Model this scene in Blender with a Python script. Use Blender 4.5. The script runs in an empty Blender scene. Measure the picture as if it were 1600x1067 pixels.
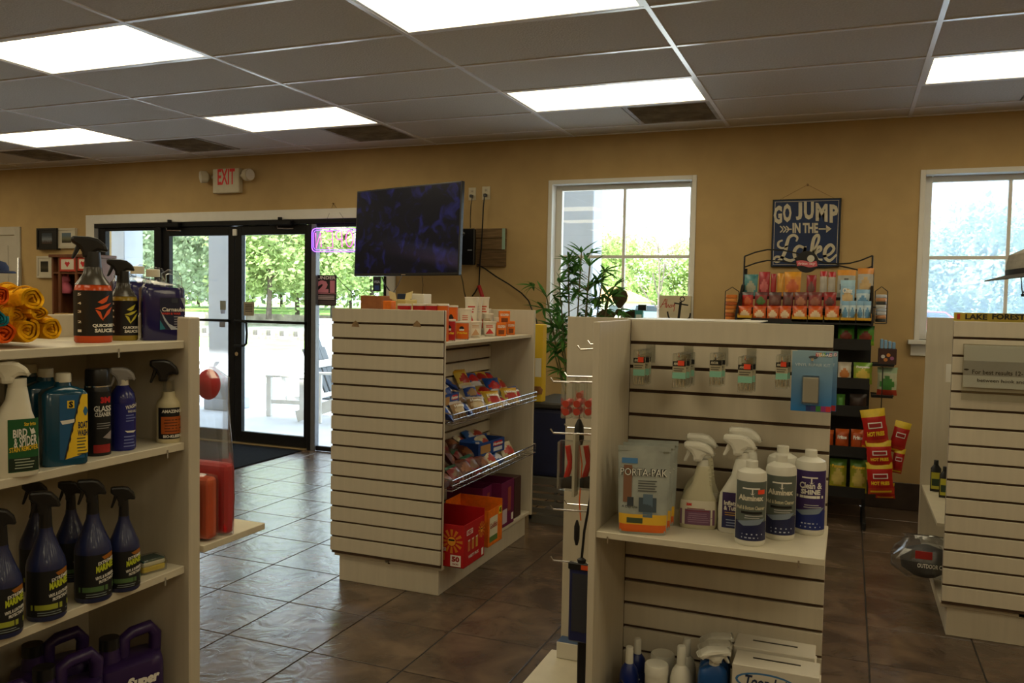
import bpy, bmesh, math, random
from mathutils import Vector, Matrix
from math import sin, cos, pi, radians as rad, atan2, hypot

# ------------------------------------------------------------ camera, sky, sun, exposure
SC = bpy.context.scene
COL = SC.collection
FPX, YAW, PITCH, ROLL, EYE = 1306.6, -0.3825, -0.0503, 0.0180, 1.43
FW = Vector((sin(YAW)*cos(PITCH), cos(YAW)*cos(PITCH), sin(PITCH)))
_r = Vector((cos(YAW), -sin(YAW), 0)); _u = _r.cross(FW)
RT = _r*cos(ROLL) + _u*sin(ROLL); UP = _u*cos(ROLL) - _r*sin(ROLL)
cam_data = bpy.data.cameras.new('camera'); cam = bpy.data.objects.new('camera', cam_data)
COL.objects.link(cam); SC.camera = cam
cam_data.sensor_width = 36; cam_data.lens = FPX/1600*36; cam_data.clip_end = 400
cam.matrix_world = Matrix(((RT.x, UP.x, -FW.x, 0), (RT.y, UP.y, -FW.y, 0), (RT.z, UP.z, -FW.z, EYE), (0, 0, 0, 1)))

SC.view_settings.view_transform = 'Standard'; SC.view_settings.look = 'None'
SC.view_settings.gamma = 1; SC.view_settings.use_curve_mapping = False
SC.view_settings.exposure = 0.35
world = bpy.data.worlds.new('sky'); SC.world = world; world.use_nodes = True
bg = world.node_tree.nodes['Background']
bg.inputs[0].default_value = (0.74, 0.87, 1.0, 1); bg.inputs[1].default_value = 4.8
sun_data = bpy.data.lights.new('sun', 'SUN'); sun = bpy.data.objects.new('sun', sun_data); COL.objects.link(sun)
sun_data.energy = 19.0; sun_data.angle = rad(1.5); sun_data.color = (1, 0.96, 0.88)
sun.rotation_euler = (rad(40), 0, rad(-35))      # comes from behind the building, high up
LAMP = (4.2, 3.6, 2.35)                           # radiance of the troffer diffusers

# ------------------------------------------------------------ measuring helpers
def ray(px, py):
    return FW + RT*((px-800)/FPX) + UP*((533.5-py)/FPX)
def at_y(px, py, y):
    d = ray(px, py); return d*(y/d.y) + Vector((0, 0, EYE))
def at_x(px, py, x):
    d = ray(px, py); return d*(x/d.x) + Vector((0, 0, EYE))
def at_z(px, py, z):
    d = ray(px, py); return d*((z-EYE)/d.z) + Vector((0, 0, EYE))
def mpp(P):                                      # metres that one photo pixel covers at point P
    return (Vector(P)-Vector((0, 0, EYE))).dot(FW)/FPX
def face_cam(P):
    return atan2(-P[0], P[1])

# ------------------------------------------------------------ materials
MATS = {}
def mat(name, col=None, rough=0.5, metal=0.0, spec=0.5, noise=0.0, scale=40.0, bump=0.0, trans=0.0, alpha=1.0, emit=None, coat=0.0, ior=1.45, col2=None, stretch=None):
    if name in MATS: return MATS[name]
    m = bpy.data.materials.new(name); m.use_nodes = True; nt = m.node_tree
    b = nt.nodes['Principled BSDF']
    col = tuple(col)+(1,)
    b.inputs['Base Color'].default_value = col
    b.inputs['Roughness'].default_value = rough; b.inputs['Metallic'].default_value = metal
    b.inputs['Specular IOR Level'].default_value = spec; b.inputs['IOR'].default_value = ior
    b.inputs['Transmission Weight'].default_value = trans; b.inputs['Alpha'].default_value = alpha
    b.inputs['Coat Weight'].default_value = coat
    if emit:
        b.inputs['Emission Color'].default_value = tuple(emit[:3])+(1,); b.inputs['Emission Strength'].default_value = emit[3]
    if noise or bump:
        tc = nt.nodes.new('ShaderNodeTexCoord'); nz = nt.nodes.new('ShaderNodeTexNoise')
        nz.inputs['Scale'].default_value = scale; nz.inputs['Detail'].default_value = 3
        if stretch:
            mp = nt.nodes.new('ShaderNodeMapping'); mp.inputs['Scale'].default_value = stretch
            nt.links.new(tc.outputs['Object'], mp.inputs[0]); nt.links.new(mp.outputs[0], nz.inputs['Vector'])
        else: nt.links.new(tc.outputs['Object'], nz.inputs['Vector'])
        if noise:
            mx = nt.nodes.new('ShaderNodeMix'); mx.data_type = 'RGBA'
            c2 = tuple(col2)+(1,) if col2 else tuple(min(1, c*(1+noise)) for c in col[:3])+(1,)
            c1 = col if col2 else tuple(c*(1-noise) for c in col[:3])+(1,)
            mx.inputs['A'].default_value = c1; mx.inputs['B'].default_value = c2
            rp = nt.nodes.new('ShaderNodeMapRange'); rp.inputs['From Min'].default_value = 0.35; rp.inputs['From Max'].default_value = 0.65
            nt.links.new(nz.outputs['Fac'], rp.inputs['Value']); nt.links.new(rp.outputs[0], mx.inputs['Factor'])
            nt.links.new(mx.outputs['Result'], b.inputs['Base Color'])
        if bump:
            bp = nt.nodes.new('ShaderNodeBump'); bp.inputs['Strength'].default_value = bump; bp.inputs['Distance'].default_value = 0.01
            nt.links.new(nz.outputs['Fac'], bp.inputs['Height']); nt.links.new(bp.outputs[0], b.inputs['Normal'])
    MATS[name] = m; return m
def film(name, tint=(1, 1, 1), refl=0.08, rough=0.05, haze=0.0, hazecol=(0.8, 0.85, 0.9)):
    """thin clear sheet: window panes, plastic bags, blister packs"""
    if name in MATS: return MATS[name]
    m = bpy.data.materials.new(name); m.use_nodes = True; nt = m.node_tree; nt.nodes.clear()
    out = nt.nodes.new('ShaderNodeOutputMaterial'); t = nt.nodes.new('ShaderNodeBsdfTransparent'); g = nt.nodes.new('ShaderNodeBsdfGlossy')
    t.inputs[0].default_value = tuple(tint)+(1,); g.inputs['Roughness'].default_value = rough
    mx = nt.nodes.new('ShaderNodeMixShader'); fr = nt.nodes.new('ShaderNodeLayerWeight'); fr.inputs['Blend'].default_value = 0.25
    mth = nt.nodes.new('ShaderNodeMath'); mth.operation = 'MULTIPLY_ADD'; mth.inputs[1].default_value = 0.5; mth.inputs[2].default_value = refl
    nt.links.new(fr.outputs['Fresnel'], mth.inputs[0]); nt.links.new(mth.outputs[0], mx.inputs[0])
    src = t.outputs[0]
    if haze:
        d = nt.nodes.new('ShaderNodeBsdfTranslucent'); d.inputs[0].default_value = tuple(hazecol)+(1,)
        d2 = nt.nodes.new('ShaderNodeBsdfDiffuse'); d2.inputs[0].default_value = tuple(hazecol)+(1,)
        a = nt.nodes.new('ShaderNodeMixShader'); a.inputs[0].default_value = 0.5
        nt.links.new(d.outputs[0], a.inputs[1]); nt.links.new(d2.outputs[0], a.inputs[2])
        h = nt.nodes.new('ShaderNodeMixShader'); h.inputs[0].default_value = haze
        nt.links.new(t.outputs[0], h.inputs[1]); nt.links.new(a.outputs[0], h.inputs[2]); src = h.outputs[0]
    nt.links.new(src, mx.inputs[1]); nt.links.new(g.outputs[0], mx.inputs[2]); nt.links.new(mx.outputs[0], out.inputs[0])
    MATS[name] = m; return m
def C(r, g, b):                                   # 0-255 sRGB to linear
    f = lambda c: (c/255/12.92) if c/255 <= 0.04045 else ((c/255+0.055)/1.055)**2.4
    return (f(r), f(g), f(b))
def plain(r, g, b, rough=0.5, **k):
    return mat('paint_%d_%d_%d_%d' % (r, g, b, int(rough*100)), C(r, g, b), rough, **k)

# ------------------------------------------------------------ mesh builder
TEXT_CACHE = {}
def text_mesh(s, bold=0.0, res=2):
    k = (s, bold)
    if k not in TEXT_CACHE:
        cu = bpy.data.curves.new('lettering', 'FONT'); cu.body = s; cu.size = 1; cu.resolution_u = res; cu.offset = bold; cu.fill_mode = 'FRONT'
        ob = bpy.data.objects.new('lettering', cu); COL.objects.link(ob)
        dg = bpy.context.evaluated_depsgraph_get(); me = ob.evaluated_get(dg).to_mesh()
        vs = [tuple(v.co) for v in me.vertices]; fs = [tuple(p.vertices) for p in me.polygons]
        ob.evaluated_get(dg).to_mesh_clear(); bpy.data.objects.remove(ob); bpy.data.curves.remove(cu)
        x0 = min(v[0] for v in vs); x1 = max(v[0] for v in vs); y0 = min(v[1] for v in vs); y1 = max(v[1] for v in vs)
        TEXT_CACHE[k] = ([((v[0]-x0)/(x1-x0), (v[1]-y0)/(y1-y0)) for v in vs], fs)
    return TEXT_CACHE[k]
def supel(a, rx, ry, n):
    c, s = cos(a), sin(a)
    if n == 2: return rx*c, ry*s
    return rx*math.copysign(abs(c)**(2/n), c), ry*math.copysign(abs(s)**(2/n), s)
class MB:
    def __init__(s): s.v = []; s.f = []; s.m = []; s.sm = []; s.mats = []
    def add(s, vs, fs, m, smooth=False):
        if m not in s.mats: s.mats.append(m)
        i = s.mats.index(m); o = len(s.v)
        s.v += [tuple(v) for v in vs]
        for f in fs: s.f.append(tuple(o+k for k in f)); s.m.append(i); s.sm.append(smooth)
        return s
    def box(s, x0, x1, y0, y1, z0, z1, m):
        v = [(x, y, z) for z in (z0, z1) for x, y in ((x0, y0), (x1, y0), (x1, y1), (x0, y1))]
        return s.add(v, [(3, 2, 1, 0), (4, 5, 6, 7), (0, 1, 5, 4), (1, 2, 6, 5), (2, 3, 7, 6), (3, 0, 4, 7)], m)
    def obox(s, c, ax, ay, az, m):                # oriented box from centre and half axes
        c, ax, ay, az = map(Vector, (c, ax, ay, az))
        v = [c+ax*i+ay*j+az*k for k in (-1, 1) for i, j in ((-1, -1), (1, -1), (1, 1), (-1, 1))]
        return s.add(v, [(3, 2, 1, 0), (4, 5, 6, 7), (0, 1, 5, 4), (1, 2, 6, 5), (2, 3, 7, 6), (3, 0, 4, 7)], m)
    def loft(s, rings, m, seg=20, cap=True, smooth=True):
        """rings: (z, rx, ry, n, cx, cy)"""
        vs = []; fs = []
        for r in rings:
            z, rx, ry, n, cx, cy = (tuple(r)+(2, 0, 0))[:6] if len(r) == 3 else (tuple(r)+(0, 0))[:6]
            for k in range(seg):
                x, y = supel(2*pi*(k+.5)/seg, rx, ry, n); vs.append((cx+x, cy+y, z))
        for i in range(len(rings)-1):
            for k in range(seg):
                a = i*seg+k; b = i*seg+(k+1) % seg; fs.append((a, b, b+seg, a+seg))
        if cap:
            fs.append(tuple(range(seg-1, -1, -1))); o = (len(rings)-1)*seg; fs.append(tuple(range(o, o+seg)))
        return s.add(vs, fs, m, smooth)
    def lathe(s, prof, m, seg=20, cx=0, cy=0, cap=True):
        return s.loft([(z, r, r, 2, cx, cy) for r, z in prof], m, seg, cap)
    def cyl(s, p0, p1, r, m, seg=10, r1=None): return s.tube([p0, p1], r, m, seg, r1)
    def tube(s, pts, r, m, seg=6, r1=None, closed=False):
        pts = [Vector(p) for p in pts]; n = len(pts); vs = []; fs = []; ref = None
        for i, p in enumerate(pts):
            if closed: t = pts[(i+1) % n]-pts[i-1]
            else: t = pts[min(i+1, n-1)]-pts[max(i-1, 0)]
            t.normalize()
            if ref is None: ref = Vector((0, 0, 1)) if abs(t.z) < .9 else Vector((1, 0, 0))
            a = (ref - t*ref.dot(t)).normalized(); ref = a; b = t.cross(a)
            rr = r if r1 is None else r+(r1-r)*i/max(1, n-1)
            for k in range(seg): vs.append(p+a*rr*cos(2*pi*k/seg)+b*rr*sin(2*pi*k/seg))
        L = n if closed else n-1
        for i in range(L):
            for k in range(seg):
                a = i*seg+k; b = i*seg+(k+1) % seg; j = ((i+1) % n)*seg
                fs.append((a, b, j+(k+1) % seg, j+k))
        if not closed: fs += [tuple(range(seg-1, -1, -1)), tuple(range((n-1)*seg, n*seg))]
        return s.add(vs, fs, m, seg > 4)
    def prism(s, poly, d0, d1, m, axis='y', smooth=False):
        """polygon (a,b) extruded between d0 and d1 along axis; a,b are the other two axes in xyz order"""
        P = {'y': lambda a, b, d: (a, d, b), 'x': lambda a, b, d: (d, a, b), 'z': lambda a, b, d: (a, b, d)}[axis]
        n = len(poly); vs = [P(a, b, d0) for a, b in poly]+[P(a, b, d1) for a, b in poly]
        fs = [tuple(range(n)), tuple(range(2*n-1, n-1, -1))]+[(k, k+n, (k+1) % n+n, (k+1) % n) for k in range(n)]
        return s.add(vs, fs, m, smooth)
    def patch(s, S, u0, u1, v0, v1, m, off=0.0006, nu=8, nv=1):
        vs = [S(u0+(u1-u0)*i/nu, v0+(v1-v0)*j/nv, off) for j in range(nv+1) for i in range(nu+1)]
        return s.add(vs, [(j*(nu+1)+i, j*(nu+1)+i+1, (j+1)*(nu+1)+i+1, (j+1)*(nu+1)+i) for j in range(nv) for i in range(nu)], m, True)
    def poly(s, S, pts, m, off=0.0008):
        return s.add([S(u, v, off) for u, v in pts], [tuple(range(len(pts)))], m)
    def text(s, S, t, u0, u1, v0, v1, m, off=0.0012, bold=0.02, shear=0.0):
        vs, fs = text_mesh(t, bold)
        return s.add([S(u0+(u1-u0)*a+shear*(v1-v0)*b, v0+(v1-v0)*b, off) for a, b in vs], fs, m)
    def ribbon(s, S, pts, w, m, off=0.0012):
        """flat brush stroke through 2D points (u, v[, width])"""
        L = []; n = len(pts)
        P = [Vector((p[0], p[1], p[2] if len(p) > 2 else 1)) for p in pts]
        for i in range(n-1):
            a = P[max(i-1, 0)]; b = P[i]; c = P[i+1]; d = P[min(i+2, n-1)]
            for k in range(6):
                t = k/6; L.append(0.5*((2*b)+(c-a)*t+(2*a-5*b+4*c-d)*t*t+(3*b-a-3*c+d)*t**3))
        L.append(P[-1]); vs = []; fs = []
        for i, q in enumerate(L):
            t = L[min(i+1, len(L)-1)]-L[max(i-1, 0)]; t.z = 0
            if t.length < 1e-9: t = Vector((1, 0, 0))
            t.normalize(); nn = Vector((-t.y, t.x, 0))*w*q.z/2
            vs += [S(q.x+nn.x, q.y+nn.y, off), S(q.x-nn.x, q.y-nn.y, off)]
        fs = [(2*i, 2*i+1, 2*i+3, 2*i+2) for i in range(len(L)-1)]
        return s.add(vs, fs, m)
    def move(s, M, start=0):
        for i in range(start, len(s.v)): s.v[i] = tuple(M @ Vector(s.v[i]))
        return s
    def build(s, name, parent=None, bevel=0, seg=1, world=False, loc=None, rz=0):
        me = bpy.data.meshes.new(name); vs = s.v
        if world and parent is not None:
            L = parent_origin(parent); vs = [(x-L.x, y-L.y, z-L.z) for x, y, z in vs]
        me.from_pydata(vs, [], s.f)
        for m in s.mats: me.materials.append(m)
        me.polygons.foreach_set('material_index', s.m); me.polygons.foreach_set('use_smooth', s.sm)
        if bevel:
            bm = bmesh.new(); bm.from_mesh(me)
            bmesh.ops.remove_doubles(bm, verts=bm.verts, dist=1e-6)
            ed = [e for e in bm.edges if len(e.link_faces) == 2 and e.calc_face_angle(0) > 0.5]
            bmesh.ops.bevel(bm, geom=ed, offset=bevel, segments=seg, affect='EDGES', profile=0.6)
            bm.to_mesh(me); bm.free()
        if any(s.sm): me.set_sharp_from_angle(angle=rad(42))
        me.update()
        o = bpy.data.objects.new(name, me); COL.objects.link(o)
        if parent is not None: o.parent = parent
        if loc is not None: o.location = loc
        if rz: o.rotation_euler.z = rz
        return o
def parent_origin(o):
    L = Vector((0, 0, 0))
    while o is not None: L += o.location; o = o.parent
    return L
def tag(o, label, cat, group=None):
    o['label'] = label; o['category'] = cat
    if group: o['group'] = group
    return o
def thing(name, label, cat, loc=(0, 0, 0), rz=0, group=None):
    o = bpy.data.objects.new(name, None); COL.objects.link(o); o.location = loc; o.rotation_euler = (0, 0, rz)
    o.empty_display_size = 0.05
    return tag(o, label, cat, group)
def struct(o): o['kind'] = 'structure'; return o
def dup(root, loc, rz=None, label=None):
    r = root.copy(); COL.objects.link(r); r.location = loc
    if rz is not None: r.rotation_euler.z = rz
    if label: r['label'] = label
    for ch in list(root.children):
        c = ch.copy(); COL.objects.link(c); c.parent = r
        for g in list(ch.children):
            d = g.copy(); COL.objects.link(d); d.parent = c
    return r
def flat_xz(x0, y, z0, sx=1):                     # print surface facing -Y: u along +X, v along +Z
    return lambda u, v, off: (x0+u*sx, y-off, z0+v)
def empty_struct(name, loc=(0, 0, 0)):
    o = bpy.data.objects.new(name, None); COL.objects.link(o); o.location = loc; o['kind'] = 'structure'; return o
R = random.Random(7)
# ------------------------------------------------------------ room shell
M_WALL = mat('tan_wall_paint', (0.48, 0.335, 0.15), 0.75, spec=0.3, noise=0.04, scale=6, bump=0.03)
M_TRIM = mat('white_trim_paint', (0.72, 0.70, 0.64), 0.45, noise=0.02, scale=12)
M_CEIL = mat('ceiling_tile_board', (0.60, 0.55, 0.48), 0.9, spec=0.1, noise=0.05, scale=90, bump=0.25)
M_GRID = mat('white_grid_metal', (0.92, 0.92, 0.94), 0.25, noise=0.02, scale=9)
M_GROUT = mat('dark_grout', (0.030, 0.024, 0.02), 0.8, noise=0.2, scale=60)
M_BASE = mat('brown_base_tile', (0.045, 0.032, 0.026), 0.4, noise=0.2, scale=10)
M_BLACK = mat('black_aluminium', (0.008, 0.008, 0.009), 0.5, spec=0.2, noise=0.1, scale=20)
M_GREYAL = mat('grey_aluminium', (0.16, 0.17, 0.19), 0.4, metal=0.3, noise=0.05, scale=20)
M_CHROME = mat('chrome_wire', (0.75, 0.75, 0.76), 0.22, metal=1.0, noise=0.03, scale=30)
M_GLASS = film('clear_pane', (0.97, 0.985, 0.98), refl=0.03, rough=0.0)
M_GLASSH = film('hazy_screened_pane', (0.93, 0.97, 1.0), refl=0.03, rough=0.02, haze=0.34, hazecol=(0.62, 0.80, 1.0))
X0, X1, Y0, YW, ZC = -10.6, 4.3, -3.2, 6.45, 2.743
GX, GY, GW, GD = -3.3188, 3.1232, 1.2192, 0.6096   # ceiling grid origin and pitch

def floor_mat():
    m = bpy.data.materials.new('brown_slate_tile'); m.use_nodes = True; nt = m.node_tree; b = nt.nodes['Principled BSDF']; N = nt.nodes.new; L = nt.links.new
    tc = N('ShaderNodeTexCoord'); oi = N('ShaderNodeObjectInfo')
    ad = N('ShaderNodeVectorMath'); ad.operation = 'MULTIPLY_ADD'; ad.inputs[1].default_value = (1, 1, 1)
    sc = N('ShaderNodeVectorMath'); sc.operation = 'SCALE'; sc.inputs[3].default_value = 37
    L(oi.outputs['Location'], sc.inputs[0]); L(tc.outputs['Object'], ad.inputs[0]); L(sc.outputs[0], ad.inputs[2])
    n1 = N('ShaderNodeTexNoise'); n1.inputs['Scale'].default_value = 5; n1.inputs['Detail'].default_value = 6; n1.inputs['Distortion'].default_value = 0.6
    L(ad.outputs[0], n1.inputs['Vector'])
    cr = N('ShaderNodeValToRGB'); e = cr.color_ramp.elements
    e[0].position = 0.32; e[0].color = (0.052, 0.036, 0.027, 1); e[1].position = 0.7; e[1].color = (0.135, 0.092, 0.062, 1)
    L(n1.outputs['Fac'], cr.inputs[0]); L(cr.outputs[0], b.inputs['Base Color'])
    n2 = N('ShaderNodeTexNoise'); n2.inputs['Scale'].default_value = 9; n2.inputs['Detail'].default_value = 5; n2.inputs['Distortion'].default_value = 1.4
    L(ad.outputs[0], n2.inputs['Vector'])
    bp = N('ShaderNodeBump'); bp.inputs['Strength'].default_value = 0.28; bp.inputs['Distance'].default_value = 0.012
    L(n2.outputs['Fac'], bp.inputs['Height']); L(bp.outputs[0], b.inputs['Normal'])
    b.inputs['Roughness'].default_value = 0.26; b.inputs['Specular IOR Level'].default_value = 0.5
    return m
M_FLOOR = floor_mat()
def in_view(P, mx=60):
    d = Vector(P)-Vector((0, 0, EYE)); z = d.dot(FW)
    if z < 0.3: return False
    x = 800+FPX*d.dot(RT)/z; y = 533.5-FPX*d.dot(UP)/z
    return -mx < x < 1600+mx and -mx < y < 1067+mx
def share(name, proto, parent, loc):
    o = bpy.data.objects.new(name, proto.data); COL.objects.link(o); o.parent = parent; o.location = loc; return o

# floor: slab of grout with single tiles laid on it
floor = struct(MB().box(X0, X1, Y0, YW, -0.12, -0.0035, M_GROUT).build('floor'))
TP, TX, TY = 0.4165, -1.96, 3.18
proto = None; rest = MB()
nx0 = math.floor((X0-TX)/TP); nx1 = math.ceil((X1-TX)/TP); ny0 = math.floor((Y0-TY)/TP); ny1 = math.ceil((YW-TY)/TP)
g = 0.003
for j in range(ny0, ny1):
    for i in range(nx0, nx1):
        xa, xb = max(X0, TX+i*TP+g), min(X1, TX+(i+1)*TP-g); ya, yb = max(Y0, TY+j*TP+g), min(YW, TY+(j+1)*TP-g)
        if xb-xa < .02 or yb-ya < .02: continue
        full = xb-xa > TP-2.2*g and yb-ya > TP-2.2*g
        vis = any(in_view((x, y, 0), 10) for x in (xa, xb) for y in (ya, yb)) and -7.2 < xa < 2.6
        if vis and full:
            if proto is None:
                h = TP/2-g; proto = MB().box(-h, h, -h, h, -0.0035, 0, M_FLOOR).build('tile', floor, bevel=0.0015); proto.location = ((xa+xb)/2, (ya+yb)/2, 0)
            else: share('tile', proto, floor, ((xa+xb)/2, (ya+yb)/2, 0))
        elif vis:
            cx, cy = (xa+xb)/2, (ya+yb)/2
            MB().box(xa-cx, xb-cx, ya-cy, yb-cy, -0.0035, 0, M_FLOOR).build('tile', floor, bevel=0.0015, loc=(cx, cy, 0))
        else: rest.box(xa, xb, ya, yb, -0.0035, 0, M_FLOOR)
o = rest.build('distant_tiles', floor); o['kind'] = 'stuff'

# ceiling: slab, tiles, grid bars
ceiling = struct(MB().box(X0, X1, Y0, YW, ZC+0.03, ZC+0.15, M_CEIL).build('ceiling'))
LIGHTS = [(i, j) for j in (3, 0, -3, -6, -9) for i in (-5, -3, -1, 1, 3, 5) if X0 < GX+i*GW and GX+(i+1)*GW < X1 and GY+j*GD > Y0]  # fourth and rearmost rows are unseen, added to brighten fronts facing the camera
VENTS = [(1, 1), (-1, 1), (-2, 0), (-4, 1), (3, 1)]
cproto = None; chalf = None; crest = MB()
for j in range(-11, 6):
    for i in range(-6, 7):
        if (i, j) in LIGHTS: continue
        xa, xb = max(X0, GX+i*GW), min(X1, GX+(i+1)*GW); ya, yb = max(Y0, GY+j*GD), min(YW, GY+(j+1)*GD)
        if xb-xa < .03 or yb-ya < .03: continue
        hv = [h for (k, h) in VENTS if k == i] if j == 4 else []
        if hv:
            if hv[0]: xb = (xa+xb)/2
            else: xa = (xa+xb)/2
        vis = any(in_view((x, y, ZC), 5) for x in (xa, xb) for y in (ya, yb))
        cx, cy = (xa+xb)/2, (ya+yb)/2
        if not vis: crest.box(xa, xb, ya, yb, ZC, ZC+0.018, M_CEIL); continue
        if cproto is not None and abs(xb-xa-GW) < 1e-6 and abs(yb-ya-GD) < 1e-6: share('ceiling_tile', cproto, ceiling, (cx, cy, ZC)); continue
        o = MB().box(xa-cx, xb-cx, ya-cy, yb-cy, 0, 0.018, M_CEIL).build('ceiling_tile', ceiling, loc=(cx, cy, ZC))
        if abs(xb-xa-GW) < 1e-6 and abs(yb-ya-GD) < 1e-6: cproto = o
o = crest.build('distant_ceiling_tiles', ceiling); o['kind'] = 'stuff'
for i in range(-5, 7):
    x = GX+i*GW
    if X0 < x < X1: MB().box(x-.012, x+.012, Y0, YW, ZC-.007, ZC+.002, M_GRID).build('grid_runner', ceiling)
for j in range(-10, 6):
    y = GY+j*GD
    for i in range(-6, 7):
        xa, xb = max(X0, GX+i*GW+.012), min(X1, GX+(i+1)*GW-.012)
        if xb-xa > .03 and any(in_view((x, y, ZC), 5) for x in (xa, xb)): MB().box(xa, xb, y-.012, y+.012, ZC-.005, ZC+.002, M_GRID).build('grid_cross_bar', ceiling)
for x0, x1, y0, y1 in ((X0, X1, YW-.022, YW),): MB().box(x0, x1, y0, y1, ZC-.006, ZC+.002, M_GRID).build('wall_angle', ceiling)

# lamps in the ceiling
def diffuser_mat():
    m = bpy.data.materials.new('lit_diffuser'); m.use_nodes = True; nt = m.node_tree; nt.nodes.clear()
    o = nt.nodes.new('ShaderNodeOutputMaterial'); e = nt.nodes.new('ShaderNodeEmission'); e.inputs[0].default_value = (LAMP[0]/LAMP[0], LAMP[1]/LAMP[0], LAMP[2]/LAMP[0], 1); e.inputs[1].default_value = LAMP[0]
    nt.links.new(e.outputs[0], o.inputs[0]); return m
M_DIFF = diffuser_mat()
lnames = {(-3, 3): 'lit ceiling troffer at the far left, above the framed pictures', (-1, 3): 'lit ceiling troffer over the entrance, in front of the exit sign', (1, 3): 'lit ceiling troffer in the far row above the left window',
          (3, 3): 'lit ceiling troffer in the far row above the right window', (-1, 0): 'large lit ceiling troffer nearest the upper left corner', (1, 0): 'large lit ceiling troffer cut by the top edge, nearest the camera'}
lproto = None
for (i, j) in LIGHTS:
    loc = (GX+(i+.5)*GW, GY+(j+.5)*GD, ZC); lab = lnames.get((i, j), 'lit ceiling troffer outside the view, %s row, %s of the row' % ({3: 'farthest', 0: 'second', -3: 'third', -6: 'fourth', -9: 'rearmost'}[j], {-5: 'far left', -3: 'left', -1: 'left of middle', 1: 'right of middle', 3: 'right', 5: 'far right'}[i]))
    if lproto is None:
        t = thing('ceiling_light', lab, 'ceiling light', loc, group='fluorescent troffers in the ceiling'); lproto = t
        hx, hy = GW/2-.012, GD/2-.012
        MB().box(-hx, hx, -hy, -hy+.018, -.004, .03, M_GRID).box(-hx, hx, hy-.018, hy, -.004, .03, M_GRID).box(-hx, -hx+.018, -hy+.018, hy-.018, -.004, .03, M_GRID).box(hx-.018, hx, -hy+.018, hy-.018, -.004, .03, M_GRID).build('frame', t)
        MB().add([(-hx+.018, -hy+.018, 0), (hx-.018, -hy+.018, 0), (hx-.018, hy-.018, 0), (-hx+.018, hy-.018, 0)], [(3, 2, 1, 0)], M_DIFF).build('diffuser', t)
    else: dup(lproto, loc, 0, lab)
M_VENT = mat('dusty_grey_vent', (0.36, 0.32, 0.27), 0.7, noise=0.25, scale=7)
M_DARK = mat('dark_void', (0.06, 0.055, 0.05), 0.9, noise=0.1, scale=5)
vlab = {1: 'dark square ceiling vent above the left window', -1: 'dark square ceiling vent right of the troffer over the entrance', -2: 'dark square ceiling vent left of the exit sign', -4: 'dark square ceiling vent at the far left edge', 3: 'dark square ceiling vent at the right edge of the picture'}
for (i, h) in VENTS:
    x0 = GX+i*GW+(GW/2 if h else 0); t = thing('ceiling_vent', vlab[i], 'vent', (x0+GW/4, GY+4.5*GD, ZC), group='air vents in the ceiling')
    a = GW/4-.012; b = GD/2-.012
    MB().box(-a, a, -b, -b+.03, -.004, .02, M_VENT).box(-a, a, b-.03, b, -.004, .02, M_VENT).box(-a, -a+.03, -b+.03, b-.03, -.004, .02, M_VENT).box(a-.03, a, -b+.03, b-.03, -.004, .02, M_VENT).build('frame', t)
    MB().box(-a, a, -b, b, .02, .024, M_DARK).build('backing', t)
    for k in range(14):
        y = -b+.04+k*(2*b-.08)/13; MB().obox((0, y, .006), (a-.03, 0, 0), (0, .019, .006), (0, -.0012, .003), M_VENT).build('louvre', t)

# walls
SF0, SF1, SFZ = -7.26, -3.79, 2.13                 # storefront opening
W1 = (-2.285, -1.118, 1.20, 2.385); W2 = (0.435, 1.515, 1.20, 2.36)
wb = MB()
def wbx(x0, x1, z0, z1): wb.box(x0, x1, YW, YW+.2, z0, z1, M_WALL)
wbx(X0, SF0, 0, ZC); wbx(SF0, SF1, SFZ, ZC); wbx(SF1, W1[0], 0, ZC); wbx(W1[0], W1[1], 0, W1[2]); wbx(W1[0], W1[1], W1[3], ZC)
wbx(W1[1], W2[0], 0, ZC); wbx(W2[0], W2[1], 0, W2[2]); wbx(W2[0], W2[1], W2[3], ZC); wbx(W2[1], X1, 0, ZC)
wall_back = struct(wb.build('wall_back'))
struct(MB().box(X0-.2, X0, Y0, YW+.2, 0, ZC, M_WALL).build('wall_left'))
struct(MB().box(X1, X1+.2, Y0, YW+.2, 0, ZC, M_WALL).build('wall_right'))
struct(MB().box(X0-.2, X1+.2, Y0-.2, Y0, 0, ZC, M_WALL).build('wall_front'))
struct(MB().box(X0, -9.42, YW-.014, YW, 0, .19, M_BASE).box(-8.34, SF0-.12, YW-.014, YW, 0, .19, M_BASE).box(SF1+.1, X1, YW-.014, YW, 0, .19, M_BASE).build('baseboard_back', bevel=.003))

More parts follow.
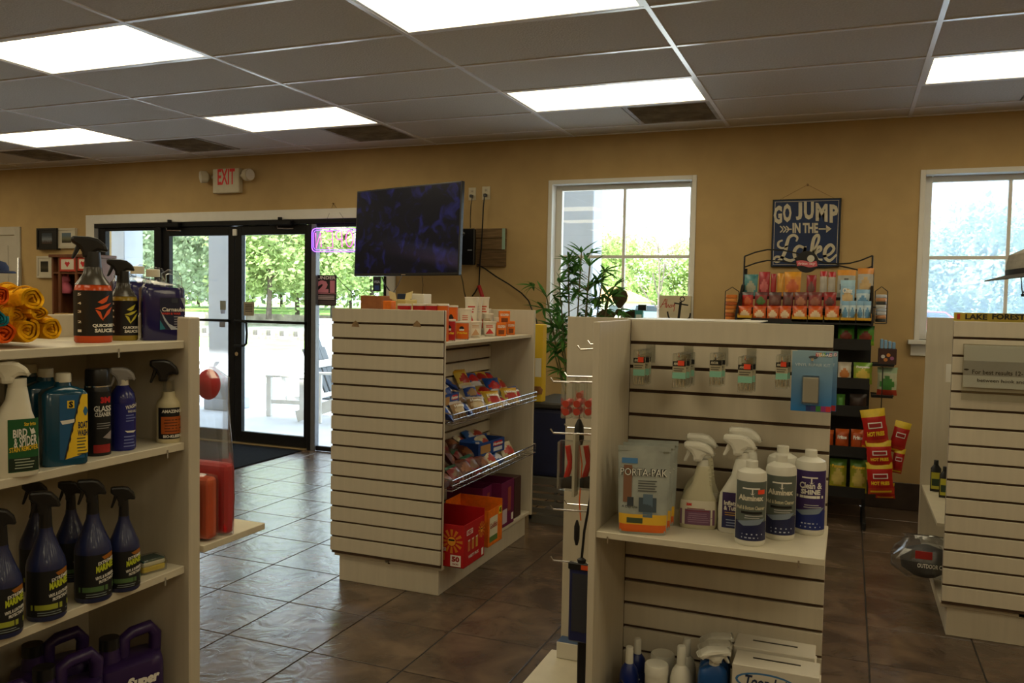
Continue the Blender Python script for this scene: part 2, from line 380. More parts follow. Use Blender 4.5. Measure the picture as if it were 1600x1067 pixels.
# windows, white drywall return, sill, frame and four panes
def window(n, w, glass):
    x0, x1, z0, z1 = w; root = empty_struct('window_%d' % n, ((x0+x1)/2, YW, z0))
    B = lambda nm, *a: MB().box(*a, M_TRIM).build(nm, root, bevel=.002, world=True)
    yi, yo = YW-.012, YW+.10
    B('casing', x0-.012, x0+.022, yi, yo, z0, z1+.012); B('casing', x1-.022, x1+.012, yi, yo, z0, z1+.012); B('casing', x0+.022, x1-.022, yi, yo, z1-.022, z1+.012)
    B('sill', x0-.05, x1+.05, YW-.06, yo, z0-.03, z0); B('apron', x0-.03, x1+.03, YW-.016, YW-.001, z0-.11, z0-.03)
    f0, f1, g0, g1 = x0+.022, x1-.022, z0, z1-.022
    fy0, fy1 = yo-.005, yo+.045
    B('window_frame', f0, f0+.05, fy0, fy1, g0, g1); B('window_frame', f1-.03, f1, fy0, fy1, g0, g1); B('window_frame', f0+.05, f1-.03, fy0, fy1, g0, g0+.05); B('window_frame', f0+.05, f1-.03, fy0, fy1, g1-.04, g1)
    mx, mz = (f0+f1)/2+.01, (g0+g1)/2+.005
    B('muntin', mx-.011, mx+.011, fy0+.008, fy1-.008, g0+.05, g1-.04); B('muntin', f0+.05, mx-.011, fy0+.008, fy1-.008, mz-.012, mz+.012); B('muntin', mx+.011, f1-.03, fy0+.008, fy1-.008, mz-.012, mz+.012)
    for a, b in ((f0+.05, mx-.011), (mx+.011, f1-.03)):
        for c, d in ((g0+.05, mz-.012), (mz+.012, g1-.04)):
            MB().box(a, b, fy0+.022, fy0+.025, c, d, glass).build('pane', root, world=True)
window(1, W1, M_GLASS); window(2, W2, M_GLASSH)

# storefront: white casing, black frame, two leaves, two sidelights
tr = empty_struct('trim_1', ((SF0+SF1)/2, YW, 0))
for a in ((SF0-.115, SF0, YW-.022, YW, 0, SFZ+.09), (SF1, SF1+.085, YW-.022, YW, 0, SFZ+.09), (SF0, SF1, YW-.022, YW, SFZ, SFZ+.09)):
    MB().box(*a, M_TRIM).build('casing_board', tr, bevel=.003, world=True)
d1 = empty_struct('door_1', ((SF0+SF1)/2, YW, 0))
def dbox(nm, a, m=M_BLACK, par=None, bv=.003): return MB().box(*a, m).build(nm, par or d1, bevel=bv, world=True)
fa, fb = YW-.02, YW+.05
dbox('frame_header', (SF0, SF1, fa, fb, 2.085, SFZ)); dbox('frame_post', (SF0, SF0+.05, fa, fb, 0, 2.085), M_GREYAL); dbox('frame_post', (SF0+.05, SF0+.14, fa+.015, fb, 0, 2.085))
dbox('frame_post', (-6.455, -6.365, fa, fb, 0, 2.085)); dbox('frame_post', (-4.62, -4.585, fa, fb, 0, 2.085)); dbox('frame_post', (-4.585, -4.535, fa+.005, fb, 0, 2.085), M_GREYAL); dbox('frame_post', (SF1-.03, SF1, fa, fb, 0, 2.085))
for a, b in ((SF0+.14, -6.455), (-4.535, SF1-.03)):
    dbox('sidelight_rail', (a, b, fa+.02, fb-.02, 0, .045)); dbox('sidelight_rail', (a, b, fa+.02, fb-.02, 2.055, 2.085))
    dbox('sidelight_glass', (a, b, fa+.05, fa+.056, .045, 2.055), M_GLASS, bv=0)
dbox('threshold', (-6.365, -4.62, fa-.03, fb, 0, .012), mat('brass_threshold', (.30, .22, .10), .4, metal=.6, noise=.1, scale=20))
for (xa, xb, g0, g1, sgn) in ((-6.362, -5.476, -6.281, -5.55, 1), (-5.470, -4.623, -5.39, -4.672, -1)):
    y0, y1 = fa+.025, fa+.07
    leaf = MB().box(xa, g0, y0, y1, .014, 2.08, M_BLACK).box(g1, xb, y0, y1, .014, 2.08, M_BLACK).box(g0, g1, y0, y1, .014, .115, M_BLACK).box(g0, g1, y0, y1, 1.995, 2.08, M_BLACK).build('door_leaf', d1, bevel=.003, world=True)
    dbox('glass', (g0, g1, y0+.02, y0+.026, .115, 1.995), M_GLASS, leaf, 0)
    dbox('push_bar', (g0-.03, g1+.03, y0-.05, y0-.025, 1.165, 1.19), M_BLACK, leaf); 
    for x in (g0-.02, g1+.005): dbox('bar_bracket', (x, x+.02, y0-.026, y0, 1.168, 1.187), M_BLACK, leaf)
    cx = xa+.02 if sgn > 0 else -5.02
    cx = -6.34 if sgn > 0 else -5.02
    cl = dbox('door_closer', (cx-.02, cx+.24, fa-.05, fa+.001, 2.075, 2.125), M_BLACK, leaf, .008)
    MB().cyl((cx+.11, fa-.025, 2.12), (cx+.11, fa-.025, 2.15), .02, M_BLACK, 10).build('spindle_cap', leaf, world=True)
    MB().tube([(cx+.08, fa-.03, 2.076), (cx+.1, fa-.045, 2.045), (cx+.28, fa-.05, 2.04)], .007, M_CHROME, 6).build('closer_arm', leaf, world=True)
    if sgn < 0:
        MB().tube([(-5.43, y0, 1.178), (-5.43, y0-.055, 1.178), (-5.31, y0-.06, 1.175), (-5.285, y0-.06, 1.16), (-5.278, y0-.06, 1.06), (-5.285, y0-.06, .965), (-5.31, y0-.06, .945), (-5.43, y0-.055, .94), (-5.43, y0, .94)], .011, M_BLACK, 8).build('pull_handle', leaf, world=True)
        dbox('alarm_sensor', (-5.485, -5.44, y0-.02, y0, 1.99, 2.05), M_TRIM, leaf); 
        MB().cyl((-5.44, y0-.012, .86), (-5.44, y0, .86), .02, M_CHROME, 12).build('lock_cylinder', leaf, world=True)
M_TAG = mat('faded_tan_sticker', C(150, 140, 118), .7, noise=.1, scale=30); M_TAG2 = mat('pale_blue_sticker', C(170, 185, 225), .7, noise=.1, scale=30)
yg = fa+.025+.019
def sticker(name, px0, py0, px1, py1, m, lab, lines=0):
    a = at_y(px0, py1, yg); b = at_y(px1, py0, yg)
    o = MB().box(a.x, b.x, yg-.0015, yg-.0002, a.z, b.z, m)
    if lines:
        S = flat_xz(a.x, yg-.0015, a.z); w = b.x-a.x; h = b.z-a.z
        for k in range(lines): o.patch(S, w*.15, w*.85, h*(.8-.6*k/lines)-.004, h*(.8-.6*k/lines)+.004, plain(60, 52, 45), nu=1)
    return tag(o.build(name), lab, 'sticker')
sticker('notice_sticker', 381, 472, 397, 493, M_TAG, 'tan notice sticker on the right door leaf above the bar', 5)
sticker('window_sticker', 344, 470, 353, 484, mat('grey_green_sticker', C(135, 140, 130), .7, noise=.1, scale=30), 'grey square sticker on the left door leaf beside the centre stile')
sticker('window_sticker', 345, 484, 352, 490, M_TAG2, 'small pale blue sticker below the grey one on left door leaf')
sticker('window_sticker', 343, 503, 352, 511, mat('grey_sticker', C(150, 150, 158), .7, noise=.1, scale=30), 'grey sticker on the left door leaf just below the push bar')
# white side door on the left of the back wall
d2 = empty_struct('door_2', (-8.9, YW, 0))
M_WDOOR = mat('ivory_door_paint', (.50, .46, .38), .5, noise=.03, scale=8)
for a in ((-9.42, -9.34, YW-.02, YW, 0, 2.12), (-8.43, -8.345, YW-.02, YW, 0, 2.12), (-9.34, -8.43, YW-.02, YW, 2.03, 2.12)): MB().box(*a, M_WDOOR).build('casing_board', d2, bevel=.003, world=True)
sl = MB().box(-9.335, -8.435, YW-.012, YW, .01, 2.025, M_WDOOR).build('door_slab', d2, world=True)
for x0, x1 in ((-9.24, -8.94), (-8.83, -8.53)):
    for z0, z1 in ((.2, .8), (.95, 1.4), (1.5, 1.92)): MB().box(x0, x1, YW-.018, YW-.012, z0, z1, M_WDOOR).build('door_panel', d2, bevel=.005, world=True)
MB().lathe([(.012, 0), (.012, .03), (.028, .045), (.028, .06), (.01, .068)], M_CHROME, 12).move(Matrix.Translation((-8.51, YW-.012, 1.0)) @ Matrix.Rotation(rad(90), 4, 'X')).build('door_knob', d2, world=True)
# entrance mat
tag(MB().box(-6.3, -4.62, 4.86, 6.36, 0.0005, .011, mat('charcoal_mat', (.010, .011, .013), 1.0, spec=.05, noise=.4, scale=220, bump=.5)).build('entrance_mat', bevel=.004), 'black entrance mat lying inside the glass doors', 'mat')

# ------------------------------------------------------------ outside
M_CONC = mat('pale_concrete', (.70, .72, .76), .8, noise=.06, scale=2); M_GRASS = mat('lawn_green', (.20, .34, .07), .9, noise=.25, scale=1.2, bump=.2)
M_STUCCO = mat('white_column_stucco', (.42, .46, .52), .8, noise=.03, scale=5)
def site(nm, mb, lab=None, cat=None):
    o = mb.build(nm); o['kind'] = 'structure'; return o
site('patio_slab', MB().box(-16, 8, YW+.2, 10.2, -.25, -.02, M_CONC))
site('driveway', MB().box(-60, 40, 10.2, 18.5, -.3, -.06, mat('sunlit_gravel', (.62, .62, .60), .9, noise=.08, scale=1)))
site('near_lawn', MB().box(-60, 40, 18.5, 23.0, -.3, -.05, M_GRASS))
site('canal_water', MB().box(-120, 90, 23.6, 55, -.9, -.7, mat('bright_water', (.55, .60, .58), .12, noise=.05, scale=1)))
site('far_lawn', MB().box(-180, 140, 55.6, 190, -.6, -.25, M_GRASS))
M_STONE = mat('seawall_timber', (.22, .19, .16), .8, noise=.3, scale=6)
sw = empty_struct('seawall', (-15, 23.2, -.6))
MB().box(-40, 30, 23.0, 23.5, -.9, .06, M_STONE).build('wall_cap', sw, world=True)
pb = None
for k in range(42):
    x = -26+k*.55
    if pb is None: pb = MB().box(-.11, .11, -.12, .12, 0, .36, M_STONE).build('post', sw, bevel=.02, loc=(x+15, -.05, .5))
    else: share('post', pb, sw, (x+15, -.05, .5))
kb = empty_struct('curb', (-30, 55.3, -.5)); MB().box(-120, 90, 55, 55.6, -.8, -.1, mat('tan_curb_stone', (.45, .38, .30), .9, noise=.3, scale=1)).build('curb_stone', kb, world=True)
def column(x, y, w, lab):
    t = thing('porch_column', lab, 'column', (x, y, -.02), group='white square columns of the porch')
    MB().box(-w/2, w/2, -w/2, w/2, .12, 3.1, M_STUCCO).build('shaft', t, bevel=.01)
    MB().box(-w/2-.04, w/2+.04, -w/2-.04, w/2+.04, 0, .14, M_STUCCO).build('base', t, bevel=.01)
column(-7.29, 8.46, .32, 'white porch column seen through the left door leaf'); column(-2.634, 8.47, .34, 'white porch column outside the left window'); column(-9.0, 8.46, .32, 'white porch column seen through the left sidelight')
site('porch_roof', MB().box(-16, 8, YW+.2, 9.2, 3.08, 3.3, M_STUCCO))
# adirondack chair and side table on the patio
M_WPLANK = mat('white_outdoor_plank', (.80, .79, .75), .6, noise=.05, scale=14); M_GPLANK = mat('grey_outdoor_plank', (.09, .10, .11), .6, noise=.1, scale=14)
t = thing('side_table', 'white wooden side table on the patio outside the door', 'table', (-6.25, 8.42, -.02), rad(12))
for k in range(5): MB().box(-.25+k*.101, -.155+k*.101, -.24, .24, .47, .495, M_WPLANK).build('top_plank', t, bevel=.003)
for x in (-.21, .21):
    for y in (-.2, .2): MB().box(x-.03, x+.03, y-.03, y+.03, 0, .47, M_WPLANK).build('leg', t, bevel=.003)
for y in (-.2, .2): MB().box(-.18, .18, y-.012, y+.012, .15, .2, M_WPLANK).build('stretcher', t, bevel=.003)
t = thing('adirondack_chair', 'grey slatted adirondack chair with white frame on the patio', 'chair', (-5.40, 8.35, -.02), rad(100))
for k in range(5):
    x = -.24+k*.12; h = 1.02-.045*(k-2)**2
    MB().obox((x, .36, .33+(h-.33)/2), (.053, 0, 0), (0, .011, -.004), (0, .13*(h-.3)/.7, (h-.33)/2), M_GPLANK).build('back_slat', t, bevel=.008)
    
for k in range(5): MB().box(-.27, .27, -.28+k*.105, -.185+k*.105, .36-.025*k, .38-.025*k, M_GPLANK).build('seat_slat', t, bevel=.004)
MB().box(-.3, .3, .30, .33, .62, .70, M_WPLANK).build('back_rail', t, bevel=.004)
for x in (-.33, .33):
    MB().box(x-.06, x+.06, -.36, .34, .56, .582, M_WPLANK).build('arm_rest', t, bevel=.006)
    MB().box(x-.02, x+.02, -.32, -.22, 0, .56, M_WPLANK).build('leg', t, bevel=.004)
    MB().obox((x*.9, .12, .2), (.014, 0, 0), (0, .4, -.14), (0, .02, .06), M_WPLANK).build('side_rail', t)
    MB().box(x-.02, x+.02, .2, .3, 0, .56, M_WPLANK).build('leg', t, bevel=.004)
t = thing('dock_pedestal', 'pale utility pedestal standing on the lawn behind the chair', 'pedestal', (-9.45, 13.6, -.06))
MB().box(-.22, .22, -.16, .16, 0, .95, mat('pale_blue_enamel', (.60, .68, .75), .4, noise=.05, scale=5)).build('cabinet', t, bevel=.02); MB().prism([(-.26, .95), (.26, .95), (.2, 1.05), (-.2, 1.05)], -.18, .18, M_STUCCO).build('cap', t)
# trees beyond the water
def leaf_mat(nm, c):
    m = bpy.data.materials.new(nm); m.use_nodes = True; nt = m.node_tree; nt.nodes.clear(); N = nt.nodes.new
    o = N('ShaderNodeOutputMaterial'); d = N('ShaderNodeBsdfDiffuse'); tl = N('ShaderNodeBsdfTranslucent'); mx = N('ShaderNodeMixShader'); mx.inputs[0].default_value = .45
    oi = N('ShaderNodeTexCoord'); nz = N('ShaderNodeTexNoise'); nz.inputs['Scale'].default_value = .9; cr = N('ShaderNodeValToRGB')
    cr.color_ramp.elements[0].position = .35; cr.color_ramp.elements[0].color = tuple(x*.6 for x in c)+(1,); cr.color_ramp.elements[1].position = .65; cr.color_ramp.elements[1].color = tuple(min(1, x*1.35) for x in c)+(1,)
    nt.links.new(oi.outputs['Object'], nz.inputs['Vector']); nt.links.new(nz.outputs['Fac'], cr.inputs[0]); nt.links.new(cr.outputs[0], d.inputs[0]); nt.links.new(cr.outputs[0], tl.inputs[0])
    nt.links.new(d.outputs[0], mx.inputs[1]); nt.links.new(tl.outputs[0], mx.inputs[2]); nt.links.new(mx.outputs[0], o.inputs[0]); return m
M_LEAFA = leaf_mat('oak_leaf', (.42, .52, .22)); M_LEAFB = leaf_mat('pale_willow_leaf', (.50, .60, .27)); M_LEAFC = leaf_mat('grey_cypress_leaf', (.40, .48, .32))
M_BARK = mat('tree_bark', (.11, .085, .065), .9, noise=.3, scale=4, bump=.5)
def tree(x, y, h, w, m, lab, seed, n=11000, low=.06, trunk=.2):
    rr = random.Random(seed); t = thing('tree', lab, 'tree', (x, y, -.25), rr.random()*6, group='trees in the park across the water')
    tb = MB().tube([(0, 0, 0), (.1, 0, h*.2), (0, .1, h*.45), (.2, 0, h*.75)], trunk, M_BARK, 8, trunk*.35)
    for k in range(6):
        a = k*1.05+rr.random(); z = h*(.22+.07*k); tb.tube([(0, 0, z), (cos(a)*w*.2, sin(a)*w*.2, z+h*.08), (cos(a)*w*.38, sin(a)*w*.38, z+h*.2)], trunk*.4, M_BARK, 6, .03)
    tb.build('trunk', t)
    cl = [(rr.gauss(0, .25)*w, rr.gauss(0, .25)*w, h*(low+(1-low)*(.12+.8*rr.random())), w*(.11+.12*rr.random())) for _ in range(46)]
    vs = []; fs = []
    for k in range(n):
        cx, cy, cz, r = cl[rr.randrange(len(cl))]
        d = Vector((rr.gauss(0, 1), rr.gauss(0, 1), rr.gauss(0, .75))).normalized()*r*(.55+.45*rr.random())
        p = Vector((cx, cy, cz))+d; a = Vector((rr.gauss(0, 1), rr.gauss(0, 1), rr.gauss(0, 1))).normalized(); b = a.orthogonal().normalized(); s = w*.0105*(.7+rr.random())
        o = len(vs); vs += [p-a*s*1.5, p+b*s, p+a*s*1.5, p-b*s]; fs.append((o, o+1, o+2, o+3))
    f = MB().add(vs, fs, m).build('foliage', t); f['kind'] = 'stuff'
def tree_px(px, d, *a, **k):                        # stand a tree along the sight line of photo column px, d metres out
    v = ray(px, 450); v.z = 0; v.normalize(); tree(v.x*d, v.y*d, *a, **k)
tree_px(205, 62, 13, 11, M_LEAFC, 'tree seen through the left sidelight of the entrance', 1)
tree_px(285, 70, 14, 12, M_LEAFC, 'grey green tree seen through the left door leaf', 2)
tree_px(335, 85, 16, 14, M_LEAFA, 'far tree beside the porch column in the left door leaf', 3)
tree_px(420, 60, 12.5, 10, M_LEAFA, 'darker oak with a straight trunk in the right door leaf', 4)
tree_px(465, 74, 17, 13, M_LEAFB, 'tall bright tree at the right of the right door leaf', 5, n=12000)
tree_px(388, 92, 15, 13, M_LEAFC, 'distant tree beside the centre stile in the right leaf', 6)
tree_px(520, 66, 15, 12, M_LEAFB, 'bright tree behind the neon sign in the sidelight', 7, n=12000)
tree_px(580, 72, 14, 11, M_LEAFA, 'tree seen under the television through the sidelight', 8)
tree_px(960, 88, 8.2, 9, M_LEAFA, 'round tree left of the mullion in the left window', 9)
tree_px(1005, 96, 8.4, 10, M_LEAFB, 'pale tree just right of the mullion in the left window', 10)
tree_px(1062, 92, 7.5, 10, M_LEAFA, 'low tree at the right side of the left window', 11)
tree_px(1032, 38, 6.0, 2.6, M_LEAFC, 'slim young tree standing nearest in the left window', 12, n=900, low=.35, trunk=.07)
tree_px(1475, 60, 8.5, 8, M_LEAFC, 'hazy tree at the left of the right window', 13)
tree_px(1535, 66, 8.8, 9, M_LEAFA, 'hazy tree in the middle of the right window', 14)
tree_px(1612, 58, 8.0, 8, M_LEAFC, 'hazy tree at the right edge of the right window', 15)
for k, (px, lab) in enumerate(((215, 'far park tree in the gap of the left sidelight'), (262, 'far park tree at the left edge of the left leaf'), (310, 'far park tree in the middle of the left leaf'), (395, 'far park tree at the left edge of the right leaf'), (440, 'far park tree in the middle of the right leaf'), (497, 'far park tree at the left edge of right sidelight'), (548, 'far park tree in the middle of right sidelight'), (600, 'far park tree at the right edge of right sidelight'))):
    tree_px(px, 108+5*(k % 3), 19, 17, (M_LEAFC, M_LEAFB, M_LEAFA)[k % 3], lab, 40+k, n=9000)
# house with orange roof, parked car and a van far across the lawn
def far_at(px, d): v = ray(px, 450); v.z = 0; v.normalize(); return (v.x*d, v.y*d, -.25)
L = far_at(962, 78); t = thing('house', 'small far house with orange roof in the left window', 'house', L, rad(10))
hw = MB().box(-3.2, 3.2, -2, 2, 0, 1.7, mat('pale_siding', (.7, .62, .55), .8, noise=.05, scale=2)).build('wall', t)
MB().prism([(-3.6, 1.65), (3.6, 1.65), (.4, 3.0), (-1.5, 3.0)], -2.3, 2.3, mat('orange_roof', (.62, .30, .15), .8, noise=.1, scale=3)).build('roof', t)
for x in (-2, 0, 2): MB().box(x-.4, x+.4, -2.05, -1.98, .6, 1.3, plain(60, 66, 74, .3)).build('window', t)
def car(L, rz, c, lab, nm='parked_car'):
    t = thing(nm, lab, 'car', L, rz); P = plain(*c, .25)
    MB().prism([(-2.2, .35), (2.2, .35), (2.25, .75), (1.4, .92), (.7, 1.42), (-1.3, 1.45), (-2.1, .95), (-2.25, .7)], -.85, .85, P).build('body', t, bevel=.06)
    MB().prism([(-1.25, .97), (1.2, .95), (.62, 1.36), (-1.15, 1.38)], -.87, .87, plain(40, 48, 58, .1)).build('side_window', t)
    for x in (-1.4, 1.4):
        for y in (-.8, .8): MB().cyl((x, y-.1, .33), (x, y+.1, .33), .33, plain(20, 20, 22), 14).build('wheel', t)
car(far_at(1018, 66), rad(15), (105, 120, 140), 'blue grey parked car under the trees in the left window'); car(far_at(1450, 55), rad(20), (190, 60, 55), 'far red and white vehicle in the right window')
# ------------------------------------------------------------ slatwall fixtures
M_LAM = mat('beige_laminate', (.54, .485, .38), .45, noise=.035, scale=3, stretch=(14, 14, 1)); M_GROOVE = mat('brown_groove_core', (.085, .05, .03), .8, noise=.15, scale=30)
M_EDGE = mat('beige_edge_band', (.58, .53, .41), .4, noise=.03, scale=20)
SP = .0762; TOP = 1.3716
def slats(parent, a0, a1, plane, face, axis, zbot, ztop=TOP):
    """slatted face: axis 'x' runs along X with the face at y=plane; face is the outward sign"""
    n = int(round((ztop-zbot)/SP)); th = .012; proto = None
    lo, hi = (plane-face*.006, plane-face*.019)
    lo, hi = min(lo, hi), max(lo, hi)
    for k in range(n):
        z1 = ztop-k*SP; z0 = max(zbot, z1-SP+.0105)
        p0, p1 = min(plane, plane-face*.0125), max(plane, plane-face*.0125)
        if k in (0, n-1) or proto is None:
            b = MB().box(a0, a1, p0, p1, z0, z1, M_LAM) if axis == 'x' else MB().box(p0, p1, a0, a1, z0, z1, M_LAM)
            # centred copy so alike slats share their mesh
            c = Vector(((a0+a1)/2, (p0+p1)/2, z1) if axis == 'x' else ((p0+p1)/2, (a0+a1)/2, z1)); b.v = [(x-c.x, y-c.y, z-c.z) for x, y, z in b.v]
            o = b.build('slat', parent, bevel=.0012, loc=c-parent_origin(parent))
            if k == 1: proto = o
        else:
            share('slat', proto, parent, Vector(((a0+a1)/2, (p0+p1)/2, z1) if axis == 'x' else ((p0+p1)/2, (a0+a1)/2, z1))-parent_origin(parent))
def panel(parent, x0, x1, y0, y1, z0, z1, m=None, nm='panel_board', bv=.0015):
    return MB().box(x0, x1, y0, y1, z0, z1, m or M_LAM).build(nm, parent, bevel=bv, world=True)

# snack gondola in the middle
sg = thing('snack_gondola', 'beige slatwall gondola of snacks in the middle of the shop', 'shelving', (-2.06, 4.12, 0))
panel(sg, -2.37, -1.757, 3.5125, 3.522, .146, TOP, M_GROOVE, 'end_core'); panel(sg, -2.37, -1.757, 3.522, 3.537, .146, TOP, nm='end_panel'); slats(sg, -2.37, -1.757, 3.5, -1, 'x', .150)
panel(sg, -2.37, -1.757, 4.722, 4.745, .12, TOP-.004, nm='end_panel')
panel(sg, -2.062, -2.05, 3.537, 4.722, .12, 1.36, M_GROOVE, 'divider_core'); panel(sg, -2.075, -2.062, 3.537, 4.722, .12, 1.36, nm='divider_panel'); slats(sg, 3.539, 4.720, -2.0375, 1, 'y', .15)
panel(sg, -2.345, -1.785, 3.545, 4.70, 0, .125, nm='kick_base'); panel(sg, -2.37, -1.765, 3.537, 4.722, .125, .144, nm='base_deck')
panel(sg, -2.0375, -1.775, 3.54, 4.719, 1.202, 1.221, M_EDGE, 'shelf'); panel(sg, -2.37, -2.075, 3.54, 4.719, 1.202, 1.221, M_EDGE, 'shelf')
M_CHIP = mat('raw_fibreboard', (.25, .16, .08), .9, noise=.2, scale=60)
for px in (555.5, 651.5):
    P = at_y(px, 509, 3.4992); MB().prism([(P.x-.022, P.z-.004), (P.x+.022, P.z-.006), (P.x+.016, P.z+.012), (P.x, P.z+.026), (P.x-.016, P.z+.012)], 3.4988, 3.5, M_CHIP).build('broken_groove_edge', sg, world=True)
# wire baskets hung on the divider
def basket(z0, z1, lab, front):
    t = thing('wire_basket', lab, 'basket', (-1.9, 4.2, z0), group='wire baskets of the snack gondola'); w = MB(); ya, yb = 3.60, 4.70; xb = -2.03; xf = front
    w.tube([(xb, ya, z1+.05), (xf, ya, z1), (xf, yb+.06, z1), (xb, yb+.01, z1+.05)], .0035, M_CHROME, 6); rim = w.build('rim_wire', t, world=True)
    w = MB(); n = 30
    w.tube([(xb, ya, z0), (xf, ya, z0), (xf, yb+.05, z0), (xb, yb, z0)], .003, M_CHROME, 6); w.build('bottom_wire', t, world=True)
    w = MB()
    for k in range(n+1):
        y = ya+(yb+.05-ya)*k/n; w.tube([(xb, min(y, yb), z0+.003), (xf+.002, y, z0+.003), (xf+.002, y, z1)], .0014, M_CHROME, 4)
    for k in range(5): x = xb+(xf-xb)*k/5; w.tube([(x, ya, z0), (x, yb, z0)], .0018, M_CHROME, 4)
    w.tube([(xf, ya, (z0+z1)/2), (xf, yb+.05, (z0+z1)/2)], .0018, M_CHROME, 4)
    for k in range(4): y = ya; w.tube([(xb+(xf-xb)*k/4, ya, z0), (xb+(xf-xb)*k/4, ya, z1+.04*(1-k/4))], .0014, M_CHROME, 4)
    o = w.build('mesh_wire', t, world=True); o['kind'] = 'stuff'
    return t
bk1 = basket(.822, .87, 'upper chrome wire basket of pastries on the snack gondola', -1.745); bk2 = basket(.50, .55, 'lower chrome wire basket of pastries on the snack gondola', -1.745)
P = at_y(805, 705, 4.3); 

# pinwheel fixture in the right foreground
pg = thing('pinwheel_gondola', 'beige four way slatwall gondola with cleaner bottles in right foreground', 'shelving', (-.5, 2.75, 0))
ZD = .13
panel(pg, -.655, -.04, 2.6125, 2.622, ZD, TOP, M_GROOVE, 'face_core'); panel(pg, -.655, -.04, 2.622, 2.634, ZD, TOP-.002, nm='face_panel'); slats(pg, -.640, -.04, 2.6, -1, 'x', ZD)
panel(pg, -.660, -.6405, 2.245, 2.60, ZD, TOP, nm='wing_panel'); panel(pg, -.660, -.6405, 2.634, 2.9, ZD, TOP, nm='wing_panel'); panel(pg, -.660, -.656, 2.60, 2.634, ZD, TOP, nm='wing_joint')
panel(pg, -.950, -.36, 2.90, 2.915, ZD, TOP, nm='wing_panel'); panel(pg, -.36, -.34, 2.634, 3.24, ZD, TOP, nm='wing_panel')
panel(pg, -.64, -.035, 2.25, 2.5995, .764, .783, M_EDGE, 'shelf')
panel(pg, -.64, -.035, 2.25, 2.5995, ZD-.02, ZD, M_EDGE, 'base_deck'); panel(pg, -.62, -.06, 2.30, 3.2, 0, ZD-.02, nm='kick_base'); panel(pg, -.985, -.66, 2.26, 2.90, ZD-.02, ZD, M_EDGE, 'base_deck'); panel(pg, -.95, -.62, 2.30, 2.88, 0, ZD-.02, nm='kick_base')
for x in (-.605, -.098): MB().box(x-.002, x+.002, 2.246, 2.25, .753, .772, M_CHROME).build('shelf_clip', pg, world=True)

# right gondola
rg = thing('slatwall_gondola', 'beige slatwall gondola at the right edge with a paper sign', 'shelving', (.72, 4.6, 0))
panel(rg, .415, 1.03, 4.0125, 4.022, .146, TOP, M_GROOVE, 'end_core'); panel(rg, .415, 1.03, 4.022, 4.037, .146, TOP, nm='end_panel'); slats(rg, .415, 1.03, 4.0, -1, 'x', .150)
panel(rg, .405, 1.03, 5.2, 5.222, .12, TOP, nm='end_panel'); panel(rg, .71, .735, 4.037, 5.2, .12, 1.36, nm='divider_panel')
panel(rg, .44, 1.005, 4.045, 5.19, 0, .125, nm='kick_base'); panel(rg, .412, 1.03, 4.037, 5.2, .125, .144, nm='base_deck'); panel(rg, .412, .71, 4.3, 5.199, .412, .43, M_EDGE, 'shelf')

# left foreground gondola
lg = thing('product_gondola', 'beige shelving gondola of cleaners and towels in left foreground', 'shelving', (-1.7, 1.2, 0))
panel(lg, -1.86, -1.84, .55, 1.606, .1, TOP, nm='back_panel'); panel(lg, -1.86, -1.5, 1.606, 1.644, 0, TOP, nm='end_panel', bv=.003)
LZ = (1.314, 1.062, .752, .36)
for z in LZ: panel(lg, -1.84, -1.515, .55, 1.6055, z-.019, z, M_EDGE, 'shelf')
panel(lg, -1.84, -1.53, .55, 1.6055, 0, .1, nm='kick_base'); panel(lg, -1.86, -1.5, .53, .55, 0, TOP, nm='end_panel')
for z, py in ((1.314, 186),(1.062, 262), (.752, 258)): 
    P = at_x(py, 560 if z > 1.2 else 700, -1.513); MB().box(-1.5148, -1.5128, P.y-.002, P.y+.002, z-.03, z-.01, M_CHROME).build('shelf_clip', lg, world=True)
es = panel(lg, -1.86, -1.49, 1.644, 1.884, .777, .795, M_EDGE, 'end_shelf')
# ------------------------------------------------------------ product builder
M_CLEAR = film('clear_plastic', (.93, .95, .95), refl=.10, rough=.08)
M_BAG = film('crinkled_poly_bag', (.93, .95, .97), refl=.11, rough=.15, haze=.035)
M_WPLAS = mat('white_plastic', C(215, 210, 190), .35, noise=.02, scale=20); M_BPLAS = mat('black_plastic', (.010, .010, .011), .3, noise=.05, scale=20)
WHITE = plain(225, 222, 212); BLACK = plain(14, 14, 15); RED = plain(200, 32, 32); YEL = plain(235, 195, 40); ORANGE = plain(225, 95, 25)
HEAD = [(0, .72), (.0, .95), (.08, 1), (.5, 1.0), (.72, .93), (.93, .66), (1, .38), (.95, .30), (.72, .36), (.62, .25), (.60, 0), (.30, 0), (.30, .25), (.22, .50), (.10, .62)]
TRIG = [(.16, .66), (.28, .58), (.22, .32), (.08, -.06), (0, -.04), (.08, .3)]
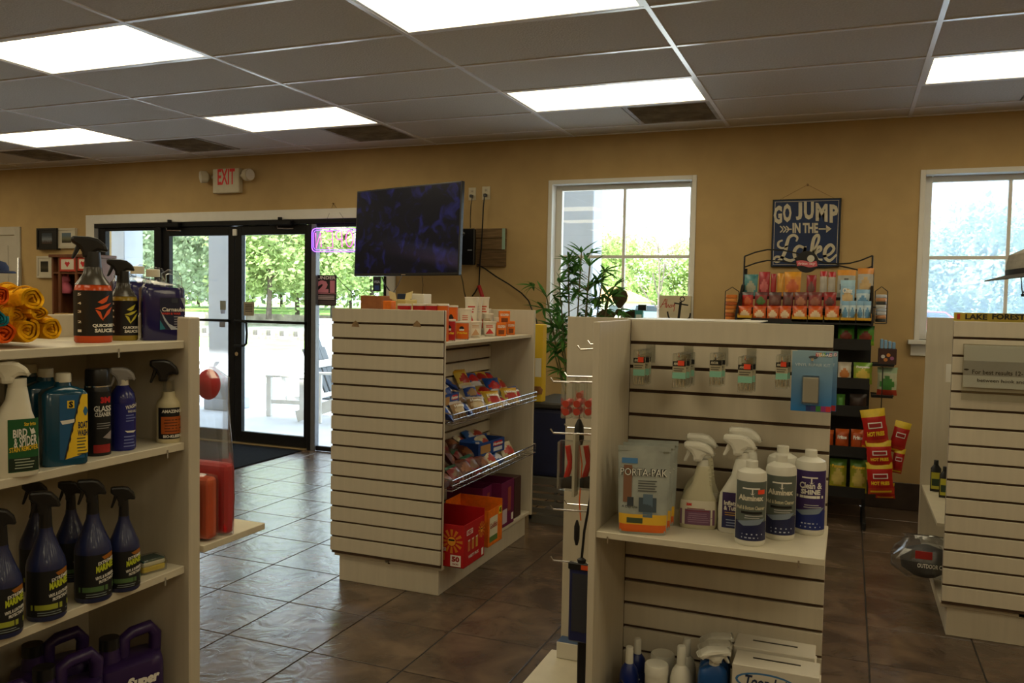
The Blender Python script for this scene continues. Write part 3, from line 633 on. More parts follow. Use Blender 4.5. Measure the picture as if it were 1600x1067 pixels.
class Prod:
    """a product standing at photo pixel (px, py) on a shelf of height z; its width is wpx photo pixels"""
    def __init__(s, name, label, cat, px, py, z, wpx, dr=1.0, n=2, rz=None, group=None, turn=0.0, back=0.0, fx=None):
        P = at_z(px, py, z); s.k = mpp(P); s.rx = wpx*s.k/2; s.ry = s.rx*dr; s.n = n
        d = Vector((P.x, P.y, 0)).normalized(); P = P+d*(s.ry+back)
        s.px, s.py = px, py
        s.t = thing(name, label, cat, (P.x, P.y, z), face_cam(P)+turn if rz is None else rz, group)
    def X(s, px): return (px-s.px)*s.k
    def Z(s, py): return max(0, (s.py-py)*s.k)
    def S(s, px, py, off):
        x = s.X(px); q = max(-.985, min(.985, x/s.rx)); y = -s.ry*(1-abs(q)**s.n)**(1/s.n)
        return (q*s.rx*(1+off/s.rx), y-off, (s.py-py)*s.k)
    def body(s, nm, prof, m, seg=24, n=None, cap=True, parent=None):
        """prof: (py, half width factor[, depth factor[, n[, cx px]]])"""
        r = []
        for p in prof:
            p = tuple(p)+(None,)*(5-len(p)); f = p[1]; dpt = p[2] if p[2] is not None else f
            r.append((s.Z(p[0]), s.rx*f, s.ry*dpt, p[3] or n or s.n, (p[4] or 0)*s.k, 0))
        return MB().loft(r, m, seg, cap).build(nm, parent or s.t)
    def label(s, nm, x0, x1, y0, y1, m, nu=10, off=.0005):
        o = MB().patch(s.S, x0, x1, y1, y0, m, off, nu); return Lab(s, o, nm)
    def trigger(s, x0, x1, y0, y1, m, th=.3, flip=False, nm='trigger_head', collar=None, m2=None, cx=0):
        L = (x1-x0); w = L*s.k*th/2
        f = (lambda a: x1-a*L) if flip else (lambda a: x0+a*L)
        q = [(s.X(f(a)), s.Z(y1-b*(y1-y0))) for a, b in HEAD]; h = MB().prism(q, -w, w, m).build(nm, s.t, bevel=w*.45, seg=2)
        q = [(s.X(f(a)), s.Z(y1-b*(y1-y0))) for a, b in TRIG]; MB().prism(q, -w*.55, w*.55, m2 or m).build('trigger', h, bevel=w*.15)
        return h
class Lab:
    def __init__(s, p, mb, nm): s.p = p; s.mb = mb; s.nm = nm; s.tx = MB()
    def band(s, x0, x1, y0, y1, m, off=.0009, nu=6): s.mb.patch(s.p.S, x0, x1, y1, y0, m, off, nu); return s
    def poly(s, pts, m, off=.0010):                     # polygon laid on the curved surface in vertical strips
        x0 = min(q[0] for q in pts); x1 = max(q[0] for q in pts); n = max(3, int((x1-x0)/3)); vs = []; E = list(zip(pts, pts[1:]+pts[:1]))
        for i in range(n+1):
            x = x0+(x1-x0)*min(max(i/n, .001), .999); ys = sorted(a[1]+(b[1]-a[1])*(x-a[0])/(b[0]-a[0]) for a, b in E if (a[0]-x)*(b[0]-x) <= 0 and a[0] != b[0])
            vs += [s.p.S(x, ys[-1], off), s.p.S(x, ys[0], off)]
        s.mb.add(vs, [(2*i, 2*i+2, 2*i+3, 2*i+1) for i in range(n)], m, True); return s
    def text(s, t, x0, x1, y0, y1, m, bold=.02, off=.0014, slant=0.0):
        S = lambda u, v, o: s.p.S(u, v+slant*(u-x0), o)
        vs, fs = text_mesh(t, bold); s.tx.add([S(x0+(x1-x0)*a, y1-(y1-y0)*b, off) for a, b in vs], fs, m); return s
    def lines(s, x0, x1, y0, y1, n, m, h=.35):          # rows of print too small to read
        rr = random.Random(int(x0*7+y0))
        for k in range(n):
            y = y0+(y1-y0)*(k+.5)/n; hh = (y1-y0)/n*h/2; s.mb.patch(s.p.S, x0+(x1-x0)*.06*rr.random(), x1-(x1-x0)*.25*rr.random(), y+hh, y-hh, m, .0011, 4)
        return s
    def done(s):
        o = s.mb.build(s.nm, s.p.t)
        if s.tx.v: s.tx.build('lettering', o)
        return o
def cap_at(p, nm, cx, w, y0, y1, m, parent=None, ridges=True):
    b = MB(); r = w*p.k/2; x = p.X(cx)
    b.loft([(p.Z(y1), r, r, 2, x, 0), (p.Z(y1)+.001, r, r, 2, x, 0), (p.Z(y0)-.0015, r*.97, r*.97, 2, x, 0), (p.Z(y0), r*.88, r*.88, 2, x, 0)], m, 18)
    return b.build(nm, parent or p.t)

# ------------------------------------------------------------ left gondola, top shelf
G1 = 'products on the left foreground gondola'
def quick(px, py, w, k, body, accent, lab):
    p = Prod('spray_bottle', lab, 'spray bottle', px, py, LZ[0], w, back=k); s = w/56; T = lambda y: py-(537-y)*s; U = lambda x: px+(x-147)*s
    p.body('bottle', [(py, .93), (T(534), 1), (T(458), 1), (T(447), .93), (T(437), .66)], body)
    p.body('shoulder', [(T(446), .94), (T(437), .70), (T(428), .52), (T(418), .46)], mat('smoked_plastic', (.05, .045, .035), .25, noise=.05, scale=20)); p.body('neck', [(T(419), .46), (T(400), .42), (T(394), .40)], M_BPLAS)
    L = p.label('label', U(118), U(176), T(455), T(526), BLACK, 14)
    for q in ([(153, 473), (169, 462), (168, 470), (160, 476)], [(149, 483), (172, 474), (166, 482), (158, 485)], [(150, 485), (157, 487), (161, 502), (157, 498)], [(159, 502), (166, 487), (173, 480), (170, 490)]): L.poly([(U(a), T(b)) for a, b in q], accent)
    L.text('QUICKIE', U(146), U(173.5), T(507), T(513), WHITE, .05).text('SAUCE', U(149), U(173), T(514.5), T(520.5), WHITE, .05)
    for k2, y in enumerate((462, 476, 489, 505, 519)): L.text(str(5-k2), U(126), U(131), T(y-3), T(y+1), WHITE)
    L.done(); p.trigger(U(116), U(169), T(370), T(404), M_BPLAS, .34)
quick(146, 536, 56, 0, mat('orange_detail_spray', C(196, 74, 22), .2, noise=.05, scale=10), plain(225, 90, 30), 'black trigger spray bottle of orange liquid beside the rolled towels')
quick(193, 533, 43, .012, mat('mustard_detail_spray', C(150, 128, 40), .2, noise=.05, scale=10), plain(200, 190, 60), 'black trigger spray bottle of mustard yellow liquid, right of the orange one')
M_NAVY = mat('navy_wax_liquid', (.012, .010, .085), .18, noise=.06, scale=8, coat=.4)
def carnauba(px, py, lab, z=LZ[0], back=0, full=True):
    p = Prod('wax_jug', lab, 'jug', px, py, z, 64, dr=.62, n=6, group='jugs of navy blue liquid wax', turn=rad(12), back=back); D = px-253
    p.body('jug', [(py, .95), (py-2, 1), (py-78, 1), (py-83, .95, .93)], M_NAVY, 28)
    p.body('clear_shoulder', [(py-83, .9, .9, 6), (py-88, .82, .8, 5), (py-92, .46, .6, 3, -14), (py-97, .34, .5, 2, -14)], M_CLEAR, 24)
    a = MB().tube([(p.X(px+2), 0, p.Z(py-84)), (p.X(px+3), 0, p.Z(py-104)), (p.X(px+10), 0, p.Z(py-108)), (p.X(px+22), 0, p.Z(py-106)), (p.X(px+27), 0, p.Z(py-98)), (p.X(px+28), 0, p.Z(py-82))], .006, M_CLEAR, 8); a.build('handle', p.t)
    cap_at(p, 'cap', px-13, 21, py-111, py-99, M_WPLAS)
    L = p.label('label', D+246, D+284, D*0+465, 515, plain(20, 24, 52), 4)
    L.poly([(D+246, 483), (D+258, 505), (D+275, 515), (D+262, 515), (D+252, 500)], plain(170, 178, 190)).poly([(D+246, 500), (D+254, 514), (D+246, 515)], plain(30, 110, 130)).poly([(D+276, 465), (D+284, 465), (D+284, 483)], plain(150, 158, 170)).band(D+263, D+272, 466, 473, plain(50, 55, 70))
    L.text('Carnauba', D+249, D+283, 480, 486.5, WHITE, .02).text('WASH & WAX', D+248, D+276, 488, 491.5, plain(210, 60, 40), .03); L.lines(D+266, D+280, 493, 512, 5, plain(150, 150, 165)); L.done()
carnauba(253, 532, 'navy blue jug with white cap, frontmost at the shelf end'); carnauba(229, 527, 'navy blue jug with white cap, second behind the frontmost one', back=.02); carnauba(208, 522.5, 'navy blue jug with white cap, rearmost of the three jugs', back=.03)

# rolled towels
def towel(px, py, r, c, lab, seed, x=-1.535, length=.26, turns=3.3, tilt=0, sq=1.0):
    rr = random.Random(seed); P = at_x(px, py, x); k = mpp(P); Rr = r*k; th = Rr/turns*.62; m = mat('terry_'+c[0], C(*c[1]), .95, spec=.1, noise=.12, scale=60, bump=.5)
    n = int(turns*22); b = MB(); vs = []; fs = []; ph = rr.random()*6
    for j, (yy, gr) in enumerate(((0, .93), (.012, 1.0), (length*.5, 1.04), (length, .98))):
        for i in range(n+1):
            a = 2*pi*i/22+ph; q = i/n; r0 = Rr*(.10+.90*q-.5*th/Rr)*gr; wob = 1+.05*sin(3*a+seed)+.03*sin(5*a+2*seed)
            dy = yy+(.006*sin(2*a+seed) if j == 0 else 0)+(.010*(1-q) if j == 0 else 0)
            for e in (-.5, .5):
                rad_ = (r0+e*th)*wob; vs.append((rad_*cos(a), dy, rad_*sin(a)*sq))
    row = 2*(n+1)
    for j in range(3):
        for i in range(n):
            a = j*row+2*i; fs += [(a+1, a+3, a+3+row, a+1+row), (a, a+row, a+2+row, a+2)]
    for i in range(n): a = 2*i; fs.append((a, a+2, a+3, a+1))
    fs.append((2*n, 2*n+1, 2*n+1+row, 2*n+row)); o = 3*row
    for i in range(n): a = o+2*i; fs.append((a, a+1, a+3, a+2))
    b.add(vs, fs, m, True); cl = b.build('towel_roll'); 
    t = cl; t.location = P; t.rotation_euler = (tilt, 0, rad(82)); tag(t, lab, 'towel', 'rolled towels on the left gondola')
    h = MB(); z = []
    for i in range(12): a = rad(15+i*12); z.append((Rr*1.05*cos(a), .03, Rr*1.05*sin(a)*sq))
    h.tube(z, .0022, mat('terry_hem_'+c[0], tuple(v*.7 for v in C(*c[1])), .95, noise=.1, scale=60), 5).build('stitched_hem', t)
YT = ('yellow', (226, 166, 22)); OT = ('orange', (224, 92, 26)); TT = ('teal', (30, 108, 120))
towel(83, 514, 19, YT, 'yellow rolled towel at the right end of the bottom row', 1); towel(46, 517, 21, YT, 'yellow rolled towel in the bottom row beside the orange one', 2); towel(9, 522, 20, OT, 'orange rolled towel in the bottom row of the pile', 3)
towel(61, 490, 17, YT, 'flattened yellow rolled towel in the middle row', 4, sq=.75); towel(28, 494, 19, YT, 'yellow rolled towel behind the teal one in the pile', 5, x=-1.56); towel(0, 497, 15, TT, 'teal rolled towel at the left edge of the pile', 6)
towel(54, 467, 22, YT, 'large yellow rolled towel on top of the pile', 7, length=.3, tilt=rad(-6), sq=.95); towel(3, 463, 17, OT, 'orange rolled towel in the upper row of the pile', 8); towel(24, 462, 20, YT, 'yellow rolled towel at the back of the upper row', 9, x=-1.62, sq=.95)

# second shelf
p = Prod('spray_bottle', 'white trigger spray bottle with green label at the left edge', 'spray bottle', 24, 746, LZ[1], 66, dr=.55, n=2.6, turn=rad(8))
p.body('bottle', [(746, .93), (742, 1), (690, 1.0), (665, .93, 1), (645, .72, .9), (625, .50, .75, 2.4, 4), (607, .42, .7, 2, 4)], M_WPLAS); p.body('collar', [(607, .40, .68, 2, 4), (592, .40, .68, 2, 4)], M_WPLAS); p.trigger(-14, 46, 564, 600, M_WPLAS, .42)
L = p.label('label', 12, 55, 655, 738, plain(20, 84, 40), 8)
L.text('Star brite', 34, 50, 660, 666, YEL).text('BIRD', 19, 38, 671, 684, WHITE, .03, slant=-.08).poly([(41, 668), (45, 674), (48, 668), (50, 678), (44, 680)], WHITE).text('& SPIDER', 20, 51.5, 684, 700, WHITE, .02, slant=-.12).text('STAIN REMOVER', 14, 53, 699, 707, YEL, .02, slant=-.08); L.band(13, 54, 716, 737, plain(14, 36, 18)).lines(20, 48, 716, 734, 4, plain(160, 170, 150)); L.done()
M_TEAL = mat('teal_wash_liquid', C(10, 70, 96), .18, noise=.06, scale=8, coat=.4)
def wash(px, py, lab, back=0, label=True):
    p = Prod('wash_jug', lab, 'jug', px, py, LZ[1], 66, dr=.62, n=5, group='jugs of blue boat wash', turn=rad(14), back=back); D = px-99
    p.body('jug', [(py, .95), (py-3, 1), (py-112, 1), (py-118, .85, .9), (py-124, .40, .55, 2), (py-131, .34, .5, 2)], M_TEAL, 26); cap_at(p, 'cap', px+1, 23, py-144, py-130, M_WPLAS)
    L = p.label('label', D+89, D+130, 617, 718, plain(24, 84, 128), 6)
    L.poly([(D+120, 617), (D+130, 617), (D+130, 710), (D+97, 718)], YEL).poly([(D+118, 617), (D+121, 617), (D+98, 718), (D+95, 718)], plain(20, 28, 40)).poly([(D+90, 657), (D+112, 655), (D+109, 661), (D+92, 663)], WHITE)
    L.band(D+100, D+110, 626, 638, YEL).text('S', D+102, D+108, 627, 637, BLACK, .05, off=.002).poly([(D+126+4*cos(a*.785), 644+8*sin(a*.785)) for a in range(8)], plain(40, 100, 140), .0013).text('BOAT', D+115, D+129, 660, 671, plain(20, 40, 70), .04).text('WASH', D+114, D+129, 673, 683, plain(20, 40, 70), .04); L.lines(D+113, D+128, 684, 714, 6, plain(40, 60, 60)); L.done()
wash(99, 728, 'blue boat wash jug with yellow label, frontmost of its row'); wash(72, 723, 'blue boat wash jug behind the frontmost, middle of the row', back=.04); wash(46, 719, 'blue boat wash jug farthest back in the row', back=.09)
p = Prod('aerosol_can', 'black aerosol can with red and white lettering on left gondola', 'aerosol can', 153, 713, LZ[1], 39)
p.body('can', [(713, .97), (712, 1), (608, 1), (603, .9)], M_BPLAS); p.body('cap', [(604, .93), (600, .93), (580, .92), (577, .85)], M_BPLAS); p.body('rim', [(605, .99), (603, .99)], M_CHROME)
L = p.label('label', 136, 171, 612, 709, BLACK, 10); L.text('3M', 157, 170, 620, 630, RED, .06).text('GLASS', 148, 171, 634, 643, WHITE, .03).text('CLEANER', 149, 171, 644, 651, WHITE, .03).band(147, 170, 695, 708, plain(150, 30, 28)).poly([(160, 684), (171, 674), (171, 688)], plain(150, 140, 140)); L.lines(151, 171, 660, 671, 3, plain(140, 140, 140)); L.done()
M_COB = mat('cobalt_bottle', (.012, .016, .16), .25, noise=.05, scale=10, coat=.3)
p = Prod('spray_bottle', 'cobalt blue spray bottle with grey trigger beside the black can', 'spray bottle', 192, 705, LZ[1], 38)
p.body('bottle', [(705, .95), (702, 1), (625, 1), (615, .9), (607, .6), (603, .48)], M_COB); p.body('collar', [(606, .46), (594, .46)], M_WPLAS); p.trigger(173, 211, 575, 604, mat('grey_plastic', C(150, 148, 145), .35, noise=.03, scale=20), .45)
L = p.label('label', 180, 211, 630, 702, plain(22, 26, 110), 8); L.text('WASH', 196, 210.5, 634, 640, WHITE, .03, slant=-.2).text('WAX ALL', 199, 210.8, 641, 645, WHITE); L.lines(196, 210, 647, 660, 3, plain(120, 130, 190)).lines(193, 210, 680, 700, 4, plain(120, 130, 190)).poly([(195, 673), (210, 674), (208, 677), (197, 676)], WHITE); L.done()
p = Prod('spray_bottle', 'small cream spray bottle with orange label standing alone on shelf', 'spray bottle', 263.5, 693, LZ[1], 37)
p.body('bottle', [(693, .95), (690, 1), (634, 1), (628, .9), (622, .58), (613, .5)], mat('cream_plastic', C(196, 186, 150), .35, noise=.03, scale=20)); p.body('clear_neck', [(613, .46), (596, .44)], M_CLEAR); p.trigger(236, 279, 563, 597, M_BPLAS, .36)
L = p.label('label', 249, 281.5, 637, 686, BLACK, 8); L.text('AMAZING', 254, 281, 640, 645, WHITE, .04).band(253, 281.5, 651, 678, plain(172, 84, 24)).text('BIO-KLEEN', 256, 281, 679.5, 684, WHITE, .04); L.lines(257, 281, 654, 676, 5, plain(90, 44, 18)); L.done()

# third shelf: dark blue spray bottles, a wrapped sponge
M_DKB = mat('dark_blue_bottle', (.014, .020, .075), .3, noise=.08, scale=10, coat=.2)
def megu(px, py, w, band, lab, word='VINYL & RUBBER', back=0):
    p = Prod('spray_bottle', lab, 'spray bottle', px, py, LZ[2], w, group='dark blue protectant spray bottles', back=back); s = w/55; T = lambda y: py-(944-y)*s; U = lambda x: px+(x-146)*s
    p.body('bottle', [(py, .93), (T(941), 1), (T(866), 1), (T(856), .93), (T(838), .66), (T(815), .36), (T(808), .34)], M_DKB); p.body('neck', [(T(809), .33), (T(775), .28)], M_BPLAS); p.trigger(U(124), U(166), T(753), T(790), M_BPLAS, .36)
    L = p.label('label', U(121), U(173.5), T(868), T(936), plain(16, 18, 20), 14); L.text('EXTREME', U(153), U(172.5), T(880), T(885), WHITE, .02, slant=-.25).text('MARINE', U(150), U(172.5), T(886), T(897), plain(180, 190, 40), .05, slant=-.25).text(word, U(149), U(173), T(903), T(908), WHITE, .03, slant=-.2).text('PROTECTANT', U(154), U(173), T(909), T(914), WHITE, .03, slant=-.2)
    L.band(U(126), U(173.3), T(918), T(926), plain(*band)).poly([(U(158), T(872)), (U(172), T(867)), (U(172), T(875)), (U(160), T(877))], plain(150, 90, 20)); L.lines(U(134), U(172), T(928), T(935), 2, plain(120, 130, 130)); L.done()
megu(146, 943, 55, (76, 106, 62), 'dark blue spray bottle with green band, left of the rightmost one'); megu(194, 926, 47, (76, 106, 62), 'dark blue spray bottle with green band, rightmost by the sponge')
megu(73, 972, 58, (150, 156, 50), 'dark blue spray bottle with yellow band in the front row', 'VINYL & LEATHER'); megu(4, 1000, 58, (150, 156, 50), 'dark blue spray bottle with yellow band cut by the left edge', 'VINYL & LEATHER')
megu(112, 921, 46, (76, 106, 62), 'dark blue spray bottle in the back row behind the green bands', back=.05); megu(58, 936, 50, (150, 156, 50), 'dark blue spray bottle in the back row at the left', back=.05)
P = at_z(240, 893, LZ[2]); k = mpp(P); t = thing('sponge', 'yellow and white sponge with green top wrapped in plastic', 'sponge', (P.x, P.y+.0, P.z), rad(78))
MB().box(-.03, .03, -.004, .045, .002, .016, plain(215, 190, 70, .9)).build('sponge_block', t, bevel=.003); MB().box(-.03, .03, -.004, .045, .016, .027, plain(210, 205, 175, .9)).build('foam_layer', t, bevel=.003); MB().box(-.028, .028, -.002, .043, .027, .031, plain(20, 70, 62, .95)).build('scouring_pad', t); MB().loft([(0, .034, .030, 6, 0, .02), (.02, .036, .031, 6, 0, .02), (.034, .031, .026, 6, 0, .02)], M_BAG, 16).build('plastic_wrap', t)

# bottom shelf: purple jugs
M_PUR = mat('purple_jug_plastic', (.028, .012, .075), .35, noise=.08, scale=10)
def purple(px, lab, x, y, txt=False):
    t = thing('cleaner_jug', lab, 'jug', (x, y, LZ[3]), rad(72), group='purple degreaser jugs'); w, d, h = .078, .052, .25
    MB().loft([(0, w*.95, d*.95, 6, 0, 0), (.006, w, d, 6, 0, 0), (h*.66, w, d, 6, 0, 0), (h*.72, w*.97, d*.95, 6, 0, 0), (h*.76, w*.9, d*.7, 5, .006, 0)], M_PUR, 28).build('jug', t)
    MB().tube([(w*.92, 0, h*.70), (w*.95, 0, h*.9), (w*.75, 0, h*.985), (w*.2, 0, h*.97), (-w*.05, 0, h*.93), (-w*.08, 0, h*.74)], .015, M_PUR, 10).build('handle', t)
    MB().loft([(h*.74, w*.34, w*.34, 2, -w*.5, 0), (h*.9, w*.26, w*.26, 2, -w*.5, 0)], M_PUR, 16).build('neck', t); MB().loft([(h*.88, w*.30, w*.30, 2, -w*.5, 0), (h*.985, w*.29, w*.29, 2, -w*.5, 0)], M_BPLAS, 16).build('cap', t)
    S = lambda u, v, off: (u, -d*(1-abs(u/w)**6)**(1/6)-off, v); b = MB(); b.text(S, 'Super', -w*.3, w*.72, h*.48, h*.62, WHITE, .003, .06, .1); b.text(S, 'Clean', -w*.2, w*.75, h*.32, h*.46, WHITE, .003, .06, .1)
    b2 = MB().patch(S, -w*.8, w*.85, h*.12, h*.28, plain(52, 30, 96), .001); o = b2.build('label', t); b.build('lettering', o)
for k2, (x, y, lab) in enumerate(((-1.60, 1.50, 'purple jug on the bottom shelf nearest the gondola end panel'), (-1.60, 1.325, 'purple jug in the middle of the bottom shelf'), (-1.60, 1.15, 'purple jug on the bottom shelf at the left edge'), (-1.73, 1.40, 'purple jug in the back row of the bottom shelf'))): purple(0, lab, x, y)

# bagged floats on the end shelf
M_RFOAM = mat('red_foam', C(205, 26, 34), .4, noise=.06, scale=12); M_OFOAM = mat('orange_foam', C(222, 84, 24), .4, noise=.06, scale=12)
t = thing('float_cushion', 'orange boat cushion in a clear bag on the gondola end shelf', 'cushion', (-1.535, 1.69, .7955)); MB().box(-.10, .035, -.020, .020, .002, .165, M_OFOAM).build('cushion', t, bevel=.018, seg=3); MB().box(-.104, .039, -.024, .024, 0, .172, M_BAG).build('bag', t, bevel=.02, seg=2)
t = thing('float_cushion', 'red boat cushion in a tall clear bag with red ball on top', 'cushion', (-1.535, 1.752, .7955)); MB().box(-.10, .04, -.020, .020, .002, .19, M_RFOAM).build('cushion', t, bevel=.018, seg=3)
bl = MB(); pr = [(.03*sin(pi*i/10), .40-.04*cos(pi*i/10)) for i in range(11)]; bl.lathe([(max(.001, a), b) for a, b in pr], M_RFOAM, 18, .0, -.04, cap=False).build('float_ball', t)
rr = random.Random(3); b = MB(); vs = []; fs = []; rings = [(.0, .046, .026), (.1, .05, .028), (.22, .046, .026), (.35, .036, .036), (.42, .036, .036), (.445, .012, .012), (.46, .022, .018)]
for z, a, c in rings:
    for q in range(20): an = 2*pi*q/20; rr2 = 1+.07*rr.uniform(-1, 1); vs.append((a*1.6*cos(an)*rr2-.03*(1-z/.46), c*sin(an)*rr2-.04*z/.46, z))
for i in range(len(rings)-1):
    for q in range(20): fs.append((i*20+q, i*20+(q+1) % 20, (i+1)*20+(q+1) % 20, (i+1)*20+q))
b.add(vs, fs, M_BAG, True).build('bag', t)
# ------------------------------------------------------------ things on the back wall
def emis(nm, c, s):
    m = bpy.data.materials.new(nm); m.use_nodes = True; nt = m.node_tree; nt.nodes.clear(); o = nt.nodes.new('ShaderNodeOutputMaterial'); e = nt.nodes.new('ShaderNodeEmission'); e.inputs[0].default_value = tuple(c)+(1,); e.inputs[1].default_value = s; nt.links.new(e.outputs[0], o.inputs[0]); return m
def rect_y(px0, py0, px1, py1, y): a = at_y(px0, py1, y); b = at_y(px1, py0, y); return a.x, b.x, a.z, b.z
M_CREAM = mat('cream_housing', C(206, 196, 168), .5, noise=.03, scale=15)
x0, x1, z0, z1 = rect_y(332, 262, 373, 302, YW-.06); t = thing('exit_sign', 'cream exit sign with red letters and two emergency lamps above doors', 'exit sign', ((x0+x1)/2, YW, z0))
MB().box(x0, x1, YW-.06, YW, z0, z1, M_CREAM).build('housing', t, bevel=.006, world=True)
a = rect_y(340, 263, 367, 289, YW-.06); MB().text(flat_xz(0, YW-.06, 0), 'EXIT', a[0], a[1], a[2], a[3], plain(226, 40, 40), .001, .025).build('lettering', t, world=True)
for s, xx in ((-1, x0), (1, x1)):
    b = MB().cyl((xx, YW-.03, z0+.16), (xx+s*.035, YW-.03, z0+.16), .016, M_CREAM, 10); b.build('lamp_arm', t, world=True)
    b = MB().lathe([(.03, 0), (.055, .02), (.058, .075), (.055, .08)], M_CREAM, 16); d = Vector((s*.55, -.75, -.1)).normalized() if s < 0 else Vector((.95, -.2, 0)).normalized()
    b.move(Matrix.Translation((xx+s*.055, YW-.045, z0+.16)) @ d.to_track_quat('Z', 'Y').to_matrix().to_4x4()); lh = b.build('lamp_head', t, world=True)
    MB().lathe([(.001, 0), (.05, .001)], plain(235, 232, 220, .2), 16).move(Matrix.Translation(Vector((xx+s*.055, YW-.045, z0+.16))+d*.081) @ d.to_track_quat('Z', 'Y').to_matrix().to_4x4()).build('lens', lh, world=True)
# neon sign, seen from behind
NP = emis('pink_neon', (1.0, .14, .55), 1.5); NV = emis('violet_neon', (.34, .12, 1.0), 2.4)
yn = YW-.035; t = thing('neon_sign', 'pink and violet neon open sign seen from behind in sidelight', 'neon sign', (at_y(521, 375, yn).x, yn, at_y(521, 394, yn).z), 0)
def neon(nm, pts, m, r=.006, closed=False): return MB().tube([at_y(px, py, yn) for px, py in pts], r, m, 8, closed=closed).build(nm, t, world=True)
def rrect(a, b, c, d, r): return [(c-r+r*cos(q), b+r+r*sin(q)) for q in [rad(-90+i*22.5) for i in range(5)]]+[(c-r+r*cos(q), d-r+r*sin(q)) for q in [rad(i*22.5) for i in range(5)]]+[(a+r+r*cos(q), d-r+r*sin(q)) for q in [rad(90+i*22.5) for i in range(5)]]+[(a+r+r*cos(q), b+r+r*sin(q)) for q in [rad(180+i*22.5) for i in range(5)]]
neon('violet_border_tube', rrect(487.5, 357, 557, 393, 6), NV, .0045, True); neon('violet_border_tube', rrect(490, 360, 554.5, 390, 5), NV, .003, True)
neon('letter_tube', [(502, 386), (501, 363), (494, 387), (493, 364)], NP); neon('letter_tube', [(510, 362), (519, 361), (519.5, 374), (512, 374.5), (519.5, 374), (520, 386.5), (511, 387)], NP, .005); neon('letter_tube', [(534.5, 386), (534, 361), (529, 361), (525.5, 364), (525, 370), (528, 374), (534, 374)], NP, .005)
neon('letter_tube', [(546+5.5*cos(q*pi/8), 373+12.5*sin(q*pi/8)) for q in range(16)], NP, .005, True)
n1 = at_y(521, 318, YW-.006); neon_w = MB().tube([at_y(506, 358, yn), (at_y(511, 342, YW-.03).x, YW-.03, at_y(511, 342, YW-.03).z), n1], .0015, M_BPLAS, 4).tube([at_y(541, 358, yn), (at_y(536, 340, YW-.03).x, YW-.03, at_y(536, 340, YW-.03).z), n1], .0015, M_BPLAS, 4); neon_w.build('hanging_wire', t, world=True); MB().cyl((n1.x, YW-.02, n1.z), (n1.x, YW, n1.z), .006, M_CHIP, 8).build('nail', t, world=True)
MB().tube([at_y(508, 394, yn), at_y(520, 425, yn), at_y(534, 442, yn), at_y(548, 455, yn), at_y(560, 470, YW-.03)], .003, M_BPLAS, 5).build('cord', t, world=True)
# poster
yp = YW+.027; x0, x1, z0, z1 = rect_y(494, 430, 526, 477, yp); t = MB().box(x0, x1, yp-.001, yp, z0, z1, plain(28, 20, 24)).build('age_poster'); tag(t, 'black and pink age limit poster taped to the sidelight glass', 'poster'); S = flat_xz(x0, yp-.001, z0); w = x1-x0; h = z1-z0; PK = plain(196, 120, 140)
b = MB(); b.text(S, 'UNDER', w*.06, w*.96, h*.86, h*.97, plain(215, 200, 205), .0004, .02); b.text(S, '21', w*.06, w*.92, h*.42, h*.83, PK, .0004, .08); b.patch(S, w*.05, w*.97, h*.385, h*.40, PK, .0004, 1)
for k in range(3): b.patch(S, w*.1, w*.9, h*(.30-.05*k), h*(.33-.05*k), plain(180, 165, 170), .0004, 1)
b.patch(S, w*.04, w*.96, h*.03, h*.16, plain(70, 58, 62), .0004, 1); b.build('lettering', t, world=False)
x0, x1, z0, z1 = rect_y(583, 432, 595, 455, yp); t = MB().box(x0, x1, yp-.001, yp, z0, z1, plain(24, 26, 40)).build('card_sticker'); tag(t, 'dark payment card sticker on the glass below the television', 'sticker'); S = flat_xz(x0, yp-.001, z0); w = x1-x0; h = z1-z0
MB().text(S, 'VISA', w*.1, w*.9, h*.55, h*.72, plain(190, 195, 215), .0004, .03).patch(S, w*.2, w*.8, h*.1, h*.4, plain(44, 70, 140), .0004, 1).build('lettering', t)

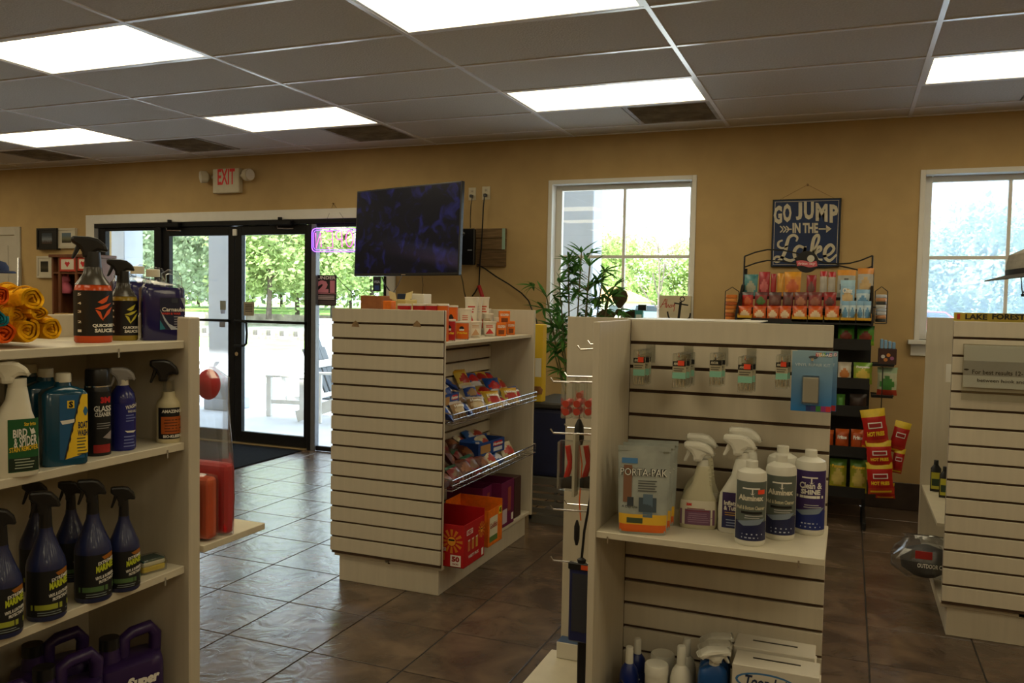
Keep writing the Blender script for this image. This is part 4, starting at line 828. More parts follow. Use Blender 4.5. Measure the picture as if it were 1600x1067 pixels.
# television on a swing arm
def at_d(px, py, d): return ray(px, py)*d+Vector((0, 0, EYE))
dl, dr = .70/131*FPX, .70/146*FPX
TL, TR, BR, BL = at_d(551, 300, dl+.02), at_d(717, 283, dr+.02), at_d(721, 429.5, dr-.02), at_d(560, 431, dl-.02)
ux = ((TR+BR)-(TL+BL))/2; uz = ((TL+TR)-(BL+BR))/2; W_, H_ = ux.length, uz.length; ux.normalize(); uz = (uz-ux*uz.dot(ux)).normalized(); uy = uz.cross(ux); ctr = (TL+TR+BL+BR)/4
tv = thing('television', 'large black flat television tilted on a wall arm', 'television', ctr); tv.rotation_euler = Matrix((ux, uy, uz)).transposed().to_euler()
def screen_mat():
    m = bpy.data.materials.new('dim_video_screen'); m.use_nodes = True; nt = m.node_tree; b = nt.nodes['Principled BSDF']; N = nt.nodes.new; L = nt.links.new
    b.inputs['Base Color'].default_value = (.003, .003, .005, 1); b.inputs['Roughness'].default_value = .35; b.inputs['Specular IOR Level'].default_value = .15
    tc = N('ShaderNodeTexCoord'); sx = N('ShaderNodeSeparateXYZ'); L(tc.outputs['Object'], sx.inputs[0])
    nz = N('ShaderNodeTexNoise'); nz.inputs['Scale'].default_value = 9; nz.inputs['Detail'].default_value = 6; nz.inputs['Distortion'].default_value = 1.2; L(tc.outputs['Object'], nz.inputs['Vector'])
    cr = N('ShaderNodeValToRGB'); e = cr.color_ramp.elements; e[0].position = .52; e[0].color = (.002, .002, .008, 1); e[1].position = .85; e[1].color = (.03, .03, .22, 1); L(nz.outputs['Fac'], cr.inputs[0])
    # a paler road-like strip across the lower part of the video picture
    wv = N('ShaderNodeMath'); wv.operation = 'MULTIPLY_ADD'; wv.inputs[1].default_value = .16; L(sx.outputs['X'], wv.inputs[0]); L(sx.outputs['Z'], wv.inputs[2])
    mr = N('ShaderNodeValToRGB'); q = mr.color_ramp.elements; q[0].position = .30; q[0].color = (0, 0, 0, 1); q[1].position = .36; q[1].color = (.05, .030, .055, 1); n3 = mr.color_ramp.elements.new(.43); n3.color = (.035, .03, .06, 1); n4 = mr.color_ramp.elements.new(.47); n4.color = (0, 0, 0, 1)
    ad = N('ShaderNodeMath'); ad.operation = 'ADD'; ad.inputs[1].default_value = .53; L(wv.outputs[0], ad.inputs[0]); L(ad.outputs[0], mr.inputs[0])
    gx = N('ShaderNodeMapRange'); gx.inputs['From Min'].default_value = -.35; gx.inputs['From Max'].default_value = .6; L(sx.outputs['X'], gx.inputs['Value'])
    ml = N('ShaderNodeMix'); ml.data_type = 'RGBA'; ml.blend_type = 'MULTIPLY'; ml.inputs['Factor'].default_value = 1; L(mr.outputs[0], ml.inputs['A']); L(gx.outputs[0], ml.inputs['B'])
    sm = N('ShaderNodeMix'); sm.data_type = 'RGBA'; sm.blend_type = 'ADD'; sm.inputs['Factor'].default_value = 1; L(cr.outputs[0], sm.inputs['A']); L(ml.outputs['Result'], sm.inputs['B'])
    L(sm.outputs['Result'], b.inputs['Emission Color']); b.inputs['Emission Strength'].default_value = .30; return m
a, c = W_/2, H_/2
MB().box(-a, a, 0, .035, -c, c, M_BPLAS).build('casing', tv, bevel=.006, seg=2); MB().box(-a+.012, a-.012, -.0015, .001, -c+.022, c-.012, screen_mat()).build('screen', tv); MB().box(-a*.6, a*.6, .035, .07, -c*.7, c*.5, M_BPLAS).build('back_cover', tv, bevel=.02); MB().box(-.025, .025, -.002, .0, -c+.006, -c+.012, M_CHROME).build('badge', tv)
inv = tv.rotation_euler.to_matrix().transposed(); loc = lambda P: inv @ (Vector(P)-ctr)
wp = Vector((ctr.x+.15, YW-.02, ctr.z)); back = ctr+uy*.08
t = MB().tube([loc(back), loc((ctr.x+.35, (back.y+YW)/2, ctr.z)), loc(wp)], .018, M_BPLAS, 8); t.build('swing_arm', tv); MB().box(wp.x-.06, wp.x+.06, YW-.02, YW, wp.z-.15, wp.z+.15, M_BPLAS).build('wall_plate'); wpl = bpy.data.objects['wall_plate']; tag(wpl, 'black steel mounting plate behind the television', 'bracket')
# outlets, plank board, black box, cords
def outlet(px0, py0, px1, py1, lab):
    x0, x1, z0, z1 = rect_y(px0, py0, px1, py1, YW-.008); t = thing('wall_outlet', lab, 'outlet', ((x0+x1)/2, YW, (z0+z1)/2)); w = (x1-x0)/2; h = (z1-z0)/2
    MB().box(-w, w, -.008, 0, -h, h, M_CREAM).build('cover_plate', t, bevel=.002)
    for z in (-.4, .4): MB().box(-w*.42, w*.42, -.0105, -.008, h*(z-.27), h*(z+.27), plain(196, 186, 160)).box(-w*.2, -w*.12, -.0108, -.0105, h*(z-.1), h*(z+.12), BLACK).box(w*.12, w*.2, -.0108, -.0105, h*(z-.1), h*(z+.12), BLACK).build('socket', t)
    MB().box(-w*.36, w*.36, -.04, -.0105, -h*.62, -h*.14, M_BPLAS).build('plug', t, bevel=.004)
outlet(732, 293, 743.5, 313, 'cream wall outlet nearest the television with thin cord'); outlet(753, 291, 766, 312, 'cream wall outlet farther right with black plug')
x0, x1, z0, z1 = rect_y(744, 356, 790, 417, YW-.03); pb_ = thing('plank_board', 'small board of three weathered planks fixed to the wall', 'board', ((x0+x1)/2, YW, z0)); zz = [z0, z0+(z1-z0)*.44, z0+(z1-z0)*.74, z1]
for k in range(3): MB().box(x0-.004*k, x1, YW-.03, YW-.001, zz[k]+.002, zz[k+1]-.002, mat('weathered_plank_%d' % k, C(*((104, 80, 52), (112, 88, 58), (118, 94, 62))[k]), .8, noise=.3, scale=8, stretch=(1, 1, 14))).build('plank', pb_, bevel=.003, world=True)
MB().box(x1-.03, x1-.002, YW-.031, YW-.0302, zz[1]+.004, z1-.004, plain(150, 178, 160)).build('pale_paint_edge', pb_, world=True)
x0, x1, z0, z1 = rect_y(721, 357, 742, 414, YW-.06); t = thing('router', 'black upright router box on the wall behind the television', 'router', ((x0+x1)/2, YW, z0)); MB().box(x0, x1, YW-.07, YW-.032, z0, z1, M_BPLAS).build('case', t, bevel=.008, world=True); MB().box(x0+.06, x0+.10, YW-.0715, YW-.07, z0+.12, z0+.128, plain(200, 205, 210)).build('status_light', t, world=True); MB().box(x0+.02, x1-.02, YW-.032, YW, z0+.05, z1-.05, M_BPLAS).build('wall_bracket', t, world=True)
def cord(pts, lab, r=.005, y=YW-.045): tag(MB().tube([at_y(a, b, y if len(q) == 0 else q[0]) for a, b, *q in pts], r, M_BPLAS, 6).build('power_cord'), lab, 'cord')
cord([(738, 307), (736, 320), (735, 340), (735, 356)], 'thin black cord from the left outlet down to the router', .004)
cord([(757, 307), (755, 325), (754, 350), (752, 390), (750.5, 402), (749, 430), (748.5, 446)], 'thick black cord hanging from the right outlet', .006, YW-.05)
cord([(746, 413), (758, 420), (775, 432), (795, 444), (815, 458), (826, 470), (832, 486), (838, 500), (839, 506)], 'black cord sagging right from the plank board to the plant', .006)
cord([(720, 428, 5.75), (723, 440, 6.0), (725, 455, 6.2), (728, 466, 6.38)], 'black cable hanging from the right corner of the television', .005); cord([(596, 431, 6.1), (602, 445, 6.3), (612, 459, 6.4)], 'black cable hanging below the left half of the television', .005); cord([(628, 431, 6.1), (622, 445, 6.3), (613, 459, 6.4)], 'thin wire hanging slanted below the television', .0025); cord([(659, 430, 6.0), (661, 445, 6.3), (660, 460, 6.4)], 'thin wire hanging straight below the television middle', .0025)
a = at_y(748, 446, YW-.05); t = thing('hanging_handle', 'red plastic handled tool hanging on the black cord', 'tool', a); c2 = at_y(756, 470, YW-.05)-a
MB().tube([(0, 0, 0), c2*.5, c2], .018, plain(170, 24, 24, .4), 8).build('red_handle', t, bevel=.004); MB().tube([c2, c2+Vector((-.01, 0, -.04))], .014, M_BPLAS, 8).build('black_tip', t); MB().tube([(0, 0, 0), (-.03, -.01, -.06), (-.055, -.01, -.09)], .006, M_BPLAS, 6).build('wrist_loop', t)

# GO JUMP IN THE Lake
x0, x1, z0, z1 = rect_y(1204, 309, 1315, 417, YW-.02); t = thing('lake_sign', 'blue square sign with white lettering about jumping in the lake', 'sign', ((x0+x1)/2, YW, z0)); w = x1-x0; h = z1-z0
M_SGB = mat('navy_enamel_sign', C(22, 44, 84), .35, noise=.12, scale=7); SGW = mat('worn_white_print', C(196, 188, 166), .5, noise=.06, scale=40); M_SGF = plain(24, 30, 34)
MB().box(x0, x1, YW-.02, YW, z0, z1, M_SGF).build('frame', t, bevel=.002, world=True); MB().box(x0+.008, x1-.008, YW-.0215, YW-.019, z0+.008, z1-.008, M_SGB).build('face', t, world=True)
def SS(px, py, off): P = at_y(px, py, YW-.0215); return (P.x, YW-.0215-off, P.z)
b = MB(); cvt = lambda X, Y: (1110+X/4.269, 270+Y/4.269)
def st(s, X0, X1, Y0, Y1, bold=.06, sl=0.0):
    vs, fs = text_mesh(s, bold); b.add([SS(*cvt(X0+(X1-X0)*a, Y1-(Y1-Y0)*c+sl*(a)), .0008) for a, c in vs], fs, SGW)
st('G', 422, 478, 222, 345, .05, -6); st('O', 484, 541, 205, 330, .05); st('J', 570, 612, 196, 315, .05); st('U', 624, 690, 192, 312, .05); st('M', 702, 782, 200, 320, .05, 8); st('P', 795, 852, 210, 332, .05, 4); st('IN THE', 548, 718, 334, 402, .045)
def rb(pts, wd): b.ribbon(lambda u, v, o: SS(*cvt(u, v), o), pts, wd, SGW, .0008)
rb([(722, 374), (785, 374)], 9); b.add([SS(*cvt(*q), .0008) for q in ((772, 348), (808, 373), (772, 400))], [(2, 1, 0)], SGW); rb([(510, 376), (543, 376)], 8)
for X in (465, 485, 505): rb([(X, 355), (X+18, 376), (X, 398)], 8)
rb([(572, 458, .7), (580, 432, 1.0), (556, 416, 1.2), (526, 430, 1.3), (511, 470, 1.5), (500, 520, 1.6), (478, 566, 1.5), (446, 592, 1.3), (424, 580, 1), (440, 560, 1), (482, 566, 1.1), (530, 586, 1.3), (576, 568, .8)], 15); rb([(516, 486, .7), (482, 502, 1), (454, 490, 1.2), (456, 462, 1.1), (482, 450, .8)], 13)
rb([(628, 502, 1), (590, 490, 1.3), (562, 520, 1.5), (566, 566, 1.4), (598, 570, 1.2), (628, 520, 1.2), (632, 496, 1.3), (626, 560, 1.3), (660, 575, .8)], 16); rb([(660, 575, .9), (690, 520, 1), (722, 450, 1.1), (718, 415, 1.2), (690, 440, 1.4), (676, 520, 1.5), (672, 585, 1.3)], 16); rb([(684, 540, 1), (728, 492, 1.2), (736, 515, 1.2), (700, 540, 1.2), (716, 578, 1.4), (748, 578, .9)], 15); rb([(752, 560, 1), (800, 540, 1.1), (824, 505, 1.2), (800, 480, 1.3), (768, 510, 1.5), (764, 560, 1.5), (796, 585, 1.2), (842, 545, .8)], 16)
for A in ((x0+.016, x0+.019, z0+.016, z1-.016), (x1-.019, x1-.016, z0+.016, z1-.016), (x0+.019, x1-.019, z0+.016, z0+.019), (x0+.019, x1-.019, z1-.019, z1-.016)): b.box(A[0], A[1], YW-.0222, YW-.0215, A[2], A[3], SGW)
b.build('lettering', t, world=True); nl = at_y(1262, 289, YW); MB().tube([(x0+.05, YW-.012, z1), (nl.x, YW-.012, nl.z), (x1-.05, YW-.012, z1)], .0012, M_CHIP, 4).build('hanging_wire', t, world=True); MB().cyl((nl.x, YW-.02, nl.z), (nl.x, YW, nl.z), .008, M_CHIP, 8).build('nail', t, world=True)

# framed pictures, far left
def pic_mat(nm, a, b_, c_):
    m = bpy.data.materials.new(nm); m.use_nodes = True; nt = m.node_tree; b = nt.nodes['Principled BSDF']; N = nt.nodes.new; L = nt.links.new
    tc = N('ShaderNodeTexCoord'); sx = N('ShaderNodeSeparateXYZ'); L(tc.outputs['Generated'], sx.inputs[0]); nz = N('ShaderNodeTexNoise'); nz.inputs['Scale'].default_value = 6; L(tc.outputs['Generated'], nz.inputs['Vector'])
    md = N('ShaderNodeMath'); md.operation = 'MULTIPLY_ADD'; md.inputs[1].default_value = .35; L(nz.outputs['Fac'], md.inputs[0]); L(sx.outputs['Z'], md.inputs[2]); cr = N('ShaderNodeValToRGB'); e = cr.color_ramp.elements
    e[0].position = .3; e[0].color = tuple(C(*a))+(1,); e[1].position = 1.1 if False else .95; e[1].color = tuple(C(*c_))+(1,); q = e.new(.6); q.color = tuple(C(*b_))+(1,); L(md.outputs[0], cr.inputs[0]); L(cr.outputs[0], b.inputs['Base Color']); b.inputs['Roughness'].default_value = .4; return m
def picture(px, lab, fc, mc, pm, off=.03, y=YW):
    x0, x1, z0, z1 = rect_y(*px, y-off); t = thing('framed_picture', lab, 'picture', ((x0+x1)/2, y, z0)); w = x1-x0; h = z1-z0; f = .022
    MB().box(x0, x0+f, y-off, y, z0, z1, fc).box(x1-f, x1, y-off, y, z0, z1, fc).box(x0+f, x1-f, y-off, y, z0, z0+f, fc).box(x0+f, x1-f, y-off, y, z1-f, z1, fc).build('frame', t, world=True)
    MB().box(x0+f, x1-f, y-off+.008, y, z0+f, z1-f, mc).build('mat_board', t, world=True); MB().box(x0+w*.25, x1-w*.25, y-off+.006, y-off+.008, z0+h*.27, z1-h*.24, pm).build('print', t, world=True)
FW_ = plain(196, 188, 168); picture((57, 356, 88, 390), 'black framed picture with black mat near the side door', plain(12, 11, 11), plain(16, 15, 15), pic_mat('lake_print', (60, 40, 28), (120, 130, 140), (50, 60, 70)), .05); picture((89, 356, 117, 388), 'cream framed picture right of the black framed one', FW_, plain(205, 198, 180), pic_mat('field_print', (50, 45, 30), (110, 110, 80), (90, 110, 125)))
picture((57, 400, 80, 434), 'cream framed dark picture below the black framed one', FW_, plain(200, 192, 172), pic_mat('dusk_print', (20, 20, 18), (70, 66, 50), (30, 30, 30)))
# metal pole, wooden display case, counter
a = at_y(29, 403, YW-.03); c2 = at_y(37, 500, YW-.35); tag(MB().tube([a, Vector((a.x+.09, YW-.12, a.z*.5)), Vector((a.x+.18, YW-.22, .012))], .014, M_CHROME, 8).build('metal_pole'), 'metal pole leaning on the wall beside the side door', 'pole')
YC = 6.0; wd = mat('red_brown_cabinet_wood', C(104, 62, 36), .5, noise=.2, scale=10, stretch=(1, 1, .2))
ct = thing('service_counter', 'white service counter with dark top edge below the display case', 'counter', (-7.6, 5.9, 0)); MB().box(-8.15, -6.85, 5.7, 6.3, 0, .96, mat('white_counter_panel', C(200, 196, 180), .5, noise=.03, scale=5)).build('front_body', ct, bevel=.004, world=True); MB().box(-8.18, -6.8, 5.66, 6.32, .96, 1.0, M_BPLAS).build('worktop', ct, bevel=.004, world=True)
x0, x1, z0, z1 = rect_y(81, 402, 141, 462, YC); z0 = 1.0; t = thing('display_case', 'red brown wooden display case with small panes left of the doors', 'cabinet', ((x0+x1)/2, YC, z0)); zm = at_y(110, 425, YC).z
Bx = lambda nm, *a: MB().box(*a, wd).build(nm, t, bevel=.003, world=True)
Bx('side_panel', x0, x0+.02, YC, YC+.3, z0, z1); Bx('side_panel', x1-.02, x1, YC, YC+.3, z0, z1); Bx('top_panel', x0-.02, x1+.02, YC-.02, YC+.3, z1, z1+.03); Bx('shelf', x0+.02, x1-.02, YC, YC+.3, zm-.02, zm); Bx('shelf', x0+.02, x1-.02, YC, YC+.3, z0+.10, z0+.12); Bx('back_panel', x0+.02, x1-.02, YC+.28, YC+.3, z0, z1)
for xx in (91, 117): q = at_y(xx, 430, YC).x; Bx('stile', q, q+.03, YC-.004, YC+.02, z0, z1)
def card(px, lab, c):
    x0, x1, z0, z1 = rect_y(*px, YC-.006); o = MB().box(x0, x1, YC-.010, YC-.005, z0, z1, plain(176, 60, 44)).box(x0+.02, x1-.02, YC-.012, YC-.010, z0+.02, z1-.02, plain(205, 196, 178)); S = flat_xz((x0+x1)/2, YC-.012, (z0+z1)/2); o.poly(S, [(0, -.03), (.035, .01), (.02, .03), (0, .018), (-.02, .03), (-.035, .01)], plain(190, 40, 44), .0006); tag(o.build('notice_card'), lab, 'card')
card((94, 402, 118, 424), 'white card with red heart in the middle of the display case', 0); card((122, 402, 139, 423), 'white card with red heart at the right of the display case', 0)
P = at_y(100, 445, YC+.08); t = thing('plush_toy', 'pink plush toy inside the wooden display case', 'toy', (P.x, YC+.1, zm-.21)); MB().loft([(0, .05, .04), (.03, .07, .055), (.08, .06, .05), (.11, .03, .03)], plain(214, 110, 130, .9), 14).build('body', t); MB().loft([(.10, .02, .02), (.13, .045, .04), (.165, .04, .035), (.185, .01, .01)], plain(220, 120, 140, .9), 14).build('head', t)
for s in (-1, 1): MB().loft([(.17, .012, .008, 2, s*.025, 0), (.20, .014, .008, 2, s*.035, 0), (.215, .004, .004, 2, s*.04, 0)], plain(214, 110, 130, .9), 8).build('ear', t)
for k, (px, lab) in enumerate((((84, 478, 96, 496), 'white cup on the counter, left of three'), ((98, 477, 108, 495), 'white cup on the counter, middle of three'), ((109, 477, 119, 495), 'white cup on the counter, right of three'))):
    x0, x1, z0, z1 = rect_y(*px, 5.75); r = (x1-x0)/2; MBc = MB().lathe([(r*.75, 0), (r*.98, .11), (r*.98, .112), (r*.9, .112), (r*.7, .005)], plain(226, 222, 210), 16); o = MBc.build('paper_cup'); o.location = ((x0+x1)/2, 5.76, 1.0005); tag(o, lab, 'cup')
x0, x1, z0, z1 = rect_y(97, 442, 119, 470, YC-.1); t = thing('mask_box', 'tan box with black sunglasses display in front of display case', 'box', ((x0+x1)/2, YC-.14, 1.0)); w = (x1-x0)/2; MB().box(-w, w, -.05, .05, 0, .22, plain(176, 140, 84, .8)).build('box', t, bevel=.003)
for s in (-1, 1): MB().loft([(0, .035, .012), (.03, .04, .012), (.045, .02, .008)], plain(14, 14, 16, .2), 12).move(Matrix.Translation((s*.05, -.056, .15))).build('sunglass_lens', t)
P = at_y(2, 420, 5.2); t = thing('cap', 'navy cap on a stand at the left edge behind the towels', 'cap', (P.x-.04, 5.2, 0)); zc = P.z-.03
MB().loft([(zc, .095, .11, 2, -.03, 0), (zc+.05, .093, .105, 2, -.03, 0), (zc+.09, .07, .08, 2, -.03, 0), (zc+.11, .01, .01, 2, -.03, 0)], mat('navy_cap_cloth', (.012, .018, .05), .9, noise=.1, scale=60), 18).build('crown', t); MB().loft([(zc-.008, .075, .085, 2.4, .085, 0), (zc+.004, .078, .088, 2.4, .08, 0), (zc+.012, .07, .08, 2.4, .07, 0)], mat('navy_cap_cloth'), 18).build('brim', t); MB().cyl((-.03, 0, 0), (-.03, 0, zc), .02, M_CHROME, 10).build('stand_pole', t); MB().loft([(0, .14, .14), (.015, .13, .13)], M_BPLAS, 18).build('stand_base', t)

# ------------------------------------------------------------ window sill things and the bamboo palm
M_BRZ = mat('dark_bronze', (.075, .055, .03), .35, metal=.7, noise=.25, scale=12)
PC = at_y(968, 488, YW-.03); t = thing('boat_propeller', 'bronze three bladed boat propeller on the left window sill', 'propeller', (PC.x, PC.y, 1.2)); hz = PC.z-1.2; kk = mpp(PC)
def blade(ang):
    prof = [(-2, 6), (-5, 10), (-11, 18), (-13, 26), (-11, 33), (-5, 37), (3, 37), (10, 33), (12.5, 26), (11, 18), (5, 10), (2, 6)]; vs = []
    for s in (-1, 1):
        for a, b in prof: vs.append((a*kk, s*.004+.0016*a*.35, b*kk))
    n = len(prof); b = MB().add(vs, [tuple(range(n)), tuple(range(2*n-1, n-1, -1))]+[(k, k+n, (k+1) % n+n, (k+1) % n) for k in range(n)], M_BRZ); b.move(Matrix.Translation((0, 0, hz)) @ Matrix.Rotation(ang, 4, 'Y')); b.build('blade', t, bevel=.002)
for q in (0, 108, -108): blade(rad(q))
MB().lathe([(.012, -.02), (.027, -.02), (.03, .02), (.012, .02)], M_BRZ, 18, cap=False).move(Matrix.Translation((0, 0, hz)) @ Matrix.Rotation(rad(90), 4, 'X')).build('hub', t); MB().box(-.05, .05, -.02, .02, 0, .05, M_BRZ).build('foot', t, bevel=.004)
x0, x1, z0, z1 = rect_y(992, 485, 1005, 500, YW-.04); z0 = 1.2; t = thing('card_box', 'small teal and black card box beside the propeller', 'box', ((x0+x1)/2, YW-.03, 1.2)); w = (x1-x0)/2; MB().box(-w, w, -.02, .02, 0, z1-z0, plain(60, 140, 140)).build('box', t, bevel=.002); MB().box(-w*.7, w*.7, -.021, -.02, .02, (z1-z0)*.8, plain(200, 215, 210)).build('label', t); MB().box(-w+.02, w+.02, .0, .022, z1-z0, z1-z0+.045, BLACK).build('black_header', t)
x0, x1, z0, z1 = rect_y(1029, 462, 1080, 500, YW-.04); z0 = z1-(x1-x0); t = thing('ahoy_sign', 'square cream sign with black anchor and red script on sill', 'sign', ((x0+x1)/2, YW-.03, 1.2)); z0 = 1.2; Y = YW-.04
MB().box(x0, x1, Y, Y+.02, z0, z1, mat('cream_sign_wood', C(200, 188, 158), .7, noise=.08, scale=10)).build('board', t, bevel=.003, world=True)
def SA(px, py, off): P = at_y(px, py, Y); return (P.x, Y-off, P.z)
b = MB(); cv = lambda X_, Y_: (820+X_/4.103, 260+Y_/4.103); Sa = lambda u, v, o: SA(*cv(u, v), o)
for pts, wd in (([(1000, 866), (985, 980)], 16), ([(958, 876), (1048, 890)], 9), ([(915, 930), (925, 970), (960, 990), (1000, 985), (1050, 975), (1062, 940)], 10), ([(1010+14*cos(q), 850+14*sin(q)) for q in [i*.63 for i in range(11)]], 6)): b.ribbon(Sa, pts, wd, BLACK, .0008)
for pts in ([(868, 905), (890, 870), (902, 850), (900, 905)], [(880, 885), (908, 878)], [(912, 850), (908, 905), (920, 885), (924, 905)], [(935, 888), (928, 902), (940, 902), (940, 888), (935, 888)], [(948, 885), (950, 900), (962, 880), (955, 930)]): b.ribbon(Sa, pts, 4, plain(170, 40, 36), .0008)
b.build('lettering', t, world=True)
for k in range(5):
    for A in ((x0+.01+k*(x1-x0-.02)/4, z1-.006), (x0+.006, z1-.02-k*.04), (x1-.006, z1-.02-k*.04)): pass
# bamboo palm
def leaf_mesh(L_, w, droop):
    vs = []; fs = []; n = 5
    for i in range(n+1):
        q = i/n; ww = w*sin(pi*min(.98, .06+.94*q))**.8*(1-.45*q); y = L_*q*(1-.1*droop*q); z = -droop*L_*q*q*.5
        vs += [(-ww, y, z+ww*.35), (0, y, z), (ww, y, z+ww*.35)]
    for i in range(n): a = 3*i; fs += [(a, a+1, a+4, a+3), (a+1, a+2, a+5, a+4)]
    return vs, fs
M_PALM = leaf_mat('bamboo_palm_leaf', (.055, .15, .035)); M_PALM2 = leaf_mat('bright_bamboo_palm_leaf', (.10, .24, .05)); M_STEM = mat('palm_cane', C(96, 92, 52), .5, noise=.2, scale=20)
pl = thing('bamboo_palm', 'green bamboo palm standing in front of the left window', 'plant', (-1.84, 5.88, 0)); LM = []
for k, (l, w, d) in enumerate(((.14, .014, .5), (.12, .013, .9), (.16, .015, .25), (.11, .013, .6))):
    for m in (M_PALM, M_PALM2): vs, fs = leaf_mesh(l, w, d); me = bpy.data.meshes.new('leaf'); me.from_pydata([tuple(v) for v in vs], [], fs); me.materials.append(m); me.polygons.foreach_set('use_smooth', [True]*len(fs)); LM.append(me)
rr = random.Random(21)
more_leaves = MB(); n_leaf = [0]
def leaf(P, az, el):
    n_leaf[0] += 1
    if n_leaf[0] > 300:
        me = rr.choice(LM); M = Matrix.Translation(P) @ Matrix.Rotation(az, 4, 'Z') @ Matrix.Rotation(rr.uniform(-.6, .6), 4, 'Y') @ Matrix.Rotation(el, 4, 'X'); more_leaves.add([M @ v.co for v in me.vertices], [tuple(p.vertices) for p in me.polygons], me.materials[0], True); return
    o = bpy.data.objects.new('leaf', rr.choice(LM)); COL.objects.link(o); o.parent = pl; o.location = P; o.rotation_euler = (el, rr.uniform(-.6, .6), az)
stems = [((-.05+.012*k, .02*(k % 3)-.02), (dx, dy), hh, zs) for k, (dx, dy, hh, zs) in enumerate(((.0, .03, 1.78, 1.12), (-.08, -.03, 1.70, 1.10), (.08, -.02, 1.68, 1.15), (-.17, .04, 1.56, 1.12), (.16, .04, 1.58, 1.15), (-.24, -.04, 1.45, 1.0), (.23, -.02, 1.46, 1.15), (-.12, -.10, 1.22, .62), (-.17, -.05, 1.05, .55), (.03, .1, 1.5, 1.1)))]
for (b0, b1, hh, zs) in stems:
    pts = [(b0[0]+(b1[0]-b0[0])*q, b0[1]+(b1[1]-b0[1])*q, .25+(hh-.25)*q) for q in (0, .25, .5, .75, 1)]; MB().tube(pts, .009, M_STEM, 6, .005).build('cane', pl)
    z = zs
    while z < hh+.02:
        q = (z-.25)/(hh-.25); base = Vector((b0[0]+(b1[0]-b0[0])*q, b0[1]+(b1[1]-b0[1])*q, z)); az0 = rr.uniform(0, 6.28)
        top = base+Vector((-sin(az0), cos(az0), 0))*rr.uniform(.05, .13)+Vector((0, 0, .06)); MB().tube([base, top], .0025, M_STEM, 4).build('stalk', pl)
        for k in range(8): leaf(top, az0+rr.uniform(-1.2, 1.2), rr.uniform(-.5, .95))
        z += rr.uniform(.065, .10)
    for k in range(6): leaf(Vector(pts[-1]), rr.uniform(0, 6.28), rr.uniform(.6, 1.3))
o = more_leaves.build('small_leaves', pl); o['kind'] = 'stuff'
MB().lathe([(.11, 0), (.15, .25), (.16, .26), (.145, .26), (.135, .22), (.001, .22)], plain(60, 52, 46), 20, cap=False).build('pot', pl); MB().lathe([(.137, .2), (.137, .235), (.001, .24)], mat('potting_soil', (.03, .022, .015), .95, noise=.4, scale=60), 20).build('soil', pl)
# things beside the plant
P = at_y(840, 575, 4.95); t = thing('yellow_package', 'yellow package with white label standing behind the snack gondola', 'package', (P.x+.02, 5.02, 0)); zb = .78; MB().box(-.16, -.0, -.035, .035, zb, at_y(840, 507, 4.95).z, plain(214, 178, 40, .6)).build('box', t, bevel=.004); MB().box(-.05, -.008, -.036, -.035, zb+.16, zb+.28, plain(225, 222, 210)).build('label', t); MB().loft([(zb+.05, .03, .012), (zb+.08, .035, .012), (zb+.1, .02, .01)], plain(130, 84, 40), 12).move(Matrix.Translation((-.03, -.034, 0))).build('picture', t)
CB = mat('navy_cooler_shell', (.012, .016, .05), .35, noise=.1, scale=6)
t = thing('drink_cooler', 'navy drink cooler with round tan emblem below the plant', 'cooler', (-1.62, 5.05, 0)); MB().box(-.26, .24, -.05, .45, .30, .74, CB).build('tub', t, bevel=.03, seg=2); MB().box(-.28, .26, -.07, .47, .74, .779, plain(52, 50, 44)).build('lid', t, bevel=.01)
em = MB().loft([(0, .11, .11), (.003, .11, .11)], plain(150, 110, 64), 24); em.move(Matrix.Translation((.10, -.051, .5)) @ Matrix.Rotation(rad(90), 4, 'X')); em.build('emblem', t)
t = thing('plastic_crate', 'grey slotted plastic crate on the floor under the navy cooler', 'crate', (-1.60, 5.25, 0)); M_CRT = plain(92, 88, 80, .6)
for k in range(6): MB().box(-.27, .27, -.26, -.25, .02+k*.047, .05+k*.047, M_CRT).build('front_slat', t); MB().box(.26, .27, -.25, .25, .02+k*.047, .05+k*.047, M_CRT).build('side_slat', t)
MB().box(-.27, .27, -.26, .25, 0, .02, M_CRT).box(-.27, .27, -.262, .25, .285, .2995, M_CRT).build('rim_and_floor', t)
for x in (-.27, .25):
    for y in (-.26, .24): MB().box(x, x+.02, y, y+.012, .02, .285, M_CRT).build('corner_post', t)
